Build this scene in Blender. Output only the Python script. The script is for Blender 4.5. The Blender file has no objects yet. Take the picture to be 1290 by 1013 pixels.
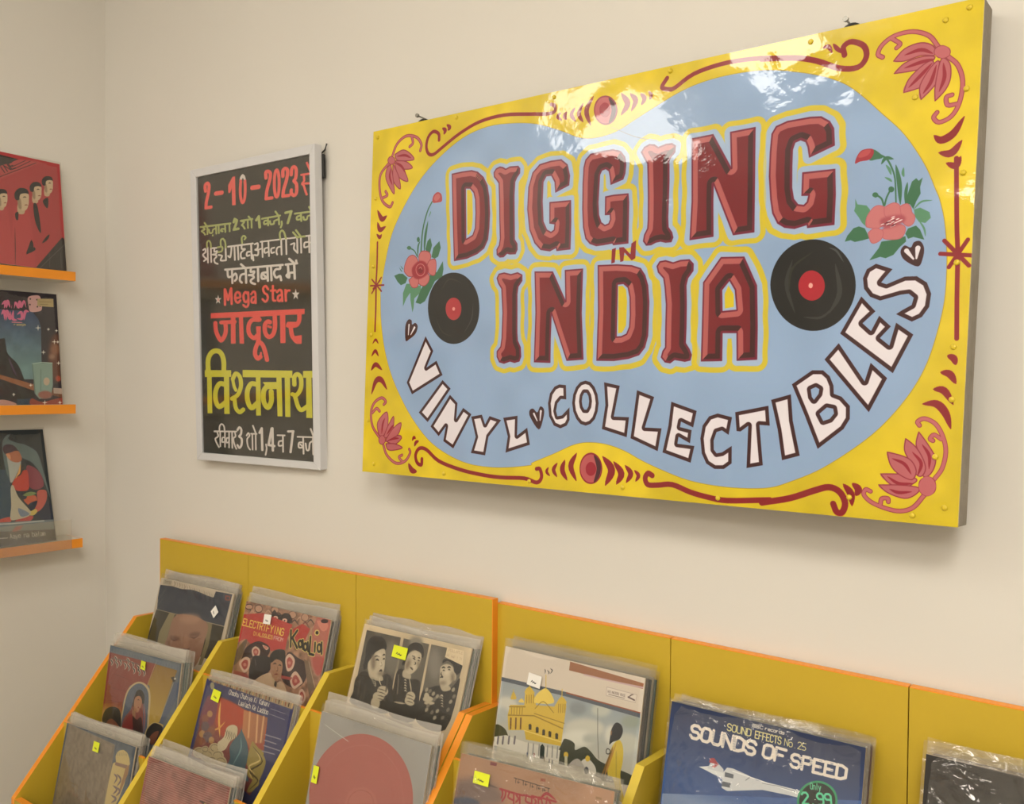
import bpy, bmesh, math, random
import numpy as np
from mathutils import Vector, Matrix

random.seed(7)
sc = bpy.context.scene
COL = sc.collection

# ---------------------------------------------------------------- camera (image taken as 1290 x 1013)
cam_d = bpy.data.cameras.new('camera'); cam = bpy.data.objects.new('camera', cam_d); COL.objects.link(cam)
cam_d.sensor_fit = 'HORIZONTAL'; cam_d.sensor_width = 36.0; cam_d.lens = 36.0 * 1190.0 / 1290.0
cam_d.clip_start = 0.02; cam_d.clip_end = 60
R_ = Vector((0.78486437, 0.61962124, 0.00757839)); U_ = Vector((-0.01843221, 0.01111994, 0.99976827)); F_ = Vector((-0.61939339, 0.78482218, -0.02014864))
m = Matrix.Identity(4)
for i in range(3): m[i][0] = R_[i]; m[i][1] = U_[i]; m[i][2] = -F_[i]; m[i][3] = (2.6781, -1.4499, 1.6)[i]
cam.matrix_world = m
sc.camera = cam

# ---------------------------------------------------------------- world, lamps' strength, exposure
w = bpy.data.worlds.new('world'); sc.world = w; w.use_nodes = True
w.node_tree.nodes['Background'].inputs[0].default_value = (1.0, 0.92, 0.80, 1); w.node_tree.nodes['Background'].inputs[1].default_value = 0.05
LAMP_COL = (1.0, 0.945, 0.85); LAMP_POWER = 14.0
sc.view_settings.view_transform = 'Standard'; sc.view_settings.look = 'None'; sc.view_settings.gamma = 1.0
sc.view_settings.use_curve_mapping = False; sc.view_settings.exposure = 0.0
sc.cycles.use_denoising = True; sc.cycles.max_bounces = 8; sc.cycles.transparent_max_bounces = 40; sc.cycles.caustics_reflective = False
sc.cycles.sample_clamp_indirect = 4.0
PAINT_GAIN = (1.10, 1.11, 1.10)     # prints: sRGB values as seen in warm light -> reflectance

# ---------------------------------------------------------------- flat print painter (signs, posters, record covers)
def hexc(h): return np.array([int(h[i:i + 2], 16) / 255.0 for i in (0, 2, 4)])

FONT = {'A': '02 28 42|14 34', 'B': '02 08 38 47 36 25 05|25 34 43 32 02', 'C': '47 38 18 07 03 12 32 43', 'D': '02 08 28 47 43 22 02',
 'E': '48 08 02 42|05 35', 'F': '48 08 02|05 35', 'G': '47 38 18 07 03 12 32 43 45 25', 'H': '02 08|05 45|48 42', 'I': '28 22', 'K': '08 02|48 05 42',
 'L': '08 02 42', 'M': '02 08 25 48 42', 'N': '02 08 42 48', 'O': '18 38 47 43 32 12 03 07 18', 'P': '02 08 38 47 46 35 05', 'R': '02 08 38 47 46 35 05|25 42',
 'S': '47 38 18 07 06 15 35 44 43 32 12 03', 'T': '08 48|28 22', 'U': '08 03 12 32 43 48', 'Y': '08 25 48|25 22', 'V': '08 22 48', '-': '05 45', '.': '22 22',
 'a': '06 36 45 42|44 14 03 12 32 43', 'b': '08 02 32 43 45 36 06', 'c': '46 16 05 03 12 42', 'd': '48 42 12 03 05 16 46', 'e': '04 44 45 36 16 05 03 12 42',
 'h': '08 02|05 16 36 45 42', 'i': '26 22|28 28', 'k': '08 02|46 04 42', 'l': '28 22', 'm': '02 06 15 22|25 36 45 42', 'n': '02 06|05 16 36 45 42',
 'g': '46 16 05 03 12 42|46 41 30 10', 'o': '16 36 45 43 32 12 03 05 16', 'r': '02 06|04 16 36', 's': '46 16 05 34 43 32 02', 't': '28 23 32|16 36', 'u': '06 03 12 32 43|46 42', 'y': '06 22|46 10',
 '0': '18 38 47 43 32 12 03 07 18', '2': '07 18 38 47 46 02 42', '3': '08 48 25 44 43 32 12 03', '5': '48 08 05 35 44 43 32 02', '9': '45 15 06 07 18 38 47 43 32 12',
 '1': '17 28 22', '4': '32 38 04 44', '7': '08 48 12'}


class Canvas:
    def __init__(self, w, h, res, bg, ax=1.0):
        self.k = res; self.W = int(w * res); self.H = int(h * res); self.ax = ax
        self.a = np.empty((self.H, self.W, 3)); self.a[:] = hexc(bg)

    def q(self, p): return np.array(p, float).reshape(-1, 2) * 0.5 * self.k

    @staticmethod
    def smooth(p, closed, n=4):
        if len(p) < 3: return p
        if closed: e = np.vstack([p[-1:], p, p[:2]])
        else: e = np.vstack([2 * p[:1] - p[1:2], p, 2 * p[-1:] - p[-2:-1]])
        out = []
        for i in range(len(e) - 3):
            a, b, c, d = e[i:i + 4]
            for t in np.arange(n) / n:
                out.append(0.5 * (2 * b + (c - a) * t + (2 * a - 5 * b + 4 * c - d) * t * t + (3 * b - a - 3 * c + d) * t ** 3))
        if not closed: out.append(e[-2])
        return np.array(out)

    def box(self, pts, pad):
        x0 = max(0, int(pts[:, 0].min() - pad)); x1 = min(self.W, int(pts[:, 0].max() + pad) + 2)
        y0 = max(0, int(pts[:, 1].min() - pad)); y1 = min(self.H, int(pts[:, 1].max() + pad) + 2)
        return x0, y0, max(x1, x0), max(y1, y0)

    def mask(self, cs, bx):
        x0, y0, x1, y1 = bx; w = x1 - x0; h = y1 - y0; SS = 3
        m = np.zeros((h, w))
        if w <= 0 or h <= 0: return m
        A = np.vstack(cs); B = np.vstack([np.roll(c, -1, 0) for c in cs])
        for r in range(h * SS):
            y = y0 + (r + 0.5) / SS
            s = (A[:, 1] <= y) != (B[:, 1] <= y)
            if not s.any(): continue
            a = A[s]; b = B[s]
            xs = np.sort(a[:, 0] + (y - a[:, 1]) / (b[:, 1] - a[:, 1]) * (b[:, 0] - a[:, 0])) - x0
            row = m[r // SS]
            for i in range(0, len(xs) - 1, 2):
                u, v = max(xs[i], 0), min(xs[i + 1], w)
                if v <= u: continue
                iu, iv = int(u), int(v)
                if iu == iv: row[iu] += (v - u) / SS
                else:
                    row[iu] += (iu + 1 - u) / SS; row[iu + 1:iv] += 1.0 / SS
                    if iv < w: row[iv] += (v - iv) / SS
        return np.clip(m, 0, 1)

    @staticmethod
    def blur(m, r):
        r = int(max(1, r))
        for _ in range(2):
            for ax in (0, 1):
                p = np.pad(m, [(r + 1, r) if i == ax else (0, 0) for i in (0, 1)])
                c = np.cumsum(p, ax)
                n = m.shape[ax]
                m = (np.take(c, range(2 * r + 1, 2 * r + 1 + n), ax) - np.take(c, range(0, n), ax)) / (2 * r + 1)
        return m

    def put(self, bx, m, col):
        x0, y0, x1, y1 = bx
        if x1 <= x0 or y1 <= y0: return
        v = self.a[y0:y1, x0:x1]; v += (col - v) * m[..., None]

    def dist(self, cs, bx, closed=True, ws=None):
        x0, y0, x1, y1 = bx; ax = self.ax if not closed else 1.0
        X, Y = np.meshgrid(np.arange(x0, x1) + 0.5, np.arange(y0, y1) + 0.5)
        X = X / ax
        best = np.full(X.shape, 1e9); vx = np.zeros(X.shape); vy = np.zeros(X.shape)
        for ci, c in enumerate(cs):
            c = c / np.array([ax, 1.0])
            n = len(c) if closed else len(c) - 1
            for i in range(n):
                a = c[i]; b = c[(i + 1) % len(c)]; d = b - a; L = d @ d
                if L < 1e-9: d = np.array([1e-3, 0]); L = 1e-6
                t = np.clip(((X - a[0]) * d[0] + (Y - a[1]) * d[1]) / L, 0, 1)
                dx = a[0] + t * d[0] - X; dy = a[1] + t * d[1] - Y
                D = np.sqrt(dx * dx + dy * dy)
                if ws is not None: D = D - (ws[i] + (ws[i + 1] - ws[i]) * t) * 0.5
                s = D < best
                best = np.where(s, D, best)
                if closed: vx = np.where(s, dx, vx); vy = np.where(s, dy, vy)
        return best, vx, vy

    def stroke(self, p, w, col, soft=1.0):
        bx = self.box(p, max(w) * self.ax + soft + 1)
        if bx[2] <= bx[0] or bx[3] <= bx[1]: return
        D, _, _ = self.dist([p], bx, False, w)
        self.put(bx, np.clip(0.5 - D / soft, 0, 1), hexc(col))

    def noise(self, amt, sc, rng):
        n = max(2, int(self.H / (sc * self.k)) + 2); m = max(2, int(self.W / (sc * self.k)) + 2)
        g = rng.random((n, m)) - 0.5
        yy = np.linspace(0, n - 1.001, self.H); xx = np.linspace(0, m - 1.001, self.W)
        iy = yy.astype(int); ix = xx.astype(int); fy = (yy - iy)[:, None]; fx = (xx - ix)[None]
        fy = fy * fy * (3 - 2 * fy); fx = fx * fx * (3 - 2 * fx)
        v = (g[iy][:, ix] * (1 - fy) + g[iy + 1][:, ix] * fy) * (1 - fx) + (g[iy][:, ix + 1] * (1 - fy) + g[iy + 1][:, ix + 1] * fy) * fx
        return 1 + amt * 2 * v

    def run(self, ops, seed=1):
        k = self.k; rng = np.random.default_rng(seed)
        for o in ops:
            c = o[0]
            if c == 'P':
                p = self.q(o[4]); p = self.smooth(p, True) if o[2] else p; bl = o[3] * k
                bx = self.box(p, 2 * bl + 1); m = self.mask([p], bx)
                if bl: m = self.blur(m, bl / 2)
                self.put(bx, m, hexc(o[1]))
            elif c == 'L':
                p = self.q(o[6]); p = self.smooth(p, False) if o[4] else p
                self.stroke(p, np.linspace(o[2], o[3], len(p)) * k, o[1], max(1.0, o[5] * k))
            elif c == 'C':
                p = self.smooth(self.q(o[3]), False, 5); t = np.linspace(0, 1, len(p))
                self.stroke(p, o[2] * k * 1.3 * np.maximum(np.sin(np.pi * t) ** 0.6, 0.15), o[1])
            elif c == 'G':
                p = self.q(o[5]); bx = self.box(p, 1); m = self.mask([p], bx)
                a = self.q(o[3])[0]; b = self.q(o[4])[0]; d = b - a
                X, Y = np.meshgrid(np.arange(bx[0], bx[2]), np.arange(bx[1], bx[3]))
                t = np.clip(((X - a[0]) * d[0] + (Y - a[1]) * d[1]) / (d @ d), 0, 1)[..., None]
                self.put(bx, m, hexc(o[1]) * (1 - t) + hexc(o[2]) * t)
            elif c == 'H':
                cs = [self.q(x) for x in o[1]]; bx = self.box(cs[0], 22 * k); m = self.mask(cs, bx)
                D, _, _ = self.dist(cs, bx); D = np.where(m > 0.5, 0, D) / k
                D = D + 0.8 * np.sin(np.arange(bx[0], bx[2])[None] * 0.045 / k * 2) + 0.7 * np.sin(np.arange(bx[1], bx[3])[:, None] * 0.06 / k * 2)
                self.put(bx, np.clip((11.5 - D) / 3, 0, 1) * 0.5, hexc('aebfd8'))
                self.put(bx, np.clip(np.minimum(D - 8.2, 18.2 - D) / 1.2, 0, 1) * 0.93, hexc('d0b92e'))
            elif c == 'B':
                cs = [self.q(x) for x in o[1]]; bx = self.box(cs[0], 4); m = self.mask(cs, bx)
                D, vx, vy = self.dist(cs, bx); D /= k
                lit = (vx * -1.0 + vy * -0.8) > 0
                self.put(bx, np.clip(m + np.clip(1.2 - D, 0, 1), 0, 1), hexc('70233a'))
                w = np.where(lit, 10.5, 11.5); o0 = np.where(lit, 1.6, 3.0)
                self.put(bx, m * np.clip((D - w), 0, 1), hexc('74222e'))
                self.put(bx, m * lit * np.clip((D - o0) * 1.5, 0, 1) * np.clip(w + 0.5 - D, 0, 1), hexc('ad5c5b'))
                self.put(bx, m * (~lit) * np.clip((D - o0) * 1.5, 0, 1) * np.clip(w + 0.5 - D, 0, 1), hexc('45282a'))
            elif c == 'O':
                cs = [self.q(x) for x in o[1]]; bx = self.box(cs[0], 4); m = self.mask(cs, bx)
                D, _, _ = self.dist(cs, bx)
                self.put(bx, m, hexc('40202a')); self.put(bx, m * np.clip(D / k - 5.2, 0, 1), hexc('e2dce4'))
            elif c == 'T':
                self.text(*o[1:])
            elif c == 'N':
                self.a *= self.noise(o[1], o[2], rng)[..., None]
        np.clip(self.a, 0, 1, out=self.a)
        return self

    def text(self, s, a, b, h, w, col, slant=0):
        a = self.q(a)[0]; b = self.q(b)[0]; d = b - a; L = math.hypot(*d); u = d / L
        v = np.array([-u[1], u[0]]) * -1.0
        if v[1] > 0: v = -v
        adv = L / max(1, len(s)); hh = h * self.k / 6.0; cw = adv * 0.78 / 4
        for i, ch in enumerate(s):
            g = FONT.get(ch)
            if not g: continue
            for st in g.split('|'):
                pp = np.array([a + u * (adv * i + float(q[0]) * cw + slant * float(q[1]) * hh * 0.2) + v * ((float(q[1]) - 2) * hh) for q in st.split()])
                self.stroke(pp, [w * self.k] * len(pp), col)

# ---------------------------------------------------------------- artwork: strokes and shapes in half-millimetres on each print's own surface
ART = {}
ART['sign'] = dict(size=(1200, 734), bg='d8bf2e', ax=1, ops=[
('N',0.06,110,()),
('N',0.03,22,()),
('L','b08f22',2,2,1,0,(104,683,144,499,202,387,294,272,402,187,528,124,651,100,771,106,886,127,998,169,1080,206,1150,217,1233,208,1305,180,1390,146,1479,114,1566,97,1665,93,1760,100,1839,117,1843,119,1907,139,1969,164,2024,196,2073,240,2126,296,2178,351,2218,408,2252,469,2276,528,2287,555,2301,612,2309,680,2312,752,2309,835,2294,918,2271,1001,2238,1071,2191,1139,2133,1203,2057,1265,1978,1318,1896,1357,1835,1379,1752,1388,1659,1388,1562,1378,1474,1355,1390,1327,1317,1297,1242,1279,1167,1277,1105,1290,1027,1324,930,1363,924,1372,820,1387,723,1392,621,1385,514,1356,412,1306,317,1224,243,1136,184,1045,141,944,114,833,104,731,104,683)),
('P','8fa8cc',1,0,(104,683,144,499,202,387,294,272,402,187,528,124,651,100,771,106,886,127,998,169,1080,206,1150,217,1233,208,1305,180,1390,146,1479,114,1566,97,1665,93,1760,100,1839,117,1843,119,1907,139,1969,164,2024,196,2073,240,2126,296,2178,351,2218,408,2252,469,2276,528,2287,555,2301,612,2309,680,2312,752,2309,835,2294,918,2271,1001,2238,1071,2191,1139,2133,1203,2057,1265,1978,1318,1896,1357,1835,1379,1752,1388,1659,1388,1562,1378,1474,1355,1390,1327,1317,1297,1242,1279,1167,1277,1105,1290,1027,1324,930,1363,924,1372,820,1387,723,1392,621,1385,514,1356,412,1306,317,1224,243,1136,184,1045,141,944,114,833,104,731)),
('N',0.03,60,()),
('H',((478,259,530,257,579,258,611,268,641,292,662,326,673,370,680,433,680,490,676,533,659,565,626,584,575,598,509,603,493,434),(553,324,576,327,595,345,605,373,610,426,610,484,599,510,577,519,566,523))),
('H',((702,267,720,262,735,266,749,274,769,268,808,271,817,281,817,298,804,313,796,328,795,379,799,445,803,502,806,544,819,561,821,582,813,598,786,597,773,593,757,605,739,605,724,594,722,575,733,559,736,533,729,457,724,386,718,323,707,310,694,297,692,280),)),
('H',((958,272,1004,273,1032,295,1044,336,1042,369,984,388,979,350,963,325,940,324,927,344,927,415,935,489,953,521,972,531,985,524,987,503,964,498,960,422,1053,425,1058,501,1060,599,1001,600,998,589,971,599,929,591,900,564,874,514,860,437,861,355,877,304,908,278),)),
('H',((1172,268,1223,268,1254,279,1272,301,1277,328,1275,357,1268,376,1219,388,1215,363,1209,340,1196,331,1180,334,1172,349,1171,388,1170,445,1175,489,1186,516,1202,527,1217,523,1223,509,1221,492,1201,491,1199,428,1231,426,1291,428,1295,458,1299,597,1240,598,1236,592,1198,595,1170,596,1143,586,1124,567,1112,527,1105,460,1102,371,1103,314,1110,288,1130,271),)),
('H',((1336,293,1347,278,1366,271,1386,276,1401,286,1429,280,1452,281,1466,291,1465,311,1452,324,1444,337,1447,400,1448,474,1448,524,1451,557,1465,575,1470,592,1464,606,1443,606,1424,601,1406,603,1389,610,1370,610,1358,595,1361,574,1372,554,1373,525,1370,449,1365,373,1362,335,1349,316),)),
('H',((1525,276,1600,274,1668,391,1660,276,1743,274,1748,445,1752,599,1683,602,1608,433,1609,491,1614,601,1532,605,1534,483),)),
('H',((1916,271,1950,275,1976,293,1989,316,1993,366,1919,391,1913,359,1906,343,1890,335,1873,340,1866,361,1866,412,1868,476,1875,511,1889,529,1907,533,1917,524,1921,505,1900,503,1900,435,1997,437,2001,512,2000,599,1921,601,1919,592,1881,600,1850,594,1827,579,1810,547,1802,503,1795,433,1795,359,1798,303,1811,282,1846,272),)),
('H',((729,683,738,668,763,665,796,673,827,668,849,678,850,700,833,721,830,748,834,817,838,891,842,920,857,945,861,979,854,996,832,1001,810,996,782,1004,759,999,746,979,745,959,762,941,766,909,765,815,759,764,754,724,737,703),)),
('H',((907,670,988,675,1051,784,1042,673,1118,673,1121,827,1137,990,1067,994,991,825,992,918,995,1001,923,999,920,820),)),
('H',((1181,665,1258,667,1317,674,1352,686,1370,710,1383,745,1390,799,1391,863,1391,912,1381,951,1360,976,1320,988,1262,995,1193,994,1191,827),(1264,735,1288,734,1306,748,1315,781,1319,841,1318,881,1308,905,1288,913,1269,914))),
('H',((1414,683,1424,668,1446,666,1474,675,1501,669,1533,669,1548,684,1548,706,1530,729,1525,752,1529,815,1531,886,1531,939,1545,958,1554,977,1550,994,1531,998,1494,992,1478,1003,1459,1000,1444,984,1449,964,1458,952,1456,884,1455,812,1447,753,1441,724,1420,703),)),
('H',((1644,670,1722,674,1767,765,1774,892,1776,992,1711,995,1707,909,1658,908,1660,996,1589,997,1588,888,1586,746),(1676,744,1696,775,1704,838,1655,841,1651,773))),
('P','d2bb2c',0,0,(560,331,577,333,588,351,595,425,592,487,580,506,572,507)),
('P','d2bb2c',0,0,(1268,741,1285,741,1299,755,1305,796,1305,876,1290,900,1275,902)),
('P','d2bb2c',0,0,(1673,760,1692,789,1694,828,1664,832,1661,787)),
('B',((478,259,530,257,579,258,611,268,641,292,662,326,673,370,680,433,680,490,676,533,659,565,626,584,575,598,509,603,493,434),(553,324,576,327,595,345,605,373,610,426,610,484,599,510,577,519,566,523))),
('B',((702,267,720,262,735,266,749,274,769,268,808,271,817,281,817,298,804,313,796,328,795,379,799,445,803,502,806,544,819,561,821,582,813,598,786,597,773,593,757,605,739,605,724,594,722,575,733,559,736,533,729,457,724,386,718,323,707,310,694,297,692,280),)),
('B',((958,272,1004,273,1032,295,1044,336,1042,369,984,388,979,350,963,325,940,324,927,344,927,415,935,489,953,521,972,531,985,524,987,503,964,498,960,422,1053,425,1058,501,1060,599,1001,600,998,589,971,599,929,591,900,564,874,514,860,437,861,355,877,304,908,278),)),
('B',((1172,268,1223,268,1254,279,1272,301,1277,328,1275,357,1268,376,1219,388,1215,363,1209,340,1196,331,1180,334,1172,349,1171,388,1170,445,1175,489,1186,516,1202,527,1217,523,1223,509,1221,492,1201,491,1199,428,1231,426,1291,428,1295,458,1299,597,1240,598,1236,592,1198,595,1170,596,1143,586,1124,567,1112,527,1105,460,1102,371,1103,314,1110,288,1130,271),)),
('B',((1336,293,1347,278,1366,271,1386,276,1401,286,1429,280,1452,281,1466,291,1465,311,1452,324,1444,337,1447,400,1448,474,1448,524,1451,557,1465,575,1470,592,1464,606,1443,606,1424,601,1406,603,1389,610,1370,610,1358,595,1361,574,1372,554,1373,525,1370,449,1365,373,1362,335,1349,316),)),
('B',((1525,276,1600,274,1668,391,1660,276,1743,274,1748,445,1752,599,1683,602,1608,433,1609,491,1614,601,1532,605,1534,483),)),
('B',((1916,271,1950,275,1976,293,1989,316,1993,366,1919,391,1913,359,1906,343,1890,335,1873,340,1866,361,1866,412,1868,476,1875,511,1889,529,1907,533,1917,524,1921,505,1900,503,1900,435,1997,437,2001,512,2000,599,1921,601,1919,592,1881,600,1850,594,1827,579,1810,547,1802,503,1795,433,1795,359,1798,303,1811,282,1846,272),)),
('B',((729,683,738,668,763,665,796,673,827,668,849,678,850,700,833,721,830,748,834,817,838,891,842,920,857,945,861,979,854,996,832,1001,810,996,782,1004,759,999,746,979,745,959,762,941,766,909,765,815,759,764,754,724,737,703),)),
('B',((907,670,988,675,1051,784,1042,673,1118,673,1121,827,1137,990,1067,994,991,825,992,918,995,1001,923,999,920,820),)),
('B',((1181,665,1258,667,1317,674,1352,686,1370,710,1383,745,1390,799,1391,863,1391,912,1381,951,1360,976,1320,988,1262,995,1193,994,1191,827),(1264,735,1288,734,1306,748,1315,781,1319,841,1318,881,1308,905,1288,913,1269,914))),
('B',((1414,683,1424,668,1446,666,1474,675,1501,669,1533,669,1548,684,1548,706,1530,729,1525,752,1529,815,1531,886,1531,939,1545,958,1554,977,1550,994,1531,998,1494,992,1478,1003,1459,1000,1444,984,1449,964,1458,952,1456,884,1455,812,1447,753,1441,724,1420,703),)),
('B',((1644,670,1722,674,1767,765,1774,892,1776,992,1711,995,1707,909,1658,908,1660,996,1589,997,1588,888,1586,746),(1676,744,1696,775,1704,838,1655,841,1651,773))),
('P','86202e',0,0,(1235,613,1251,609,1249,659,1235,662)),
('P','86202e',0,0,(1264,609,1282,609,1310,636,1312,599,1330,590,1330,650,1316,657,1286,627,1283,657,1271,659)),
('P','19191b',1,0,(649,794,643,846,617,889,575,918,525,928,472,917,425,885,392,838,378,783,385,729,413,684,457,656,509,649,561,662,606,695,637,741)),
('C','34342f',2.5,(447,713,487,674,554,691)),
('C','3a3a38',2.5,(574,888,611,834,616,773)),
('C','34342f',2,(423,822,461,879,517,899)),
('P','a63a40',1,0,(557,792,553,814,539,830,518,835,497,828,481,812,474,789,478,767,493,752,513,747,535,753,551,770)),
('P','d98f8a',1,0,(524,791,523,794,521,797,517,798,513,797,510,794,509,791,510,787,513,785,516,784,520,785,523,788)),
('P','19191b',1,0,(2069,780,2063,824,2043,863,2011,892,1971,907,1927,906,1883,888,1847,857,1822,814,1811,766,1818,719,1840,679,1874,651,1916,638,1961,641,2003,661,2037,693,2060,734)),
('C','393a38',5,(1878,694,1862,767,1891,854)),
('C','3c3d3b',6,(1996,857,2023,799,2008,715)),
('C','34352f',3,(1940,674,1879,719,1870,792)),
('C','3c3d3b',3,(1917,867,1972,869,2013,834)),
('C','474a4a',2.5,(1988,666,2010,677,2032,711)),
('P','a52c37',1,0,(1979,776,1975,798,1961,814,1941,819,1921,812,1905,795,1899,772,1904,750,1918,734,1938,729,1958,737,1973,754)),
('P','e0a39a',1,0,(1943,774,1942,778,1940,781,1937,782,1934,781,1931,778,1930,774,1931,770,1933,767,1936,766,1939,767,1942,770)),
('O',((371,895,416,954,382,1021,436,993,472,1049,309,1128,277,1081),)),
('O',((473,1069,518,1102,403,1236,352,1200),)),
('O',((516,1126,557,1157,554,1220,588,1175,631,1198,546,1333,492,1307,502,1249,466,1289,420,1253),)),
('O',((631,1207,684,1198,702,1234,722,1202,779,1215,721,1279,708,1350,637,1345,658,1283),)),
('O',((789,1206,856,1196,857,1269,903,1238,918,1299,806,1334,814,1274),)),
('O',((1039,1079,1068,1081,1072,1131,1049,1130,1034,1146,1029,1173,1036,1192,1056,1188,1087,1159,1089,1203,1078,1223,1051,1234,1022,1225,1000,1193,993,1147,1000,1111,1019,1087),)),
('O',((1208,1141,1205,1170,1195,1196,1178,1213,1158,1220,1136,1215,1118,1198,1104,1173,1098,1143,1101,1113,1112,1087,1129,1070,1150,1064,1171,1069,1189,1086,1202,1111),(1169,1135,1167,1153,1160,1165,1150,1165,1142,1154,1138,1136,1140,1118,1147,1106,1157,1106,1165,1117))),
('O',((1227,1069,1290,1080,1271,1185,1331,1185,1325,1252,1225,1229,1236,1147),)),
('O',((1358,1094,1424,1115,1393,1217,1456,1217,1445,1292,1340,1255,1350,1169),)),
('O',((1488,1129,1580,1156,1570,1209,1526,1192,1523,1210,1565,1218,1561,1260,1519,1241,1516,1264,1577,1268,1566,1322,1463,1295,1481,1207),)),
('O',((1702,1172,1693,1227,1670,1214,1652,1220,1643,1247,1645,1276,1655,1287,1673,1283,1705,1261,1707,1315,1682,1334,1650,1336,1621,1321,1604,1290,1597,1243,1603,1202,1624,1172,1653,1162),)),
('O',((1712,1156,1819,1133,1826,1193,1793,1192,1809,1314,1757,1326,1757,1196,1732,1215,1719,1214),)),
('O',((1827,1115,1888,1097,1897,1175,1923,1278,1869,1295,1852,1205),)),
('O',((1890,1067,1950,1025,1983,1025,2003,1042,2015,1069,2017,1093,2040,1101,2065,1127,2066,1164,2049,1194,1976,1255,1933,1158),(1948,1081,1963,1074,1974,1080,1972,1094,1959,1112,1952,1103),(1977,1152,1998,1133,2017,1136,2020,1150,2008,1166,1989,1173))),
('O',((2026,946,2104,1056,2119,1003,2166,1046,2119,1143,1986,993),)),
('O',((2086,813,2127,857,2092,890,2117,913,2138,870,2171,901,2142,933,2169,955,2185,891,2232,925,2181,1032,2029,918),)),
('O',((2124,722,2170,740,2151,762,2140,776,2155,782,2204,763,2236,764,2263,783,2275,814,2271,850,2253,877,2227,889,2184,867,2201,856,2225,843,2230,823,2216,811,2194,813,2139,827,2111,815,2093,791,2089,761,2099,736),)),
('P','40202a',1,0,(2190,693,2200,676,2217,683,2225,669,2241,667,2252,686,2250,714,2238,737,2202,717)),
('L','e0dae2',6.5,2.5,0,0,(2206,691,2225,715)),
('L','e0dae2',7,2.5,0,0,(2236,686,2233,714)),
('P','40202a',1,0,(260,910,255,853,270,826,289,829,293,846,311,840,325,855,314,884,281,905)),
('L','e0dae2',3.5,2,0,0,(276,846,274,887)),
('L','e0dae2',5,2,0,0,(307,859,288,887)),
('P','40202a',1,0,(956,1242,915,1199,911,1175,927,1168,946,1181,959,1159,976,1170,974,1201)),
('L','e0dae2',4,2,0,0,(931,1186,947,1211)),
('L','e0dae2',4.5,2,0,0,(962,1176,960,1209)),
('L','86202e',7,6.5,1,0,(400,113,396,88,367,74,340,92,331,128,344,159,373,167,421,145,506,105,609,74,730,68,856,85,931,97,966,94,966,74,950,65)),
('C','86202e',6.5,(415,68,431,79,425,94)),
('C','86202e',6.5,(438,58,454,71,446,81)),
('C','86202e',5,(995,103,981,115,1000,131)),
('C','86202e',6,(1020,105,1012,117,1020,132)),
('C','86202e',6,(1055,95,1042,118,1061,145)),
('C','86202e',6.5,(1090,86,1074,120,1093,152)),
('C','86202e',7.5,(1133,69,1106,114,1125,168)),
('L','86202e',7.5,7,1,0,(1424,60,1406,87,1434,99,1456,97,1522,65,1621,52,1725,57,1824,74,1883,87)),
('C','86202e',8.5,(1248,79,1274,119,1251,153)),
('C','86202e',7.5,(1284,86,1306,114,1291,146)),
('C','86202e',6.5,(1325,93,1340,113,1330,132)),
('C','86202e',5,(1356,92,1366,107,1361,120)),
('L','86202e',8.5,8,1,0,(1756,64,1861,82,1930,105,1998,140,2052,148,2075,123,2067,89,2031,69,2008,79,2012,104)),
('C','86202e',5,(1947,69,1963,69,1975,90)),
('C','86202e',5,(1977,64,1990,81,2009,98)),
('C','86202e',8.5,(2343,339,2317,380,2287,394,2268,379)),
('C','86202e',8,(2339,403,2314,433,2282,428)),
('C','86202e',7,(2338,446,2326,469,2302,459)),
('L','86202e',4.5,4.5,1,0,(70,495,73,588,72,678)),
('C','86202e',8.5,(62,360,91,399,120,389)),
('C','86202e',8,(65,411,82,443,116,433)),
('C','86202e',6,(63,460,82,475,93,464)),
('L','86202e',4.5,4.5,1,0,(73,678,77,772,78,868)),
('C','86202e',4,(67,921,84,904,102,921)),
('C','86202e',5.5,(64,973,85,951,106,973)),
('C','86202e',7.5,(65,1032,91,1008,130,1030)),
('C','86202e',9.5,(74,1131,97,1077,129,1072,164,1110)),
('L','86202e',3.5,3.5,0,0,(46,650,106,702)),
('L','86202e',3.5,3.5,0,0,(102,645,49,708)),
('L','86202e',3.5,3.5,0,0,(39,676,119,677)),
('L','86202e',3.5,3.5,0,0,(56,690,95,657)),
('L','86202e',6,6,1,0,(2327,449,2334,627,2339,710,2341,825,2344,938)),
('L','86202e',5.5,5.5,0,0,(2304,671,2368,743)),
('L','86202e',5.5,5.5,0,0,(2363,673,2318,744)),
('L','86202e',5.5,5.5,0,0,(2295,706,2373,716)),
('C','86202e',7,(2323,984,2338,991,2344,1008)),
('C','86202e',7.5,(2307,1029,2330,1034,2346,1059)),
('C','86202e',7.5,(2290,1075,2317,1079,2341,1115)),
('C','86202e',8.5,(2264,1116,2299,1115,2323,1140,2337,1180)),
('L','86202e',7.5,7,1,0,(381,1384,379,1407,355,1400,345,1370,364,1343,404,1346,472,1386,580,1411,684,1423,784,1427,898,1422,955,1433,976,1413,968,1384,952,1384)),
('C','86202e',5,(323,1314,331,1301,341,1305)),
('C','86202e',5.5,(336,1336,344,1320,359,1314)),
('C','86202e',9,(308,1407,328,1432,355,1436)),
('L','86202e',9,8.5,1,0,(1428,1373,1412,1367,1402,1384,1413,1404,1449,1403,1503,1397,1570,1416,1635,1427,1698,1431,1836,1417)),
('C','86202e',8.5,(1124,1318,1102,1364,1127,1413)),
('C','86202e',8,(1075,1345,1066,1380,1088,1414)),
('C','86202e',6,(1043,1357,1028,1382,1044,1406)),
('C','86202e',4.5,(1005,1375,998,1391,1013,1405)),
('C','86202e',11,(1233,1323,1270,1366,1248,1419)),
('C','86202e',9.5,(1278,1338,1309,1375,1292,1412)),
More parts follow.
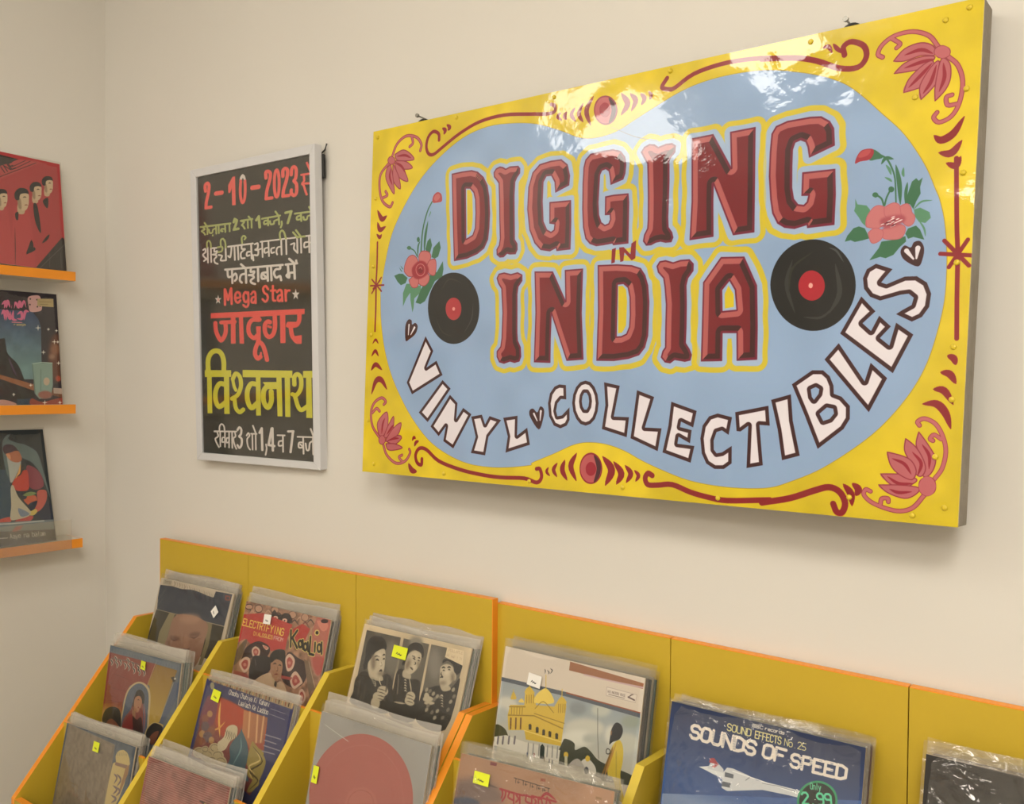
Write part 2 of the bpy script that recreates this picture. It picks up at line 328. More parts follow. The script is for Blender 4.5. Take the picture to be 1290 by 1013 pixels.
('C','86202e',7.5,(1323,1347,1346,1373,1330,1404)),
('C','86202e',5.5,(1360,1361,1376,1377,1366,1397)),
('L','86202e',9.5,9,1,0,(1811,1427,1898,1406,1969,1378,2013,1364,2045,1375,2062,1405,2055,1432,2039,1433,2028,1411)),
('C','86202e',8,(2055,1352,2077,1377,2082,1411)),
('C','86202e',8,(2081,1348,2098,1363,2092,1381)),
('P','8a2a36',1,0,(1235,135,1229,159,1213,175,1189,178,1164,167,1145,145,1137,118,1142,93,1159,77,1184,75,1208,86,1227,108)),
('P','b5575c',1,0,(1230,134,1225,156,1210,170,1188,173,1166,163,1149,143,1142,119,1147,97,1162,82,1184,80,1206,90,1223,110)),
('P','4a2630',1,0,(1196,85,1221,107,1229,134,1222,160,1201,174,1211,130)),
('P','982838',1,0,(1207,129,1205,141,1196,149,1185,151,1173,146,1164,135,1160,121,1162,109,1171,101,1182,99,1194,105,1203,116)),
('P','8a2a36',1,0,(1233,1363,1228,1390,1212,1411,1189,1420,1165,1415,1146,1396,1139,1370,1144,1342,1160,1321,1184,1312,1207,1318,1225,1337)),
('P','b5575c',1,0,(1228,1364,1224,1388,1209,1407,1189,1415,1167,1410,1150,1393,1143,1369,1148,1345,1163,1326,1184,1318,1205,1323,1222,1340)),
('P','4a2630',1,0,(1196,1320,1220,1337,1227,1364,1220,1394,1200,1413,1210,1365)),
('P','982838',1,0,(1208,1367,1205,1379,1198,1388,1187,1392,1177,1390,1168,1382,1165,1370,1167,1358,1175,1348,1185,1344,1196,1347,1204,1355)),
('L','8e3a46',6.5,6.5,1,0,(136,142,161,95,212,69,271,82,302,115,298,141)),
('L','8e3a46',6.5,6.5,1,0,(246,78,254,104,236,116)),
('L','8e3a46',6.5,6.5,1,0,(117,169,71,210,69,270,90,324,135,353,151,337)),
('L','8e3a46',6.5,6.5,1,0,(86,311,117,303,106,285)),
('L','b9646a',3.5,3.5,1,0,(136,142,161,95,212,69,271,82,302,115,298,141)),
('L','b9646a',3.5,3.5,1,0,(246,78,254,104,236,116)),
('L','b9646a',3.5,3.5,1,0,(117,169,71,210,69,270,90,324,135,353,151,337)),
('L','b9646a',3.5,3.5,1,0,(86,311,117,303,106,285)),
('P','b4636a',1,0,(151,136,198,124,240,144,265,172,219,172,165,161)),
('L','8e3a46',2,2,1,0,(151,136,198,124,240,144,265,172,219,172,165,161,151,136)),
('P','b4636a',1,0,(153,163,219,175,258,206,203,203)),
('L','8e3a46',2,2,1,0,(153,163,219,175,258,206,203,203,153,163)),
('P','b4636a',1,0,(150,169,203,203,236,258,181,234)),
('L','8e3a46',2,2,1,0,(150,169,203,203,236,258,181,234,150,169)),
('P','b4636a',1,0,(142,173,181,233,193,285,150,246)),
('L','8e3a46',2,2,1,0,(142,173,181,233,193,285,150,246,142,173)),
('P','b4636a',1,0,(130,175,150,246,157,302,105,234,108,189)),
('L','8e3a46',2,2,1,0,(130,175,150,246,157,302,105,234,108,189,130,175)),
('C','932f3c',4,(164,146,211,148,247,164)),
('C','932f3c',4,(165,172,196,193,222,225)),
('C','932f3c',4,(131,192,127,226,144,262)),
('P','8e3a46',1,0,(155,162,153,170,145,176,133,177,122,173,113,165,109,155,112,147,120,141,131,141,143,145,152,152)),
('P','b9646a',1,0,(152,161,150,169,143,173,133,174,123,171,116,164,113,156,115,149,122,144,131,143,141,147,149,153)),
('L','8e3a46',6.5,6.5,1,0,(134,1311,89,1266,76,1207,95,1166,136,1146,161,1161,150,1173)),
('L','8e3a46',6.5,6.5,1,0,(85,1209,108,1191,127,1202)),
('L','8e3a46',6.5,6,1,0,(158,1339,181,1380,236,1410,288,1398,314,1364,308,1349)),
('L','8e3a46',6,6,1,0,(273,1402,252,1385,269,1375)),
('L','b9646a',3.5,3.5,1,0,(134,1311,89,1266,76,1207,95,1166,136,1146,161,1161,150,1173)),
('L','b9646a',3.5,3.5,1,0,(85,1209,108,1191,127,1202)),
('L','b9646a',3.5,3.5,1,0,(158,1339,181,1380,236,1410,288,1398,314,1364,308,1349)),
('L','b9646a',3.5,3.5,1,0,(273,1402,252,1385,269,1375)),
('P','b4636a',1,0,(127,1299,118,1248,170,1203,179,1263,152,1306)),
('L','8e3a46',2,2,1,0,(127,1299,118,1248,170,1203,179,1263,152,1306,127,1299)),
('P','b4636a',1,0,(158,1306,179,1263,210,1220,210,1270,176,1309)),
('L','8e3a46',2,2,1,0,(158,1306,179,1263,210,1220,210,1270,176,1309,158,1306)),
('P','b4636a',1,0,(171,1318,210,1270,255,1245,241,1293,183,1325)),
('L','8e3a46',2,2,1,0,(171,1318,210,1270,255,1245,241,1293,183,1325,171,1318)),
('P','b4636a',1,0,(177,1326,241,1297,262,1307,225,1334)),
('L','8e3a46',2,2,1,0,(177,1326,241,1297,262,1307,225,1334,177,1326)),
('P','b4636a',1,0,(172,1334,225,1332,269,1346,215,1359,183,1356)),
('L','8e3a46',2,2,1,0,(172,1334,225,1332,269,1346,215,1359,183,1356,172,1334)),
('C','932f3c',4,(145,1294,149,1255,159,1230)),
('C','932f3c',4,(176,1296,198,1270,215,1253)),
('C','932f3c',3.5,(183,1321,218,1311,247,1308)),
('P','8e3a46',1,0,(171,1319,169,1329,161,1336,151,1340,140,1338,131,1331,128,1321,130,1312,137,1304,148,1301,159,1303,167,1310)),
('P','b9646a',1,0,(167,1319,165,1328,159,1334,150,1337,141,1335,134,1329,131,1321,133,1313,139,1306,148,1303,157,1305,164,1311)),
('L','8e3a46',6,6.5,1,0,(2299,1321,2319,1289,2327,1244,2319,1205,2299,1170,2270,1156,2252,1165,2257,1175)),
('L','8e3a46',6,6.5,1,0,(2314,1210,2296,1199,2286,1210,2293,1215)),
('L','8e3a46',6.5,6.5,1,0,(2277,1363,2249,1400,2215,1414,2176,1410,2135,1396,2114,1377,2119,1362,2132,1366)),
('L','8e3a46',6.5,6.5,1,0,(2161,1398,2164,1384,2180,1382,2182,1391)),
('L','b9646a',4.5,4.5,1,0,(2299,1321,2319,1289,2327,1244,2319,1205,2299,1170,2270,1156,2252,1165,2257,1175)),
('L','b9646a',4.5,4.5,1,0,(2314,1210,2296,1199,2286,1210,2293,1215)),
('L','b9646a',4.5,4.5,1,0,(2277,1363,2249,1400,2215,1414,2176,1410,2135,1396,2114,1377,2119,1362,2132,1366)),
('L','b9646a',4.5,4.5,1,0,(2161,1398,2164,1384,2180,1382,2182,1391)),
('P','b4636a',1,0,(2256,1193,2250,1228,2264,1263,2270,1310,2284,1312,2298,1291,2301,1261,2281,1226)),
('L','8e3a46',1.5,1.5,1,0,(2256,1193,2250,1228,2264,1263,2270,1310,2284,1312,2298,1291,2301,1261,2281,1226,2256,1193)),
('P','b4636a',1,0,(2222,1213,2220,1245,2235,1275,2253,1309,2268,1313,2277,1292,2268,1263,2248,1233)),
('L','8e3a46',1.5,1.5,1,0,(2222,1213,2220,1245,2235,1275,2253,1309,2268,1313,2277,1292,2268,1263,2248,1233,2222,1213)),
('P','b4636a',1,0,(2158,1315,2183,1340,2218,1350,2247,1335,2254,1322,2217,1312)),
('L','8e3a46',1.5,1.5,1,0,(2158,1315,2183,1340,2218,1350,2247,1335,2254,1322,2217,1312,2158,1315)),
('P','b4636a',1,0,(2174,1253,2184,1288,2207,1312,2242,1325,2253,1301,2240,1274,2215,1261)),
('L','8e3a46',1.5,1.5,1,0,(2174,1253,2184,1288,2207,1312,2242,1325,2253,1301,2240,1274,2215,1261,2174,1253)),
('P','b4636a',1,0,(2154,1346,2179,1366,2224,1378,2253,1365,2262,1346,2218,1342)),
('L','8e3a46',1.5,1.5,1,0,(2154,1346,2179,1366,2224,1378,2253,1365,2262,1346,2218,1342,2154,1346)),
('C','932f3c',3.5,(2188,1270,2221,1283,2240,1310)),
('C','932f3c',3.5,(2241,1249,2265,1278,2257,1313)),
('C','932f3c',3.5,(2266,1227,2285,1256,2286,1292)),
('C','932f3c',3.5,(2177,1321,2208,1338,2247,1335)),
('C','932f3c',3.5,(2184,1356,2209,1363,2243,1358)),
('C','932f3c',3.5,(2269,1348,2284,1358,2298,1350)),
('P','8e3a46',1,0,(2306,1338,2304,1352,2295,1362,2284,1367,2272,1364,2263,1355,2260,1341,2262,1327,2271,1317,2282,1312,2294,1315,2303,1324)),
('P','b9646a',1,0,(2305,1338,2302,1351,2295,1361,2284,1366,2273,1363,2264,1354,2261,1341,2264,1328,2271,1318,2282,1313,2293,1316,2301,1325)),
('L','8e3a46',6.5,7,1,0,(2270,134,2245,98,2201,77,2152,78,2119,97,2108,121,2121,133)),
('L','8e3a46',6.5,6.5,1,0,(2146,85,2168,104,2159,114)),
('L','8e3a46',6.5,6.5,1,0,(2295,165,2322,195,2336,242,2330,297,2311,332,2280,344,2265,329,2273,316)),
('L','8e3a46',6.5,6.5,1,0,(2323,301,2300,300,2296,278,2310,274)),
('L','b9646a',4.5,4.5,1,0,(2270,134,2245,98,2201,77,2152,78,2119,97,2108,121,2121,133)),
('L','b9646a',4.5,4.5,1,0,(2146,85,2168,104,2159,114)),
('L','b9646a',4.5,4.5,1,0,(2295,165,2322,195,2336,242,2330,297,2311,332,2280,344,2265,329,2273,316)),
('L','b9646a',4.5,4.5,1,0,(2323,301,2300,300,2296,278,2310,274)),
('P','b4636a',1,0,(2152,150,2181,121,2224,113,2257,129,2263,155,2225,149,2182,156)),
('L','8e3a46',1.5,1.5,1,0,(2152,150,2181,121,2224,113,2257,129,2263,155,2225,149,2182,156,2152,150)),
('P','b4636a',1,0,(2155,186,2182,162,2226,153,2263,161,2237,184,2200,188)),
('L','8e3a46',1.5,1.5,1,0,(2155,186,2182,162,2226,153,2263,161,2237,184,2200,188,2155,186)),
('P','b4636a',1,0,(2183,245,2195,210,2232,177,2258,171,2259,205,2239,235)),
('L','8e3a46',1.5,1.5,1,0,(2183,245,2195,210,2232,177,2258,171,2259,205,2239,235,2183,245)),
('P','b4636a',1,0,(2230,273,2226,233,2253,187,2274,175,2271,230)),
('L','8e3a46',1.5,1.5,1,0,(2230,273,2226,233,2253,187,2274,175,2271,230,2230,273)),
('P','b4636a',1,0,(2267,283,2266,240,2279,170,2301,185,2305,225,2293,257)),
('L','8e3a46',1.5,1.5,1,0,(2267,283,2266,240,2279,170,2301,185,2305,225,2293,257,2267,283)),
('C','932f3c',4,(2182,139,2225,133,2257,150)),
('C','932f3c',4,(2183,176,2226,168,2261,166)),
('C','932f3c',4,(2196,233,2227,205,2256,176)),
('C','932f3c',4,(2235,257,2255,227,2267,184)),
('C','932f3c',4,(2277,259,2289,222,2285,182)),
('P','8e3a46',1,0,(2303,155,2300,164,2293,169,2282,169,2271,165,2263,156,2259,146,2262,137,2270,132,2281,132,2291,137,2300,145)),
('P','b9646a',1,0,(2301,155,2299,163,2292,167,2282,168,2272,163,2264,156,2261,147,2263,139,2271,134,2281,134,2291,138,2298,146)),
('P','3f6b50',0,0,(2033,652,2040,635,2057,615,2072,611,2089,618,2097,634,2103,648,2085,652,2062,655,2050,649)),
('P','57886a',0,0,(2059,530,2066,547,2092,553,2102,566,2101,585,2093,614,2081,602,2071,585,2057,565,2060,554)),
('P','3f6b50',0,0,(2105,711,2130,678,2137,660,2162,658,2202,650,2204,665,2188,679,2171,700,2150,708,2135,703)),
('P','3f6b50',0,0,(2201,643,2208,629,2229,623,2240,635,2252,664,2223,654,2209,658)),
('P','3f6b50',0,0,(2197,559,2205,528,2214,499,2225,491,2232,499,2242,491,2236,517,2238,535,2227,556,2220,576,2211,562)),
('P','57886a',0,0,(2222,578,2238,574,2263,589,2267,605,2253,618,2236,613,2225,597)),
('C','57886a',2,(2220,578,2241,558,2269,557)),
('C','57886a',2,(2236,609,2250,632,2255,655)),
('C','3f6b50',3.5,(2199,561,2199,527,2202,500)),
('C','3f6b50',5,(2169,447,2180,499,2185,559)),
('C','57886a',3,(2190,457,2189,472,2192,483)),
('C','57886a',2.5,(2140,478,2153,486,2160,493)),
('C','57886a',3,(2142,443,2152,458,2157,473)),
('L','3f6b50',3,2,1,0,(2105,398,2124,412,2143,426,2157,451,2168,486,2173,554)),
('C','3f6b50',4,(2129,439,2141,424,2162,429)),
('L','3f6b50',2.5,2.5,1,0,(2140,558,2133,538,2119,526)),
('P','3f6b50',1,0,(2124,526,2123,530,2120,532,2116,533,2112,531,2108,528,2107,524,2108,521,2111,518,2115,518,2119,519,2122,522)),
('L','3f6b50',2.5,2.5,1,0,(2142,558,2147,536,2157,515)),
('P','3f6b50',1,0,(2167,515,2166,519,2163,522,2159,523,2155,521,2152,518,2151,513,2152,509,2154,507,2158,506,2163,508,2166,511)),
('P','3f6b50',1,0,(2095,423,2101,394,2120,404,2132,421,2114,424)),
('P','9a3540',1,0,(2055,428,2059,409,2071,393,2090,390,2105,394,2106,408,2095,422,2069,424)),
('P','b04a4e',1,0,(2062,409,2075,394,2098,394,2091,408,2072,413)),
('P','bf7275',1,0,(2094,615,2093,588,2111,561,2130,557,2148,570,2149,601,2128,621)),
('L','b0606a',1,1,1,0,(2094,615,2093,588,2111,561,2130,557,2148,570,2149,601,2128,621,2094,615)),
('P','bf7275',1,0,(2141,564,2166,553,2184,563,2189,590,2168,602,2145,589)),
('L','b0606a',1,1,1,0,(2141,564,2166,553,2184,563,2189,590,2168,602,2145,589,2141,564)),
('P','bf7275',1,0,(2184,567,2202,559,2213,570,2217,585,2225,597,2222,615,2208,623,2193,609)),
('L','b0606a',1,1,1,0,(2184,567,2202,559,2213,570,2217,585,2225,597,2222,615,2208,623,2193,609,2184,567)),
('P','bf7275',1,0,(2138,626,2168,614,2197,620,2200,639,2188,655,2159,656,2140,649)),
('L','b0606a',1,1,1,0,(2138,626,2168,614,2197,620,2200,639,2188,655,2159,656,2140,649,2138,626)),
('P','bf7275',1,0,(2099,632,2117,620,2140,630,2137,652,2119,663,2107,658)),
('L','b0606a',1,1,1,0,(2099,632,2117,620,2140,630,2137,652,2119,663,2107,658,2099,632)),
('P','a4505a',1,4,(2131,599,2156,590,2192,590,2200,606,2179,618,2143,623)),
('C','ecdfe0',1,(2161,609,2166,607,2171,605)),
('C','5a2a36',1,(2145,614,2150,613,2156,611)),
('C','ead8da',1,(2162,599,2167,597,2172,596)),
('C','ecdfe0',1,(2163,620,2168,618,2174,616)),
('C','5a2a36',1,(2137,612,2142,610,2147,609)),
('C','ead8da',1,(2174,602,2179,600,2184,599)),
('C','ecdfe0',1,(2160,621,2165,619,2170,618)),
('C','5a2a36',1,(2148,609,2153,607,2159,606)),
('C','ead8da',1,(2178,608,2183,606,2189,605)),
('C','ecdfe0',1,(2153,614,2158,612,2163,611)),
('C','5a2a36',1,(2161,609,2166,607,2171,605)),
('C','ead8da',1,(2168,612,2173,610,2178,609)),
('C','ecdfe0',1,(2150,606,2155,604,2161,602)),
('C','5a2a36',1,(2164,605,2169,603,2174,602)),
('C','ead8da',1,(2147,614,2152,612,2157,610)),
('C','ecdfe0',1,(2159,601,2164,599,2169,598)),
('C','5a2a36',1,(2166,616,2171,614,2176,613)),
('C','ead8da',1,(2133,613,2138,611,2144,610)),
('C','ecdfe0',1,(2174,602,2179,600,2184,599)),
('C','5a2a36',1,(2161,620,2166,618,2171,617)),
('C','ead8da',1,(2161,609,2166,607,2171,605)),
('C','ecdfe0',1,(2182,606,2187,604,2193,603)),
('C','5a2a36',1,(2151,616,2156,614,2162,613)),
('C','ead8da',1,(2161,595,2166,593,2172,591)),
('C','ecdfe0',1,(2173,609,2178,608,2184,606)),
('C','5a2a36',1,(2146,609,2151,607,2157,605)),
('P','3f6b50',0,0,(179,642,206,635,229,637,257,655,247,676,220,683,200,668)),
('P','3f6b50',0,0,(386,580,395,543,426,519,435,546,423,580,405,587)),
('P','3f6b50',0,0,(351,545,361,514,376,502,387,532,378,561,360,559)),
('P','57886a',0,0,(237,771,234,716,251,679,274,680,279,713,254,739)),
('P','57886a',0,0,(274,691,304,693,334,689,336,716,300,741,298,779,292,797,278,746)),
('P','3f6b50',0,0,(308,758,335,705,376,654,419,641,449,600,454,632,449,661,410,677,387,713,360,754,335,765)),
('L','3f6b50',4,3,1,0,(327,565,332,469,353,396,377,358)),
('C','3f6b50',5,(345,556,348,492,359,434)),
('C','3f6b50',3.5,(309,574,310,531,320,511)),
('P','3f6b50',1,0,(318,504,317,509,314,513,310,514,306,512,303,508,301,503,302,497,305,494,309,493,313,494,316,499)),
('L','3f6b50',2.5,2.5,1,0,(309,574,288,546,257,533)),
('P','3f6b50',1,0,(271,534,269,538,265,540,259,541,253,539,248,536,246,532,248,528,252,526,258,525,264,527,269,530)),
('C','57886a',2,(362,418,370,403,372,395)),
('C','3f6b50',1.5,(208,611,218,623,225,628)),
('C','3f6b50',1.5,(214,603,225,615,230,618)),
('P','a8484e',1,0,(381,361,383,335,404,322,426,333,431,360,410,364)),
('P','bc6668',1,0,(387,348,394,333,412,330,420,344,402,358)),
('P','bd6b6c',1,0,(236,629,238,602,256,571,285,565,309,583,314,607,302,644,264,650)),
('L','8f3f48',1.5,1.5,1,0,(236,629,238,602,256,571,285,565,309,583,314,607,302,644,264,650,236,629)),
('P','bd6b6c',1,0,(320,597,316,570,333,552,370,558,383,580,366,605,337,609)),
('L','8f3f48',1.5,1.5,1,0,(320,597,316,570,333,552,370,558,383,580,366,605,337,609,320,597)),
('P','bd6b6c',1,0,(360,626,373,595,405,589,414,614,409,651,383,649)),
('L','8f3f48',1.5,1.5,1,0,(360,626,373,595,405,589,414,614,409,651,383,649,360,626)),
('P','bd6b6c',1,0,(314,661,346,641,376,649,377,675,353,693,323,683)),
('L','8f3f48',1.5,1.5,1,0,(314,661,346,641,376,649,377,675,353,693,323,683,314,661)),
('P','bd6b6c',1,0,(265,664,294,649,318,661,316,693,290,697,274,683)),
('L','8f3f48',1.5,1.5,1,0,(265,664,294,649,318,661,316,693,290,697,274,683,265,664)),
('P','95333e',1,3,(281,616,317,591,355,599,375,633,354,655,314,664,287,649)),
('L','c47474',1.5,1.5,1,0,(353,628,351,640,342,648,330,651,317,647,307,637,303,625,305,614,314,606,327,603,340,607,349,616,353,628)),
('P','7a2531',1,0,(344,628,342,635,337,640,330,641,322,639,316,633,314,626,315,619,321,614,328,613,336,615,341,621)),
('C','c47474',1.5,(317,624,328,616,339,628)),
('C','84858a',1,(1212,189,1310,237,1403,267))])
ART['poster'] = dict(size=(472.4, 745.5), bg='35332f', ax=1.55, ops=[
('N',0.05,120,()),
('L','e2605a',8.5,8.5,1,0,(113,117,110,90,129,79,143,94,135,131,117,174,113,202)),
('L','e2605a',8,8,1,0,(587,110,587,83,606,81,620,94,615,122,592,170,585,208)),
('L','e2605a',8,8,1,0,(710,117,711,91,728,83,744,97,735,137,713,180,707,210)),
('L','e2605a',7.5,7.5,1,0,(769,118,774,91,789,83,804,98,800,136,787,148,804,166,803,204,785,216,767,202,767,188)),
('L','e2605a',8.5,8.5,0,0,(113,202,155,202)),
('L','e2605a',8,8,0,0,(585,208,627,209)),
('L','e2605a',8,7.5,0,0,(707,210,750,211)),
('L','e2605a',11,11,0,0,(198,139,244,140)),
('L','e2605a',11,11,0,0,(484,144,530,145)),
('P','e2605a',0,0,(332,73,353,72,353,213,325,212,325,129,310,149,296,148,297,109)),
('L','e2605a',7,7,1,0,(430,146,426,178,418,200,408,208,399,198,392,174,391,142,395,110,403,88,413,81,422,90,429,114,430,146)),
('L','e2605a',7,7,1,0,(682,148,679,179,672,201,662,209,654,199,648,175,647,143,650,112,657,89,667,82,675,92,681,116,682,148)),
('P','35332f',0,0,(383,62,443,70,442,100,382,93)),
('P','d3cbc8',0,0,(388,95,392,82,402,72,415,69,427,77,434,89,436,101)),
('P','35332f',0,0,(405,97,409,90,413,88,418,93,419,98)),
('P','e2605a',0,0,(382,93,386,93,439,100,441,105,385,98)),
('P','35332f',0,0,(407,96,418,97,420,105,404,103)),
('L','e2605a',5,5,1,0,(904,95,904,224)),
('L','e2605a',5,5,1,0,(839,127,910,129)),
('L','e2605a',5,5,1,0,(856,131,857,156,843,168,854,178,864,202,873,221)),
('L','e2605a',5,5,1,0,(855,169,905,173)),
('L','e2605a',5,5,1,0,(878,77,902,117)),
('L','a3aa6b',5,5,0,0,(64,294,308,299)),
('L','a3aa6b',5,4.5,0,0,(390,294,479,294)),
('L','a3aa6b',4.5,4.5,0,0,(551,300,684,298)),
('L','a3aa6b',4.5,4.5,0,0,(789,300,908,302)),
('L','a3aa6b',4.5,4.5,1,0,(87,300,99,309,72,315,88,324,101,336)),
('L','a3aa6b',4.5,4.5,1,0,(120,298,120,335)),
('L','a3aa6b',4.5,4.5,1,0,(98,276,119,296)),
('L','a3aa6b',4.5,4.5,1,0,(132,312,139,330,160,331,167,317,189,312)),
('L','a3aa6b',4.5,4.5,1,0,(192,301,193,339)),
('L','a3aa6b',4.5,4.5,1,0,(163,344,164,346)),
('L','a3aa6b',4.5,4.5,1,0,(213,301,214,338)),
('L','a3aa6b',4.5,4.5,1,0,(265,303,266,337)),
('L','a3aa6b',4.5,4.5,1,0,(264,322,237,320,231,329,244,332)),
('L','a3aa6b',4.5,4.5,1,0,(300,303,301,337)),
('L','a3aa6b',4.5,4.5,1,0,(397,297,416,303,397,315,406,320,419,335)),
('L','a3aa6b',4.5,4.5,1,0,(443,295,444,334)),
('L','a3aa6b',4.5,4.5,1,0,(472,296,472,335)),
('L','a3aa6b',4.5,4.5,1,0,(450,279,470,296)),
('L','a3aa6b',4.5,4.5,1,0,(595,301,596,336)),
('L','a3aa6b',4.5,4.5,1,0,(592,312,569,313,567,327,592,326)),
('L','a3aa6b',4.5,4.5,1,0,(609,317,615,332,637,332,641,320,666,315)),
('L','a3aa6b',4.5,4.5,1,0,(674,300,676,339)),
('L','a3aa6b',4.5,4.5,1,0,(651,276,674,300)),
('L','a3aa6b',4.5,4.5,1,0,(694,327,695,341,687,354)),
('L','a3aa6b',4.5,4.5,1,0,(830,303,833,338)),
('L','a3aa6b',4.5,4.5,1,0,(829,313,804,316,804,329,828,329)),
('L','a3aa6b',4.5,4,1,0,(847,321,853,334,870,334,877,321,897,318)),
('L','a3aa6b',4,4,1,0,(901,301,902,338)),
('L','a3aa6b',4,4,1,0,(887,279,902,301)),
('L','a3aa6b',6.5,6.5,0,0,(334,295,343,281,359,289,351,308,334,332)),
('L','a3aa6b',6.5,6.5,0,0,(334,332,369,331)),
('L','a3aa6b',6.5,6.5,0,0,(509,302,527,287)),
('L','a3aa6b',6.5,6.5,0,0,(527,287,533,339)),
('L','a3aa6b',6,6,0,0,(724,289,764,287)),
('L','a3aa6b',6,6,0,0,(764,287,738,338)),
('L','d3cbc8',4.5,4.5,0,0,(157,409,191,410)),
('L','d3cbc8',4.5,4.5,0,0,(285,412,478,412)),
('L','d3cbc8',4,4,0,0,(536,409,737,410)),
('L','d3cbc8',4,4,0,0,(748,411,911,410)),
('L','d3cbc8',4.5,4.5,1,0,(81,412,98,408,99,425,78,435,89,448,112,462)),
('L','d3cbc8',4.5,4.5,1,0,(118,403,119,478)),
('L','d3cbc8',4.5,4.5,1,0,(85,468,115,457)),
('L','d3cbc8',4.5,4.5,1,0,(145,404,146,478)),
('L','d3cbc8',4.5,4.5,1,0,(174,411,174,428,196,427,185,440,160,441)),
('L','d3cbc8',4.5,4.5,1,0,(160,441,184,446,190,455,171,466,176,482,198,491)),
('L','d3cbc8',4.5,4.5,1,0,(265,400,266,478)),
('L','d3cbc8',4.5,4.5,1,0,(208,447,235,454,223,475,262,478)),
('L','d3cbc8',4.5,4.5,1,0,(284,458,300,465,309,438,312,419)),
('L','d3cbc8',4.5,4.5,1,0,(335,413,337,481)),
('L','d3cbc8',4.5,4.5,1,0,(362,413,365,481)),
('L','d3cbc8',4.5,4.5,1,0,(392,411,393,431,417,435,386,450,388,476,414,478)),
('L','d3cbc8',4.5,4.5,1,0,(465,413,467,485)),
('L','d3cbc8',4.5,4.5,1,0,(464,450,434,451,431,468,451,467)),
('L','d3cbc8',4.5,4.5,1,0,(476,468,480,494)),
('L','d3cbc8',4.5,4.5,1,0,(493,417,515,415,513,438,496,444,518,450,513,471,490,469)),
('L','d3cbc8',4,4,1,0,(514,446,544,442)),
('L','d3cbc8',4,4,1,0,(548,408,550,483)),
('L','d3cbc8',4,4,1,0,(595,410,597,482)),
('L','d3cbc8',4,4,1,0,(592,441,566,445,567,464,592,461)),
('L','d3cbc8',4,4,1,0,(637,445,615,449,616,468,635,467)),
('L','d3cbc8',4,4,1,0,(688,412,689,482)),
('L','d3cbc8',4,4,1,0,(685,444,660,447,652,465,657,479)),
('L','d3cbc8',4,4,1,0,(723,412,724,483)),
('L','d3cbc8',4,4,1,0,(757,440,782,437,777,461,799,480)),
('L','d3cbc8',4,4,1,0,(801,412,802,483)),
('L','d3cbc8',4,4,1,0,(827,412,828,484)),
('L','d3cbc8',4,4,1,0,(883,410,884,487)),
('L','d3cbc8',4,4,1,0,(882,439,853,440,851,461,881,458)),
('L','d3cbc8',4,4,1,0,(886,443,911,442,910,467)),
('L','a3aa6b',4.5,4.5,1,0,(114,401,114,378,128,369,143,380,147,404)),
('L','a3aa6b',4.5,4.5,1,0,(228,407,227,377,245,369,262,385,267,415)),
('L','a3aa6b',4.5,4.5,1,0,(201,408,237,409,235,429,206,433)),
('L','a3aa6b',4.5,4.5,1,0,(397,404,394,379,410,369,425,379,415,387)),
('L','a3aa6b',4.5,4.5,1,0,(682,409,679,382,694,369,710,380,722,409)),
('L','a3aa6b',4.5,4.5,1,0,(774,385,806,413)),
('L','a3aa6b',4.5,4.5,1,0,(794,377,828,411)),
('L','a3aa6b',4.5,4.5,1,0,(800,410,854,411)),
('L','d3cbc8',5.5,5.5,0,0,(258,524,695,531)),
('L','d3cbc8',5.5,5,0,0,(717,531,797,531)),
('L','d3cbc8',5.5,5.5,1,0,(312,528,313,594)),
('L','d3cbc8',5.5,5.5,1,0,(276,528,281,561,309,561)),
('L','d3cbc8',5.5,5.5,1,0,(314,562,340,549,349,572,333,584)),
('L','d3cbc8',5.5,5.5,1,0,(420,530,421,599)),
('L','d3cbc8',5.5,5.5,1,0,(417,554,382,559,372,583,387,596)),
('L','d3cbc8',5.5,5.5,1,0,(384,506,420,529)),
('L','d3cbc8',5.5,5.5,1,0,(459,534,458,548,484,548,473,562,443,563)),
('L','d3cbc8',5.5,5.5,1,0,(443,563,470,567,480,577,457,589,462,601,488,609)),
('L','d3cbc8',5.5,5.5,1,0,(513,532,513,596)),
('L','d3cbc8',5.5,5.5,1,0,(583,533,585,599)),
('L','d3cbc8',5.5,5.5,1,0,(582,558,543,561,542,586,583,586)),
('L','d3cbc8',5.5,5.5,1,0,(549,565,574,583)),
('L','d3cbc8',5.5,5.5,1,0,(610,532,612,598)),
('L','d3cbc8',5.5,5.5,1,0,(677,533,675,548,644,549,631,567,647,588,674,582,682,602)),
('L','d3cbc8',5.5,5.5,1,0,(732,533,734,570,721,583,739,593,743,573,774,572)),
('L','d3cbc8',5.5,5.5,1,0,(777,532,779,601)),
('L','d3cbc8',5.5,5.5,1,0,(743,506,778,530)),
('L','d3cbc8',5,5,1,0,(791,517,793,529)),
('L','e2605a',6.5,6.5,0,0,(251,622,250,698)),
('L','e2605a',6.5,6.5,0,0,(302,620,304,696)),
('L','e2605a',6.5,6.5,0,0,(254,624,276,675)),
('L','e2605a',6.5,6.5,0,0,(276,675,299,624)),
('L','e2605a',6,6,1,0,(331,670,370,667,368,648,350,641,334,653,336,682,354,693,372,683)),
('L','e2605a',5.5,6,1,0,(434,646,435,702,417,717,395,707)),
('L','e2605a',6,6,1,0,(433,656,414,644,398,659,403,686,418,693,433,682)),
('L','e2605a',5.5,5.5,1,0,(457,657,474,645,489,654,490,701)),
('L','e2605a',5.5,5.5,1,0,(487,671,464,674,458,693,474,699,488,687)),
('L','e2605a',5.5,5.5,1,0,(586,640,567,623,548,634,557,655,577,666,581,685,563,698,542,685)),
('L','e2605a',5.5,5.5,1,0,(621,626,620,689,637,697)),
('L','e2605a',5.5,5.5,1,0,(605,648,639,648)),
('L','e2605a',5.5,5.5,1,0,(650,657,668,647,684,657,687,701)),
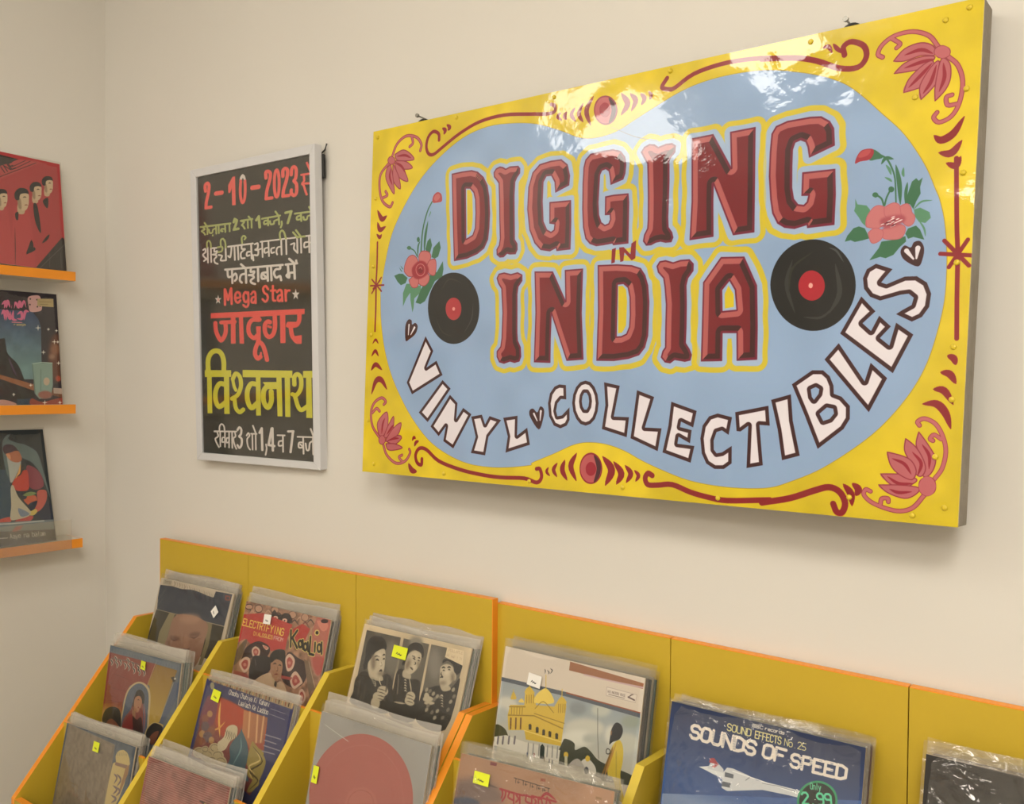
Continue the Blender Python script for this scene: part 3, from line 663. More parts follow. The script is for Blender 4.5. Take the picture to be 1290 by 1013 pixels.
('L','e2605a',5.5,5.5,1,0,(683,671,659,676,655,693,668,700,683,690)),
('L','e2605a',5.5,5.5,1,0,(711,650,713,701)),
('L','e2605a',5.5,5.5,1,0,(712,670,724,655,740,654)),
('P','d3cbc8',0,0,(196,645,202,663,223,664,206,674,211,692,195,681,177,691,184,673,168,661,189,662)),
('P','e09a92',0,0,(197,659,200,667,209,668,201,672,204,681,196,676,189,680,192,672,185,667,194,667)),
('P','d3cbc8',0,0,(784,647,790,666,810,668,794,679,799,699,783,686,766,697,773,678,757,665,777,666)),
('P','dc524c',0,0,(132,736,844,744,842,769,705,768,531,769,287,765,130,763)),
('L','dc524c',11,11,1,0,(168,788,173,831,210,876,246,846,252,811,247,789)),
('L','dc524c',10.5,10.5,1,0,(516,783,460,783,432,810,435,848,470,871,495,860)),
('L','dc524c',10.5,10.5,1,0,(630,767,630,823,613,858,581,868,557,845,556,809,578,794,593,798)),
('L','dc524c',10,10,1,0,(806,765,804,796,780,819,724,818)),
('L','dc524c',10,10,1,0,(742,822,752,866,778,892)),
('L','dc524c',10.5,10.5,1,0,(507,886,483,919,477,950,496,971,517,963)),
('L','dc524c',10.5,10.5,1,0,(501,886,536,906,555,944,566,978)),
('L','dc524c',10,9.5,0,0,(215,786,325,787)),
('L','dc524c',9.5,9,0,0,(728,810,787,812)),
('L','dc524c',6,6,1,0,(581,817,599,822)),
('L','dc524c',5.5,5,1,0,(517,963,522,944)),
('P','dc524c',0,0,(294,759,331,759,328,895,290,895)),
('P','dc524c',0,0,(358,759,390,759,394,897,359,896)),
('P','dc524c',0,0,(489,815,525,815,521,889,494,891)),
('P','dc524c',0,0,(668,762,707,762,704,900,667,900)),
('P','dc524c',0,0,(772,869,820,865,818,906,778,906)),
('P','dc524c',0,0,(457,763,524,764,516,794,486,793)),
('P','c9c43e',0,0,(70,1026,287,1027,286,1061,69,1061)),
('P','c9c43e',0,0,(378,1026,749,1031,747,1065,377,1062)),
('P','c9c43e',0,0,(824,1033,899,1033,898,1065,823,1065)),
('P','c9c43e',0,0,(88,1055,126,1055,125,1247,85,1248)),
('P','c9c43e',0,0,(227,1055,270,1055,267,1247,224,1248)),
('P','c9c43e',0,0,(479,1058,514,1058,511,1249,475,1250)),
('P','c9c43e',0,0,(632,1061,670,1061,671,1250,635,1250)),
('P','c9c43e',0,0,(693,1061,731,1061,728,1251,691,1251)),
('P','c9c43e',0,0,(844,1058,881,1058,882,1252,840,1252)),
('P','c9c43e',0,0,(530,1086,651,1085,650,1119,567,1120)),
('L','c9c43e',13,12.5,1,0,(100,1032,100,975,126,940,166,928,206,939,228,976,228,1033)),
('L','c9c43e',12.5,12.5,1,0,(238,1099,190,1096,158,1131,155,1179,182,1212,234,1191)),
('L','c9c43e',12,12.5,1,0,(487,1098,442,1095,412,1129,412,1179,440,1213,484,1190)),
('L','c9c43e',12,12,1,0,(567,1101,536,1131,535,1180,564,1209,591,1179,592,1131)),
('L','c9c43e',10.5,10.5,1,0,(299,1071,323,1044,355,1061,362,1105,336,1149,289,1170)),
('L','c9c43e',10.5,10.5,1,0,(309,1174,317,1215,346,1236,376,1223)),
('L','c9c43e',10,10,1,0,(761,1097,762,1061,785,1048,808,1067,806,1114,775,1146,747,1143)),
('L','c9c43e',10,10,1,0,(764,1153,784,1200,808,1216,848,1198)),
('L','c9c43e',8,8,1,0,(299,1077,308,1108,321,1127)),
('L','d3cbc8',4.5,4,0,0,(139,1339,318,1334)),
('L','d3cbc8',4,4,0,0,(432,1341,476,1340)),
('L','d3cbc8',4,4,0,0,(632,1341,684,1340)),
('L','d3cbc8',4,4,0,0,(776,1343,895,1341)),
('L','d3cbc8',4,4.5,1,0,(161,1341,169,1363,145,1377,157,1400,173,1418)),
('L','d3cbc8',4,4,1,0,(180,1337,183,1312,200,1300,219,1311,223,1336)),
('L','d3cbc8',4,4,1,0,(186,1339,185,1414)),
('L','d3cbc8',4,4,1,0,(225,1339,223,1415)),
('L','d3cbc8',4,4,1,0,(223,1367,204,1370,201,1391,222,1389)),
('L','d3cbc8',4,4,1,0,(259,1338,256,1417)),
('L','d3cbc8',4,4,1,0,(256,1368,238,1371,236,1392,255,1390)),
('L','d3cbc8',4,4,1,0,(283,1337,282,1418)),
('L','d3cbc8',4,4,1,0,(305,1336,310,1358,292,1371,300,1399,314,1421)),
('L','d3cbc8',4,4,1,0,(398,1351,412,1338,420,1352,401,1369,406,1403,422,1420)),
('L','d3cbc8',4,4,1,0,(442,1342,442,1419)),
('L','d3cbc8',4,4,1,0,(468,1341,467,1418)),
('L','d3cbc8',4,4,1,0,(448,1301,469,1337)),
('L','d3cbc8',4,4,1,0,(671,1340,670,1419)),
('L','d3cbc8',4,4,1,0,(669,1366,642,1371,640,1391,669,1388)),
('L','d3cbc8',4,4,1,0,(815,1342,816,1421)),
('L','d3cbc8',4,4,1,0,(814,1368,786,1371,784,1393,813,1392)),
('L','d3cbc8',4,4,1,0,(795,1378,811,1388)),
('L','d3cbc8',4,4,1,0,(832,1372,838,1402,854,1400,861,1370,880,1359)),
('L','d3cbc8',4,4,1,0,(883,1340,883,1421)),
('L','d3cbc8',4,4,1,0,(869,1303,887,1337)),
('L','d3cbc8',4,4,1,0,(545,1389,549,1410,540,1440)),
('L','d3cbc8',5.5,5.5,1,0,(327,1326,342,1312,357,1323,353,1346,339,1358,358,1369,356,1399,339,1415,324,1402)),
('L','d3cbc8',6,6,0,0,(498,1334,515,1312)),
('L','d3cbc8',6,6,0,0,(515,1312,516,1417)),
('L','d3cbc8',6,6,0,0,(590,1310,564,1390)),
('L','d3cbc8',6,6,0,0,(564,1391,606,1394)),
('L','d3cbc8',6,6,0,0,(595,1309,595,1416)),
('L','d3cbc8',5.5,5.5,0,0,(710,1320,747,1318)),
('L','d3cbc8',5.5,5.5,0,0,(745,1318,724,1418))])
ART['temple'] = dict(size=(302.6, 302.6), bg='c9bdb0', ax=1, ops=[
('P','9a9c96',0,0,(2,116,601,127,607,348,28,499,3,350)),
('G','8c969e','b8b5a8',(301,112),(295,316),(2,116,601,127,607,348,28,499)),
('P','c5c3b8',1,8,(90,204,85,223,68,240,42,250,14,252,-8,243,-18,227,-14,208,4,191,31,180,58,179,80,188)),
('P','bdbcb0',1,8,(468,196,459,215,432,233,392,247,351,252,318,247,305,233,314,214,342,195,383,181,424,177,455,182)),
('P','cfcdc2',1,8,(439,236,431,252,406,268,369,281,331,286,301,283,289,271,297,255,324,238,361,226,399,221,427,225)),
('P','b4b5aa',1,8,(609,213,604,230,587,246,563,257,537,258,516,251,507,237,512,219,529,203,554,193,580,191,600,199)),
('P','b5b8ae',1,8,(486,130,482,142,469,154,449,161,429,162,413,158,406,148,410,136,424,124,443,117,464,116,479,121)),
('P','8c9489',1,8,(607,143,603,154,590,165,571,172,552,174,537,169,530,160,534,148,547,137,566,130,585,128,600,133)),
('P','7f878a',1,8,(385,147,382,159,371,169,354,176,336,177,322,172,316,161,319,149,331,138,347,132,365,131,379,136)),
('P','a9adab',1,8,(56,241,54,257,42,271,23,279,3,279,-13,272,-21,258,-18,242,-6,228,13,220,33,220,49,228)),
('P','c9c8bd',1,8,(523,206,522,222,514,236,501,244,488,243,477,233,471,218,472,201,480,187,493,179,506,181,517,190)),
('P','a8aaa2',1,8,(452,233,449,242,438,251,421,257,404,259,391,256,385,249,389,239,400,231,417,224,434,223,447,226)),
('P','4f5560',0,0,(0,114,294,109,600,116,600,131,296,124,0,128)),
('P','8a4a35',0,0,(294,109,600,113,599,117,295,114)),
('P','8d5f45',0,0,(296,2,601,18,600,36,296,33)),
('L','b79ba0',2.5,2.5,1,0,(362,35,473,35,598,32)),
('P','3b3f33',1,0,(304,279,324,266,354,273,360,294,396,274,425,284,469,307,604,322,588,353,304,371)),
('P','44452f',1,0,(-5,303,8,285,50,297,64,335,3,350)),
('P','c7a83e',0,0,(49,243,55,205,119,192,116,150,157,143,171,181,251,169,263,147,299,145,302,158,299,295,145,308,133,278,61,294)),
('P','dcc25c',1,0,(163,153,178,132,206,114,235,132,244,159,162,174)),
('P','c7a83e',1,0,(118,135,133,123,149,132,157,142,116,150)),
('P','c7a83e',1,0,(264,145,278,128,297,138,299,148,264,154)),
('P','c7a83e',1,0,(54,175,62,155,76,168,78,179,55,184)),
('P','dcc25c',1,0,(91,186,104,171,116,183)),
('L','c7a83e',1.5,1.5,0,0,(131,96,134,126)),
('L','c7a83e',1.5,1.5,0,0,(199,68,206,117)),
('L','c7a83e',1.5,1.5,0,0,(276,103,279,130)),
('L','c7a83e',1.5,1.5,0,0,(61,148,63,158)),
('L','8f7426',1.5,1.5,0,0,(125,155,128,183)),
('L','8f7426',1.5,1.5,0,0,(135,153,139,180)),
('L','8f7426',1.5,1.5,0,0,(145,150,149,178)),
('L','8f7426',1.5,1.5,0,0,(156,148,159,176)),
('L','8f7426',1.5,1.5,0,0,(269,157,272,185)),
('L','8f7426',1.5,1.5,0,0,(278,155,281,183)),
('L','8f7426',1.5,1.5,0,0,(287,153,290,181)),
('L','8f7426',1.5,1.5,0,0,(296,151,299,179)),
('L','8f7426',1.5,1.5,0,0,(63,210,66,236)),
('L','8f7426',1.5,1.5,0,0,(75,207,78,234)),
('L','8f7426',1.5,1.5,0,0,(87,204,90,231)),
('L','8f7426',1.5,1.5,0,0,(100,202,102,228)),
('L','8f7426',1.5,1.5,0,0,(112,199,114,226)),
('L','8f7426',2,2,0,0,(53,242,169,219,298,235)),
('L','8f7426',2,2,0,0,(52,212,124,197)),
('L','8f7426',1.5,1.5,1,0,(169,193,202,162,251,190)),
('L','e0cb72',1.5,1.5,0,0,(133,279,297,281)),
('L','8f7426',1.5,1.5,0,0,(168,211,302,216)),
('P','3a3222',0,0,(182,258,188,253,195,256,197,273,185,275)),
('P','3a3222',0,0,(212,260,218,255,224,258,226,275,214,277)),
('P','3a3222',0,0,(239,259,245,255,252,258,253,275,242,276)),
('P','3a3222',0,0,(149,255,155,250,162,253,164,270,152,272)),
('P','3a3222',0,0,(269,260,275,255,282,258,283,275,272,276)),
('L','6a4a2c',3.5,3.5,0,0,(66,251,70,286)),
('L','6a4a2c',3.5,3.5,0,0,(89,246,93,281)),
('L','6a4a2c',3.5,3.5,0,0,(111,241,115,276)),
('P','cfcabf',0,0,(53,314,139,318,298,309,298,360,214,358,5,362,0,332)),
('L','8b8a86',2.5,2.5,0,0,(158,319,161,357)),
('L','8b8a86',2.5,2.5,0,0,(181,316,183,353)),
('L','8b8a86',2.5,2.5,0,0,(206,312,209,350)),
('L','8b8a86',2.5,2.5,0,0,(243,307,245,344)),
('L','8b8a86',2.5,2.5,0,0,(264,304,267,341)),
('L','8b8a86',2.5,2.5,0,0,(286,301,288,338)),
('L','6f6a70',4,4,0,0,(19,328,19,352)),
('L','6f6a70',4,4,0,0,(42,323,42,347)),
('L','6f6a70',4,4,0,0,(69,316,69,340)),
('L','6f6a70',4,4,0,0,(95,310,95,334)),
('P','26302e',0,0,(211,316,220,306,231,315,234,356,215,358)),
('L','3b4468',2.5,2.5,0,0,(158,353,160,365)),
('L','8a3a33',2.5,2.5,0,0,(189,348,191,359)),
('L','2f3350',2,2,0,0,(257,351,258,362)),
('L','2f3350',2,2,0,0,(270,351,272,363)),
('L','6e5a40',2.5,2,0,0,(235,350,236,362)),
('P','b9b6ae',0,0,(294,356,379,352,477,360,473,383,273,407)),
('P','c7a83e',1,0,(334,316,334,322,331,326,326,329,321,328,317,326,315,321,315,316,318,311,323,309,328,309,332,312)),
('L','bcb89e',6,6,0,0,(326,328,329,350)),
('P','c9c5bb',1,0,(389,327,415,309,449,329,449,356,397,358)),
('P','c7a83e',1,0,(424,307,424,312,421,316,416,319,411,319,407,316,405,311,406,306,409,302,413,299,418,300,422,302)),
('P','a8a29a',1,0,(343,344,374,319,405,339,401,357,345,360)),
('P','2c2f3a',1,0,(424,347,424,353,421,358,417,361,412,361,408,357,406,352,406,345,409,340,413,337,418,338,422,341)),
('L','4a4a44',1,1,0,0,(432,136,444,224,458,299)),
('P','23262c',1,0,(497,189,511,167,532,170,541,190,531,217,506,232,494,243,494,215)),
('P','8b6a50',0,0,(493,199,499,196,500,211,494,212)),
('P','c4ab3c',1,0,(508,242,532,220,549,243,553,286,549,325,557,361,576,410,550,406,522,348,501,343,497,289)),
('C','7a5a2c',4,(509,248,496,300,476,355)),
('C','a87b3a',3,(520,234,502,299,489,351)),
('L','2c2a28',1.5,1.5,1,0,(500,265,500,270,497,273,494,275,489,275,486,273,485,269,485,264,487,260,491,258,495,259,499,261,500,265)),
('L','9c8c3a',1.5,1.5,0,2,(524,260,535,345)),
('P','cfc5ba',0,0,(459,58,580,60,577,86,460,87)),
('L','8d7a74',0.5,0.5,0,0,(459,58,580,60,577,86,460,87,459,58)),
('T','HIS MASTERS VOICE',(465,76),(536,76),4,0.5,'6b5a58',0),
('L','6b5a58',1,1,0,0,(469,81,533,81)),
('L','5c4a48',2.5,2.5,0,0,(547,74,572,79)),
('C','5c4a48',1.5,(547,76,558,65,567,62)),
('C','3a3a3a',1.5,(190,49,194,54,194,64)),
('C','3a3a3a',1.5,(202,50,211,57,209,63)),
('C','3a3a3a',1.5,(214,42,224,47,217,60))])
ART['trio'] = dict(size=(302.5, 302.5), bg='b9a88c', ax=1, ops=[
('N',0.05,40,()),
('P','4a4640',0,0,(21,24,223,22,246,321,33,328)),
('P','57534b',0,0,(240,22,383,21,391,320,253,324)),
('P','5b564e',0,0,(394,20,480,19,480,55,575,71,556,317,405,320)),
('P','6a655c',1,14,(243,101,248,135,240,162,221,174,196,170,172,149,155,116,150,82,158,54,178,41,203,47,227,68)),
('P','7a756a',1,8,(345,18,344,29,333,39,316,45,298,45,282,40,274,30,276,19,287,9,304,4,322,3,338,9)),
('P','77726a',1,14,(467,86,472,116,466,140,451,151,432,147,413,127,399,99,395,68,401,44,416,33,435,38,454,57)),
('P','2a2825',1,0,(23,223,67,187,140,212,175,178,227,195,246,321,33,328,26,278)),
('P','a69a84',1,1,(90,183,162,186,177,205,140,212,103,208)),
('P','201e1c',1,0,(51,141,39,82,60,47,105,37,140,48,156,83,99,115,85,157,58,184,47,164)),
('P','b0a48e',1,1,(90,123,103,101,148,82,166,131,171,168,164,191,129,203,88,189,72,154)),
('C','2e2a26',2.5,(98,124,114,116,132,118)),
('C','2e2a26',2.5,(144,110,151,104,158,105)),
('C','2e2a26',3,(110,135,120,130,131,133)),
('C','2e2a26',2.5,(151,124,156,120,161,121)),
('C','2e2a26',2.5,(145,135,153,147,145,152)),
('C','2e2a26',3.5,(145,174,155,168,162,172)),
('P','ab9f88',1,1,(220,239,220,249,211,259,196,265,180,265,167,260,159,251,160,240,169,230,183,225,199,224,213,230)),
('P','ab9f88',1,1,(207,263,206,272,196,281,180,287,163,288,149,284,142,276,143,266,153,257,169,252,186,251,200,255)),
('P','ab9f88',1,1,(190,293,191,305,184,315,172,320,158,320,146,314,139,303,139,291,145,281,157,275,171,276,183,282)),
('C','5a5145',1.5,(157,241,184,240,208,242)),
('C','5a5145',1.5,(161,253,188,252,212,255)),
('C','5a5145',1.5,(166,266,193,265,217,267)),
('C','5a5145',1.5,(170,278,197,277,221,279)),
('C','b5aa94',2.5,(176,226,158,208,161,194)),
('P','8b8474',1,0,(110,207,131,208,148,232,135,234)),
('C','26241f',1.5,(116,216,126,213,138,216)),
('C','26241f',1.5,(118,223,128,220,140,223)),
('C','26241f',1.5,(121,231,131,228,143,231)),
('C','26241f',1.5,(123,238,133,235,145,238)),
('P','2a2825',1,0,(245,154,279,142,319,172,354,165,382,185,391,320,253,324,244,223)),
('P','a69a84',1,1,(279,142,320,153,322,171,280,169)),
('P','201e1c',1,0,(278,78,273,52,300,29,341,29,362,53,364,79,319,55,287,71,276,121,261,121)),
('P','b0a48e',1,1,(285,77,317,58,352,65,357,91,348,124,326,149,305,153,283,141,277,111)),
('C','2e2a26',3,(305,81,317,82,325,86)),
('C','2e2a26',2,(339,83,346,82,352,83)),
('C','2e2a26',2,(311,89,322,91,328,93)),
('C','2e2a26',2,(340,93,348,93,352,94)),
('C','2e2a26',2,(328,101,334,108,326,113)),
('C','2e2a26',3,(308,126,321,130,326,134)),
('P','ab9f88',1,1,(370,229,370,239,363,248,352,253,339,253,327,248,321,239,322,229,328,221,340,216,353,216,364,221)),
('P','ab9f88',1,1,(361,247,361,256,355,264,345,268,334,268,324,264,319,256,319,246,325,239,334,234,346,234,355,239)),
('P','ab9f88',1,1,(373,255,372,260,366,265,356,269,346,269,338,267,334,263,335,257,341,252,350,249,360,248,369,250)),
('C','5a5145',1.5,(322,231,341,231,360,233)),
('C','5a5145',1.5,(326,244,345,243,364,245)),
('C','5a5145',1.5,(330,256,348,255,368,257)),
('C','a89d88',2.5,(345,219,333,195,316,167)),
('C','9b917e',3,(264,272,297,270,326,267)),
('L','6b6458',3,3,1,3,(257,168,266,208,272,239)),
('C','c0b6a0',1.5,(292,182,298,178,307,183)),
('C','c0b6a0',1.5,(295,192,301,188,310,193)),
('C','c0b6a0',1.5,(298,202,304,198,314,203)),
('C','c0b6a0',1.5,(301,212,307,208,317,213)),
('C','c0b6a0',1.5,(305,222,311,217,320,223)),
('P','2a2825',1,0,(407,196,445,178,484,165,523,178,550,152,577,127,556,317,405,320,397,234)),
('P','a69a84',1,1,(482,158,523,155,541,169,503,182)),
('P','201e1c',1,0,(529,80,497,66,473,80,476,64,516,60,566,63,574,81,564,104,544,108)),
('P','b0a48e',1,1,(467,96,494,79,526,83,538,99,552,111,544,133,524,158,498,165,478,156,472,126)),
('C','2e2a26',2.5,(473,99,482,94,492,96)),
('C','2e2a26',2.5,(501,93,509,88,519,89)),
('C','2e2a26',2,(481,108,487,105,495,107)),
('C','2e2a26',2,(506,101,512,97,519,99)),
('C','2e2a26',2,(477,113,477,123,484,124)),
('C','2e2a26',3,(476,136,484,130,490,133)),
('P','ab9f88',1,1,(465,220,463,226,454,232,441,237,427,238,416,236,411,231,413,225,421,219,435,215,448,214,459,216)),
('P','ab9f88',1,1,(476,233,473,238,464,242,451,246,437,248,427,247,422,245,424,240,434,236,447,232,461,230,471,231)),
('P','ab9f88',1,1,(442,215,442,222,439,229,432,232,425,232,419,227,414,220,414,213,417,206,424,203,431,204,438,208)),
('P','a69a84',1,1,(556,118,557,125,554,131,550,133,545,133,540,128,536,122,536,115,538,109,542,106,548,107,553,112)),
('P','8f8775',1,1,(429,195,426,199,421,202,417,202,413,200,412,196,413,192,416,188,420,185,425,185,428,186,429,190)),
('P','6b6458',1,1,(447,196,444,200,440,203,435,204,432,202,430,198,431,193,434,189,438,186,443,186,446,188,448,192)),
('P','8f8775',1,1,(467,203,464,207,460,209,455,210,452,208,450,204,451,200,454,195,458,193,463,192,466,194,468,198)),
('P','6b6458',1,1,(479,220,476,225,472,227,468,228,464,226,463,222,464,218,466,213,471,211,475,210,479,212,480,216)),
('P','8f8775',1,1,(490,208,487,212,482,215,478,215,475,213,473,210,474,205,477,201,481,198,486,198,489,200,490,204)),
('P','6b6458',1,1,(506,205,503,209,499,212,495,212,491,210,490,206,491,202,494,198,498,195,502,195,506,196,507,200)),
('P','8f8775',1,1,(451,267,448,271,443,274,439,275,435,273,434,269,435,264,438,260,442,258,446,257,450,259,451,263)),
('P','6b6458',1,1,(480,271,477,275,473,278,469,278,465,277,464,273,465,268,467,264,472,261,476,261,479,263,481,267)),
('P','8f8775',1,1,(505,261,502,265,498,267,494,268,490,266,489,262,490,258,493,254,497,251,501,251,505,252,506,256)),
('P','6b6458',1,1,(453,251,450,256,446,258,441,259,438,257,436,253,437,249,440,244,444,242,449,241,452,243,454,247)),
('P','8f8775',1,1,(562,168,559,172,555,175,550,175,547,173,546,170,546,165,549,161,553,158,558,158,561,160,562,164)),
('P','6b6458',1,1,(572,191,569,195,565,198,560,199,557,197,556,193,557,188,559,184,564,182,568,181,571,183,573,187)),
('P','8f8775',1,1,(561,214,558,218,554,220,550,221,546,219,545,215,546,211,549,207,553,204,557,204,560,206,562,209)),
('P','6b6458',1,1,(556,245,553,249,549,252,545,252,542,250,540,246,541,242,544,238,548,235,552,235,556,237,557,240)),
('P','8f8775',1,1,(499,287,496,291,492,294,488,294,484,293,483,289,484,284,486,280,491,278,495,277,498,279,500,283)),
('P','6b6458',1,1,(538,279,535,283,531,285,527,286,524,284,522,280,523,276,526,272,530,269,534,269,538,271,539,274)),
('C','c8bea8',1.5,(498,201,504,197,512,203)),
('C','c8bea8',1,(501,210,507,207,515,213)),
('C','c8bea8',1,(503,220,510,216,518,222)),
('C','c8bea8',1,(506,230,513,226,521,232)),
('C','c8bea8',1,(509,239,516,235,524,241)),
('P','c9b898',0,0,(479,17,566,16,575,71,478,55)),
('T','POLLAPLE',(490,30),(565,30),5,0.5,'a58a78',0),
('T','HI HAF 1871',(486,51),(567,53),4.5,0.5,'a58a78',0),
('P','75695a',1,6,(114,140,117,156,116,168,111,174,103,171,94,160,87,145,84,129,85,117,90,112,98,115,107,125)),
('P','75695a',1,6,(183,176,181,181,174,185,163,188,152,189,143,188,139,185,140,181,148,177,158,173,170,172,179,173)),
('P','75695a',1,6,(306,119,302,129,297,136,290,139,285,136,282,128,283,117,286,107,292,100,298,97,303,100,306,108)),
('P','75695a',1,6,(358,106,359,114,358,120,355,123,351,121,347,116,344,109,342,101,343,95,346,93,350,94,354,99)),
('P','75695a',1,6,(547,122,549,132,548,140,544,143,539,142,533,135,529,126,528,116,529,108,533,105,538,106,543,113)),
('P','75695a',1,6,(514,149,512,153,506,156,496,159,486,160,478,159,474,157,476,154,483,150,493,147,503,146,511,147)),
('P','c6baa4',1,6,(141,108,140,113,136,117,128,119,121,119,114,117,111,113,111,109,116,105,123,102,131,102,137,104)),
('P','c6baa4',1,6,(159,143,160,148,157,153,152,155,147,155,142,152,138,147,138,141,141,137,145,135,151,135,156,138)),
('P','c6baa4',1,6,(334,73,333,77,328,80,321,82,312,83,306,82,303,79,304,76,309,72,317,70,325,70,331,71)),
('P','c6baa4',1,6,(340,120,340,124,337,128,332,130,326,130,321,128,318,124,318,120,321,116,327,114,333,114,338,116)),
('P','c6baa4',1,6,(516,108,516,114,512,119,506,122,499,122,493,118,490,113,490,107,493,101,499,99,507,99,513,102)),
('L','403c36',4,4,1,4,(49,229,56,283)),
('L','403c36',4,3.5,1,4,(87,244,93,297)),
('L','403c36',4,3.5,1,4,(75,279,81,332)),
('L','403c36',3.5,3.5,1,4,(202,189,208,241)),
('P','45423c',0,0,(31,339,235,336,243,371,31,375)),
('P','1f1d1b',1,0,(93,356,116,340,150,346,157,358,98,371)),
('P','34312c',0,0,(250,335,388,334,393,363,257,368))])
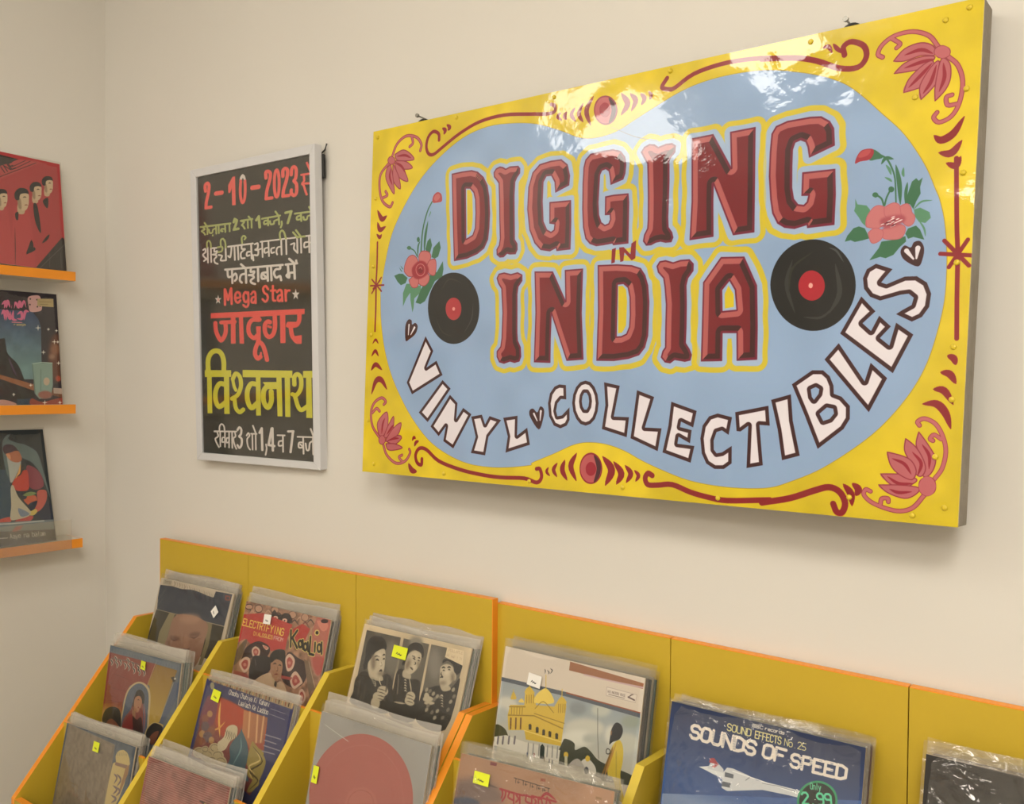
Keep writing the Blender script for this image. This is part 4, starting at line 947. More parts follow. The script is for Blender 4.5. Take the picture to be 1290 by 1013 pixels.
ART['dialogues'] = dict(size=(306.2, 306.2), bg='8c6a58', ax=1, ops=[
('N',0.25,10,()),
('C','3e3230',2.5,(-10,44,13,23,49,42)),
('C','b08a76',2.5,(37,60,59,39,95,58)),
('C','6a3b38',2.5,(72,43,94,22,129,41)),
('C','3e3230',2.5,(118,59,140,39,174,57)),
('C','b08a76',2.5,(153,42,174,21,208,40)),
('C','6a3b38',2.5,(197,58,219,38,252,56)),
('C','3e3230',2.5,(231,41,252,21,286,39)),
('C','b08a76',2.5,(275,57,296,37,329,55)),
('C','6a3b38',2.5,(308,40,329,20,361,38)),
('C','3e3230',2.5,(351,56,371,36,403,54)),
('C','b08a76',2.5,(383,39,403,19,435,37)),
('C','6a3b38',2.5,(425,55,445,35,476,53)),
('C','3e3230',2.5,(457,38,477,19,508,36)),
('C','b08a76',2.5,(498,54,517,34,548,52)),
('C','6a3b38',2.5,(529,38,548,18,579,36)),
('C','3e3230',2.5,(569,53,588,34,618,51)),
('P','a8836e',1,1,(56,20,54,26,45,32,32,35,17,36,5,33,0,28,1,21,10,16,24,12,39,12,50,15)),
('L','453230',2,2,1,0,(56,20,54,26,45,32,32,35,17,36,5,33,0,28,1,21,10,16,24,12,39,12,50,15,56,20)),
('P','a8836e',1,1,(128,19,127,28,119,35,106,39,91,39,79,34,73,26,74,17,82,10,95,6,109,6,121,11)),
('L','453230',2,2,1,0,(128,19,127,28,119,35,106,39,91,39,79,34,73,26,74,17,82,10,95,6,109,6,121,11,128,19)),
('P','a8836e',1,1,(246,8,245,15,237,22,224,25,210,25,199,22,193,15,194,8,202,1,215,-2,229,-2,241,1)),
('L','453230',1.5,1.5,1,0,(246,8,245,15,237,22,224,25,210,25,199,22,193,15,194,8,202,1,215,-2,229,-2,241,1,246,8)),
('P','a8836e',1,1,(375,12,374,21,366,28,354,32,340,32,329,27,323,20,324,11,332,4,344,0,358,0,369,5)),
('L','453230',1.5,1.5,1,0,(375,12,374,21,366,28,354,32,340,32,329,27,323,20,324,11,332,4,344,0,358,0,369,5,375,12)),
('P','a8836e',1,1,(462,11,461,19,454,27,442,31,429,30,418,26,412,18,413,10,420,2,432,-2,446,-1,456,3)),
('L','453230',1.5,1.5,1,0,(462,11,461,19,454,27,442,31,429,30,418,26,412,18,413,10,420,2,432,-2,446,-1,456,3,462,11)),
('P','a5655a',1,0,(513,9,612,14,606,240,521,179)),
('P','c0786a',1,0,(520,16,592,19,592,47,561,54)),
('P','3b2a2c',1,0,(593,8,591,13,584,17,572,20,559,21,550,19,545,15,547,11,555,6,567,3,579,3,589,4)),
('P','2f2628',1,0,(198,46,215,12,243,26,271,27,295,15,332,18,355,49,292,64,216,58)),
('P','c9a392',1,0,(253,44,252,50,247,54,239,57,229,57,222,54,218,49,219,44,224,39,232,37,242,37,249,40)),
('P','302428',1,0,(241,46,241,48,239,49,237,50,234,50,232,49,230,48,230,46,232,44,235,44,237,44,240,44)),
('P','c9a392',1,0,(320,46,319,51,314,56,305,58,296,58,289,56,285,51,286,46,291,41,299,39,308,39,316,41)),
('P','302428',1,0,(307,48,307,49,306,51,303,52,300,52,298,51,297,49,297,48,299,46,301,45,304,45,306,46)),
('P','a83e3c',0,0,(-8,65,143,37,250,48,362,59,345,119,345,175,300,177,251,196,196,168,139,169,108,191,44,172,-2,197)),
('P','a33937',0,0,(361,82,428,44,485,58,466,111,386,135)),
('T','ELECTRIFYING',(6,114),(317,116),15.5,2.5,'d8bc58',0),
('T','DIALOGUES',(101,146),(245,143),8,1.5,'cdb257',0),
('T','FROM',(251,143),(320,142),8,1.5,'c9a9a0',0),
('L','c5b36a',9.5,9.5,0,0,(359,84,378,154)),
('L','c5b36a',9.5,9.5,0,0,(402,79,376,117)),
('L','c5b36a',9.5,9.5,0,0,(380,116,423,152)),
('L','c5b36a',9.5,9.5,0,0,(451,114,463,149)),
('L','c5b36a',9.5,9.5,0,0,(487,118,500,154)),
('L','c5b36a',9.5,9,0,0,(498,92,511,164,540,164)),
('L','c5b36a',9.5,9,0,0,(535,112,543,149)),
('L','c5b36a',9,9,0,0,(577,104,590,150)),
('L','c5b36a',9.5,9.5,1,0,(451,131,452,138,449,144,444,146,437,146,432,141,428,135,427,127,430,122,435,119,442,120,448,124,451,131)),
('L','c5b36a',9.5,9.5,1,0,(488,137,488,144,486,150,480,153,474,152,468,147,465,141,464,134,467,128,472,125,478,126,484,130,488,137)),
('L','c5b36a',9,9,1,0,(579,128,579,136,577,142,572,145,566,144,560,139,556,131,555,123,558,117,563,114,569,115,575,120,579,128)),
('P','c5b36a',1,0,(551,65,551,72,546,77,539,80,530,80,522,76,518,70,519,64,523,58,531,55,540,55,547,59)),
('L','262425',6,6,0,0,(359,84,378,154)),
('L','262425',6,6,0,0,(402,79,376,117)),
('L','262425',6,6,0,0,(380,116,423,152)),
('L','262425',6,6,0,0,(451,114,463,149)),
('L','262425',6,5.5,0,0,(487,118,500,154)),
('L','262425',6,5.5,0,0,(498,92,511,164,540,164)),
('L','262425',5.5,5.5,0,0,(535,112,543,149)),
('L','262425',5.5,5.5,0,0,(577,104,590,150)),
('L','262425',6,6,1,0,(451,131,452,138,449,144,444,146,437,146,432,141,428,135,427,127,430,122,435,119,442,120,448,124,451,131)),
('L','262425',6,6,1,0,(488,137,488,144,486,150,480,153,474,152,468,147,465,141,464,134,467,128,472,125,478,126,484,130,488,137)),
('L','262425',5.5,5.5,1,0,(579,128,579,136,577,142,572,145,566,144,560,139,556,131,555,123,558,117,563,114,569,115,575,120,579,128)),
('P','262425',1,0,(545,66,545,70,542,74,537,75,532,75,527,73,525,69,525,65,528,62,533,60,538,60,543,62)),
('P','5d4f42',1,0,(-1,244,31,192,64,175,44,260,0,303)),
('P','35282b',1,0,(73,203,148,167,237,182,218,236,117,248,52,282,55,235)),
('P','35282b',1,0,(356,296,365,183,439,193,514,213,511,289,444,324)),
('P','c2a592',1,0,(111,214,133,193,170,204,170,233,136,245)),
('P','984a45',1,0,(123,215,137,202,160,209,160,227,139,234)),
('P','b77a6c',1,0,(155,216,154,220,151,223,146,225,141,225,136,223,133,220,133,215,136,212,141,210,147,210,152,212)),
('P','c2a592',1,0,(38,285,71,253,110,255,119,294,94,321,61,310)),
('P','984a45',1,0,(55,285,75,265,100,267,105,291,90,308,69,301)),
('P','b77a6c',1,0,(93,284,93,288,90,292,85,294,79,294,74,292,71,288,71,284,75,280,80,278,85,278,90,281)),
('P','c2a592',1,0,(359,206,383,185,424,206,420,246,390,262,369,238)),
('P','984a45',1,0,(371,213,386,200,411,213,409,238,390,248,377,233)),
('P','b77a6c',1,0,(401,222,401,226,398,230,393,232,388,231,383,229,381,226,381,222,384,219,388,217,394,217,398,219)),
('P','c2a592',1,0,(420,273,448,252,501,286,490,304,454,327,421,306)),
('P','984a45',1,0,(433,280,451,267,484,288,477,299,454,314,434,301)),
('P','b77a6c',1,0,(466,290,465,294,463,297,458,299,453,299,448,297,446,293,446,290,449,286,453,284,459,284,463,286)),
('P','c2a592',1,0,(490,332,511,317,540,343,529,378,502,367)),
('P','984a45',1,0,(499,338,512,328,530,345,524,366,507,359)),
('P','b77a6c',1,0,(524,345,524,349,521,353,517,354,511,354,507,352,505,349,505,345,508,342,512,340,517,340,522,342)),
('P','c2a592',1,0,(180,179,228,183,214,197)),
('P','984a45',1,0,(191,182,220,184,212,193)),
('P','b77a6c',1,0,(218,185,218,189,215,192,210,194,204,194,200,192,197,188,197,184,200,181,205,179,211,179,216,181)),
('P','29262a',1,0,(127,246,169,230,251,225,274,266,226,320,158,341,125,327)),
('L','6b6262',1.5,1.5,1,0,(149,251,163,274)),
('P','b39a80',1,0,(177,340,272,289,320,325,361,312,406,342,393,388,184,390)),
('P','a99375',0,0,(284,298,316,315,349,331,343,343,303,328)),
('P','967058',1,0,(269,267,265,239,296,223,342,226,352,258,350,292,334,314,306,311,282,293)),
('P','231f20',1,0,(261,240,249,219,268,191,309,178,346,180,360,223,355,252,339,229,297,224,271,244)),
('C','2a2020',2,(282,249,294,243,305,245)),
('C','2a2020',2,(320,248,330,244,340,247)),
('C','5c3c30',1.5,(315,253,322,269,313,275)),
('C','6e2f2c',2,(302,292,317,287,331,288)),
('P','2b2626',0,0,(317,317,333,323,335,344,316,337)),
('P','913f3e',0,0,(352,286,431,282,418,296,356,299)),
('P','6d5a4c',0,0,(482,191,527,200,581,298,559,334)),
('L','a8937c',1.5,1.5,1,0,(517,196,561,259,589,296)),
('P','a04e48',1,0,(537,176,628,171,590,242)),
('P','8a4642',0,0,(12,324,114,323,139,341,15,347))])
ART['veiled'] = dict(size=(318, 318), bg='b3a695', ax=1, ops=[
('P','343a48',0,0,(6,37,113,30,201,34,292,25,355,29,439,38,479,39,488,8,622,5,611,160,505,162,272,162,24,162,9,99)),
('P','9c9484',0,0,(25,1,102,1,102,29,27,29)),
('L','5a5650',1,1,0,0,(40,12,95,11)),
('L','5a5650',1,1,0,0,(43,19,93,19)),
('C','6b655c',1.5,(118,2,135,15,126,30)),
('C','8a8478',1.5,(142,3,158,17,149,31)),
('C','6b655c',1.5,(165,5,181,18,172,32)),
('C','8a8478',1.5,(188,6,203,19,195,34)),
('C','6b655c',1.5,(210,7,226,20,218,35)),
('C','8a8478',1.5,(233,9,249,22,241,36)),
('C','6b655c',1.5,(256,10,271,23,263,37)),
('C','8a8478',1.5,(278,11,293,24,285,39)),
('C','6b655c',1.5,(300,13,316,26,308,40)),
('C','8a8478',1.5,(323,14,338,27,330,41)),
('C','6b655c',1.5,(345,15,360,28,352,42)),
('C','8a8478',1.5,(367,17,381,29,374,43)),
('C','6b655c',1.5,(388,18,403,31,395,45)),
('C','8a8478',1.5,(410,19,425,32,417,46)),
('C','6b655c',1.5,(431,20,446,33,438,47)),
('C','8a8478',1.5,(453,22,467,34,460,48)),
('T','Good as gone',(186,105),(438,102),10.5,0.5,'565a64',0),
('P','7c443f',0,0,(568,15,611,15,614,37,575,40)),
('P','3a3a44',1,0,(605,25,604,29,601,32,596,34,590,33,585,32,583,28,583,25,586,22,591,20,597,21,602,22)),
('P','37342d',0,0,(19,164,612,163,605,330,-7,328)),
('L','a49781',1,1,0,0,(19,163,611,161)),
('P','80765a',0,0,(140,165,192,162,176,215,166,324,93,330,90,270)),
('P','766c50',0,0,(471,164,515,163,523,265,501,365,474,370,491,259)),
('P','8d6a58',1,2,(209,162,465,162,482,260,468,354,414,398,296,384,171,335,171,281)),
('P','9e7a66',1,10,(413,156,405,168,377,181,335,191,290,195,254,191,237,182,245,169,274,156,317,146,362,143,397,146)),
('P','6a4a40',1,6,(278,275,273,280,256,284,234,287,211,287,194,284,187,280,193,275,209,271,232,268,255,268,272,271)),
('P','6a4a40',1,6,(437,222,434,228,420,235,398,243,375,248,356,249,347,247,350,241,364,233,386,226,409,221,428,220)),
('P','9b7561',1,8,(360,280,363,297,358,311,347,317,333,315,319,304,309,289,306,271,311,258,322,251,336,254,350,264)),
('C','5a3c34',2,(199,286,233,290,265,279)),
('C','5a3c34',2,(358,252,398,251,430,228)),
('C','5a3c34',2.5,(321,316,352,316,379,306)),
('P','7b5246',1,4,(424,345,419,350,403,356,380,361,355,364,337,364,328,361,333,356,350,349,373,344,397,341,416,341)),
('P','795749',1,6,(211,316,214,331,211,342,203,347,191,345,180,336,171,323,168,309,172,297,180,292,192,294,203,303))])
ART['oval'] = dict(size=(318, 318), bg='5a616a', ax=1, ops=[
('P','5d6773',0,0,(10,2,627,11,614,40,6,35)),
('L','4a5260',1.5,1.5,0,0,(24,15,24,30)),
('L','4a5260',1.5,1.5,0,0,(51,15,52,31)),
('L','4a5260',1.5,1.5,0,0,(78,15,79,31)),
('L','4a5260',1.5,1.5,0,0,(105,16,106,31)),
('L','4a5260',1.5,1.5,0,0,(132,16,132,31)),
('L','4a5260',1.5,1.5,0,0,(159,16,159,31)),
('L','4a5260',1.5,1.5,0,0,(185,16,185,32)),
('L','4a5260',1.5,1.5,0,0,(211,16,211,32)),
('L','4a5260',1.5,1.5,0,0,(237,17,237,32)),
('L','4a5260',1.5,1.5,0,0,(263,17,263,32)),
('L','4a5260',1.5,1.5,0,0,(289,17,289,32)),
('L','4a5260',1.5,1.5,0,0,(314,17,314,33)),
('L','4a5260',1.5,1.5,0,0,(339,18,340,33)),
('L','4a5260',1.5,1.5,0,0,(364,18,365,33)),
('L','4a5260',1.5,1.5,0,0,(389,18,390,33)),
('L','4a5260',1.5,1.5,0,0,(414,18,414,33)),
('L','4a5260',1.5,1.5,0,0,(439,19,439,33)),
('L','4a5260',1.5,1.5,0,0,(463,19,463,34)),
('L','4a5260',1.5,1.5,0,0,(488,19,488,34)),
('L','4a5260',1.5,1.5,0,0,(512,19,512,34)),
('L','4a5260',1.5,1.5,0,0,(536,19,536,34)),
('L','4a5260',1.5,1.5,0,0,(559,20,559,34)),
('L','4a5260',1.5,1.5,0,0,(583,20,583,34)),
('L','4a5260',1.5,1.5,0,0,(607,20,607,35)),
('P','7c3b36',0,0,(6,35,427,32,374,142,299,134,220,166,183,240,169,276,-7,289,-5,156)),
('G','80622c','a88c3c',(504,34),(458,291),(428,33,608,35,577,99,507,288,424,325,394,139,378,136)),
('P','4b566b',0,0,(595,91,652,87,614,184,538,293,507,285)),
('L','b09c74',1.5,1.5,0,0,(422,30,373,139)),
('L','b09c74',1.5,1.5,0,0,(586,97,509,285)),
('G','80422f','b48a4a',(68,271),(69,322),(-7,289,175,253,205,382,-8,381)),
('C','c9bcae',7,(12,68,37,80,28,98)),
('C','c9bcae',7,(47,49,72,60,63,79)),
('C','c9bcae',7,(64,72,89,84,80,102)),
('C','c9bcae',7,(94,57,119,68,110,87)),
('C','c9bcae',7,(141,67,165,78,156,97)),
('C','c9bcae',7,(162,41,187,53,178,71)),
('C','c9bcae',6.5,(175,71,199,82,190,100)),
('C','c9bcae',6.5,(208,52,233,63,224,81)),
('C','c9bcae',6.5,(225,78,249,89,240,107)),
('C','c9bcae',6.5,(259,61,283,72,274,91)),
('C','c9bcae',6.5,(274,79,297,90,289,108)),
('C','c9bcae',6.5,(311,54,334,65,325,83)),
('C','c9bcae',6.5,(315,75,339,86,330,104)),
('C','2c2a2c',3.5,(12,68,37,80,28,98)),
('C','2c2a2c',3.5,(47,49,72,60,63,79)),
('C','2c2a2c',3.5,(64,72,89,84,80,102)),
('C','2c2a2c',3.5,(94,57,119,68,110,87)),
('C','2c2a2c',3.5,(141,67,165,78,156,97)),
('C','2c2a2c',3.5,(162,41,187,53,178,71)),
('C','2c2a2c',3.5,(175,71,199,82,190,100)),
('C','2c2a2c',3.5,(208,52,233,63,224,81)),
('C','2c2a2c',3.5,(225,78,249,89,240,107)),
('C','2c2a2c',3.5,(259,61,283,72,274,91)),
('C','2c2a2c',3.5,(274,79,297,90,289,108)),
('C','2c2a2c',3.5,(311,54,334,65,325,83)),
('C','2c2a2c',3.5,(315,75,339,86,330,104)),
('L','c9bcae',2.5,2,0,0,(24,61,184,53,334,57)),
('L','2c2a2c',1.5,1.5,0,0,(24,61,184,53,334,57)),
('L','6a2f2c',1.5,1.5,0,0,(69,133,214,139)),
('L','6a2f2c',1.5,1.5,0,0,(35,178,63,180)),
('L','6a2f2c',1.5,1.5,0,0,(40,201,195,198)),
('L','6a2f2c',1.5,1.5,0,0,(49,239,117,240)),
('L','6a2f2c',1.5,1.5,0,0,(44,263,143,258)),
('P','b0a07c',1,0,(194,384,182,285,196,204,240,158,299,134,363,138,406,170,419,255,406,382)),
('P','4f5a6c',1,0,(204,376,193,283,208,208,247,165,301,142,354,148,392,178,404,258,395,379)),
('P','7c4440',1,0,(273,208,300,187,345,202,380,360,310,373,204,376,203,326,255,272)),
('P','28211f',1,0,(274,214,288,181,323,169,358,189,361,227,340,225,314,201,286,217,279,257,266,248)),
('P','9c6f55',1,0,(277,224,293,205,324,200,345,224,328,265,310,279,280,263)),
('C','3a2420',1.5,(302,221,312,217,320,219)),
('C','7a2f2c',1.5,(310,255,320,251,325,254)),
('P','8f6a50',1,0,(271,270,299,279,302,314,273,303)),
('P','7c2f2c',1,0,(202,371,224,323,271,292,293,365)),
('P','3a2524',1,0,(278,302,317,311,355,294,385,381,313,384)),
('C','a8584a',2.5,(361,227,384,283,390,358)),
('P','2a2a2a',1,0,(6,367,23,318,73,292,139,287,173,315,185,380,135,366,78,360,37,379)),
('P','7d4c38',1,0,(56,364,97,345,157,363,177,381,74,389)),
('P','b39c66',1,0,(407,387,407,339,450,301,498,292,545,302)),
('P','231f1e',1,0,(413,392,413,343,455,304,499,296,542,308,514,367,471,397)),
('P','7a4a38',1,0,(437,382,469,343,516,329,480,395)),
('P','2f2b26',0,0,(562,74,585,66,603,84,585,92)),
('P','b8b2a8',1,0,(606,73,605,75,602,77,597,79,592,79,589,78,587,76,588,74,591,72,595,70,600,70,604,71))])
ART['storybook'] = dict(size=(312.9, 312.9), bg='38395a', ax=1, ops=[
('P','8a7a62',0,0,(15,-10,623,-1,618,23,12,6)),
('L','3a2c28',3,3,0,0,(31,-6,32,8)),
('L','b08f66',3,3,0,0,(56,-5,57,8)),
('L','7c4634',3,3,0,0,(81,-5,82,9)),
('L','3a2c28',3,3,0,0,(106,-4,107,9)),
('L','b08f66',3,3,0,0,(131,-4,132,9)),
('L','7c4634',3,3,0,0,(155,-4,156,10)),
('L','3a2c28',3,3,0,0,(180,-3,180,10)),
('L','b08f66',3,3,0,0,(204,-3,205,10)),
('L','7c4634',3,3,0,0,(228,-3,229,11)),
('L','3a2c28',3,3,0,0,(252,-2,252,11)),
('L','b08f66',3,3,0,0,(275,-2,276,11)),
('L','7c4634',3,3,0,0,(299,-2,299,12)),
('L','3a2c28',3,3,0,0,(322,-1,323,12)),
('L','b08f66',3,3,0,0,(345,-1,346,12)),
('L','7c4634',3,3,0,0,(368,0,369,13)),
('L','3a2c28',3,3,0,0,(391,0,392,13)),
('L','b08f66',3,3,0,0,(414,0,414,13)),
('L','7c4634',3,3,0,0,(436,1,437,13)),
('L','3a2c28',3,3,0,0,(459,1,459,14)),
('L','b08f66',3,3,0,0,(481,1,481,14)),
('L','7c4634',3,3,0,0,(503,2,503,14)),
('L','3a2c28',3,3,0,0,(525,2,525,15)),
('L','b08f66',3,3,0,0,(547,2,547,15)),
('L','7c4634',3,3,0,0,(568,3,569,15)),
('L','3a2c28',3,3,0,0,(590,3,590,15)),
('L','b08f66',3,3,0,0,(611,3,612,16)),
('T','Choohu Chuhiya Ki Kahani',(181,39),(473,40),10,1.5,'c9c2b4',0),
('T','Laalach Ke Laddoo',(264,69),(474,72),10,1.5,'c9c2b4',0),
('L','8c8a94',1,1,0,0,(482,45,582,48)),
('L','8c8a94',1,1,0,0,(480,67,585,71)),
('P','8a8466',1,0,(66,23,67,31,64,37,58,41,50,40,42,35,37,28,35,20,38,13,45,10,53,11,60,16)),
('G','9c4a32','6b3a3a',(180,71),(142,259),(36,76,476,84,516,317,475,401,224,345,22,337)),
('P','9c3f2c',1,4,(86,68,308,81,321,143,264,168,216,217,143,179)),
('C','c99a4a',5.5,(137,79,154,150,190,222)),
('C','c08a44',3.5,(202,154,170,187,121,210)),
('P','6e3a4a',1,4,(36,77,113,77,122,183,23,202)),
('P','7a4a3a',1,1,(81,164,81,173,75,181,64,185,51,185,39,181,33,174,32,165,39,157,50,152,63,152,74,157)),
('P','a07a50',1,1,(101,140,102,147,96,154,87,157,77,157,68,154,62,148,62,140,67,134,76,130,87,130,96,134)),
('P','5c4a50',1,1,(98,194,99,205,91,214,78,219,63,220,49,215,41,206,41,195,49,186,62,181,77,180,90,185)),
('P','7a4a3a',1,1,(147,205,147,214,140,222,129,227,115,228,103,223,95,215,95,205,102,197,114,192,128,192,140,196)),
('P','a07a50',1,1,(83,231,83,239,78,246,68,250,56,250,46,247,39,240,39,232,45,225,55,220,67,220,77,224)),
('P','5c4a50',1,1,(137,233,137,245,129,256,114,262,96,262,81,257,72,246,72,234,80,224,95,218,113,217,128,223)),
('P','7a4a3a',1,1,(98,261,99,270,92,277,81,282,68,283,57,278,50,271,50,262,56,254,68,250,80,250,92,254)),
('P','a07a50',1,1,(156,242,156,250,151,256,142,260,132,260,123,257,117,250,117,243,122,237,131,233,141,233,150,236)),
('P','a89878',1,0,(114,304,113,316,101,328,80,335,57,337,38,332,27,323,28,310,41,299,62,291,85,290,104,294)),
('L','6e6450',1.5,1.5,1,0,(101,307,100,315,92,323,77,328,61,329,48,326,40,320,41,312,50,304,65,299,81,297,94,300,101,307)),
('P','a89878',1,0,(178,304,176,317,163,330,140,338,115,340,93,335,82,324,83,311,97,298,120,289,145,288,166,293)),
('L','6e6450',1.5,1.5,1,0,(164,307,162,316,153,324,137,330,119,332,104,328,96,321,97,312,107,303,123,298,141,296,156,299,164,307)),
('P','a89878',1,0,(207,265,206,275,196,285,178,291,159,293,142,289,133,280,134,270,145,260,163,253,182,252,199,256)),
('L','6e6450',1.5,1.5,1,0,(196,267,196,274,188,281,176,285,162,286,151,283,145,278,145,271,153,264,165,260,179,259,190,261,196,267)),
('P','a89878',1,0,(246,289,245,301,233,312,213,319,191,321,172,317,162,307,163,295,175,284,195,276,217,275,236,279)),
('L','6e6450',1.5,1.5,1,0,(233,292,232,300,224,307,210,312,195,313,182,311,175,304,176,296,184,289,198,284,214,282,226,285,233,292)),
('P','a89878',1,0,(219,321,218,334,204,347,182,355,157,357,136,352,124,341,125,328,139,315,162,307,187,305,208,310)),
('L','6e6450',1.5,1.5,1,0,(205,324,204,333,194,341,179,347,161,349,146,345,139,338,140,329,149,321,165,315,183,313,197,317,205,324)),
('P','a89878',1,0,(276,308,275,320,263,331,243,338,222,340,203,336,193,326,194,314,206,303,226,296,248,294,266,299)),
('L','6e6450',1.5,1.5,1,0,(264,311,263,319,254,326,241,331,225,333,212,330,206,324,207,316,215,308,229,303,244,302,257,305,264,311)),
('P','a89878',1,0,(286,319,285,326,278,333,266,338,252,339,241,336,234,330,235,323,243,316,255,311,268,310,280,313)),
('L','6e6450',1.5,1.5,1,0,(278,320,278,325,272,330,264,333,254,334,246,332,242,328,243,323,248,319,257,316,266,315,274,317,278,320)),
('P','a89878',1,0,(136,286,135,294,127,301,115,306,101,307,89,304,82,298,83,290,91,283,103,278,117,277,129,280)),
('L','6e6450',1.5,1.5,1,0,(128,288,127,293,122,298,113,301,103,302,95,300,90,296,91,291,96,286,105,283,115,282,123,284,128,288)),
('P','b5a88c',1,0,(216,217,222,176,259,156,295,162,299,200,265,226,246,263,207,278,184,250)),
('C','4f463c',1.5,(214,184,232,200,229,221)),
('C','4f463c',1.5,(228,184,245,201,242,222)),
('C','4f463c',1.5,(242,184,258,202,255,223)),
('C','4f463c',1.5,(255,184,270,203,268,225)),
('C','4f463c',1.5,(268,184,283,203,281,226)),
('C','4f463c',1.5,(282,184,295,204,293,227)),
('P','3f5660',1,0,(315,184,328,162,377,203,410,260,406,305,446,352,356,341,278,340,292,292,272,244)),
('C','5c7a80',4,(330,194,349,241,321,311)),
('G','a8704a','8a5a44',(323,91),(465,96),(309,84,476,84,483,187,429,199,409,228,331,168)),
('L','c49a70',5,5,0,4,(353,85,380,183)),
('L','c49a70',5,5,0,4,(408,88,437,191)),
('L','c49a70',5,5,0,4,(450,86,466,185)),
('C','8a7a3c',5.5,(412,209,498,228,441,285,435,324,511,343,460,389)),
('C','b39a5c',5.5,(434,218,493,238,452,282,448,321,504,345,466,388)),
('C','6a5a34',5.5,(456,227,487,247,462,280,460,318,498,346,473,386)),
('C','a8905a',5.5,(478,236,481,257,473,277,473,315,492,348,479,385)),
('P','8a7a44',1,2,(409,203,429,199,512,238,527,278,495,372,449,389,474,315,411,291)),
('C','4a3f28',3,(424,212,504,258,440,310,502,333,466,378)),
('C','c0aa70',3,(450,226,488,255,428,294,474,315)),
('L','7e7a86',2.5,2.5,0,0,(486,152,588,150)),
('L','7e7a86',2.5,2.5,0,0,(488,174,566,173)),
('L','7e7a86',2.5,2.5,0,0,(491,195,599,194)),
('L','7e7a86',2.5,2.5,0,0,(489,218,570,214))])
ART['disc'] = dict(size=(300.2, 300.2), bg='8f8d8a', ax=1, ops=[
('N',0.05,60,()),
('P','9a5a54',1,0,(550,194,553,261,532,329,488,390,425,439,348,472,263,486,179,477,104,447,47,396,13,331,7,257,31,183,82,118,153,67,237,37,324,30,405,45,474,80,523,132)),
('L','a3655e',1,1,1,0,(506,205,499,299,439,383,338,436,222,444,121,401,64,318,70,216,138,128,247,77,364,76,458,124,506,205)),
('L','93544e',1,1,1,0,(455,218,450,291,404,355,328,395,241,400,165,366,123,303,127,226,177,159,258,120,345,119,417,156,455,218)),
('P','a06058',1,0,(379,256,375,287,351,315,312,333,269,337,233,324,214,299,218,267,243,239,283,221,327,218,362,231)),
('L','8a4c46',1,1,1,0,(363,261,360,285,340,307,309,322,275,325,246,315,231,295,234,270,255,247,286,232,321,230,349,241,363,261)),
('L','b9b7b2',1,1,1,0,(28,46,175,79))])
ART['bengali'] = dict(size=(313.7, 313.7), bg='9a7760', ax=1, ops=[
('N',0.06,40,()),
('P','6c5a55',1,12,(-15,101,91,65,185,82,195,128,-6,170)),
('C','5a4a46',3.5,(58,67,113,75,179,81)),
('P','3f4658',1,4,(-3,152,60,134,115,145,-6,170)),
('P','6c3038',0,0,(131,4,160,4,159,13,132,15)),
('P','8a5040',0,0,(346,16,366,15,367,23,347,24)),
('P','8a6c50',0,0,(563,27,585,27,584,34,563,35)),
('L','2a2422',1,1,0,0,(240,35,253,36)),
('L','2a2422',1,1,0,0,(248,37,249,49)),
('L','2a2422',1,1,0,0,(256,36,269,36)),
('C','2a2422',1,(259,38,258,47,266,44)),
('L','2a2422',1,1,0,0,(272,36,284,37)),
('L','2a2422',1,1,0,0,(279,38,281,50)),
('L','2a2422',1,1,0,0,(287,37,299,37)),
('C','2a2422',1,(290,39,289,48,297,45)),
('L','2a2422',1,1,0,0,(301,37,314,38)),
('L','2a2422',1,1,0,0,(309,39,310,51)),
('L','2a2422',1,1,0,0,(315,38,327,38)),
('C','2a2422',1,(318,40,317,49,325,46)),
('L','2a2422',1,1,0,0,(328,38,340,39)),
('L','2a2422',1,1,0,0,(336,40,337,52)),
('L','2a2422',1,1,0,0,(342,39,354,39)),
('C','2a2422',1,(345,41,344,49,352,47)),
('L','2a2422',1,1,0,0,(352,39,364,40)),
('L','2a2422',1,1,0,0,(360,40,361,53)),
('L','2a2422',1,1,0,0,(364,40,376,40)),
('C','2a2422',1,(367,42,366,50,374,48)),
('L','2a2422',1,1,0,0,(375,40,387,40)),
('L','2a2422',1,1,0,0,(382,41,384,54)),
('L','8e2c35',3,3,0,0,(189,81,226,81)),
('L','8e2c35',3,3,1,0,(195,80,203,93,200,107)),
('L','8e2c35',3,3,1,0,(214,81,214,100,205,116)),
('L','8e2c35',3,3,0,0,(217,82,254,82)),
('L','8e2c35',3,3,1,0,(230,84,227,99,246,104)),
('L','8e2c35',3,3,1,0,(248,82,254,116)),
('L','8e2c35',3,3,0,0,(248,82,285,82)),
('L','8e2c35',3,3,1,0,(258,85,270,96,262,107)),
('L','8e2c35',3,3,1,0,(273,82,279,115)),
('L','8e2c35',3,3,0,0,(288,80,324,80)),
('L','8e2c35',3,3,1,0,(300,77,300,96,322,100)),
('L','8e2c35',3,3,1,0,(322,82,328,113)),
('L','8e2c35',3,3,0,0,(321,76,357,76)),
('L','8e2c35',3,3,1,0,(327,79,341,90,332,106)),
('L','8e2c35',3,3,1,0,(348,75,354,110)),
('L','8e2c35',3,3,0,0,(353,74,389,74)),
('L','8e2c35',3,3,1,0,(360,77,370,98)),
('L','8e2c35',3,3,1,0,(382,68,381,96)),
('L','8e2c35',3,3,0,0,(383,74,418,74)),
('L','8e2c35',3,3,1,0,(389,73,404,92)),
('C','8e2c35',3.5,(352,83,377,57,417,69))])
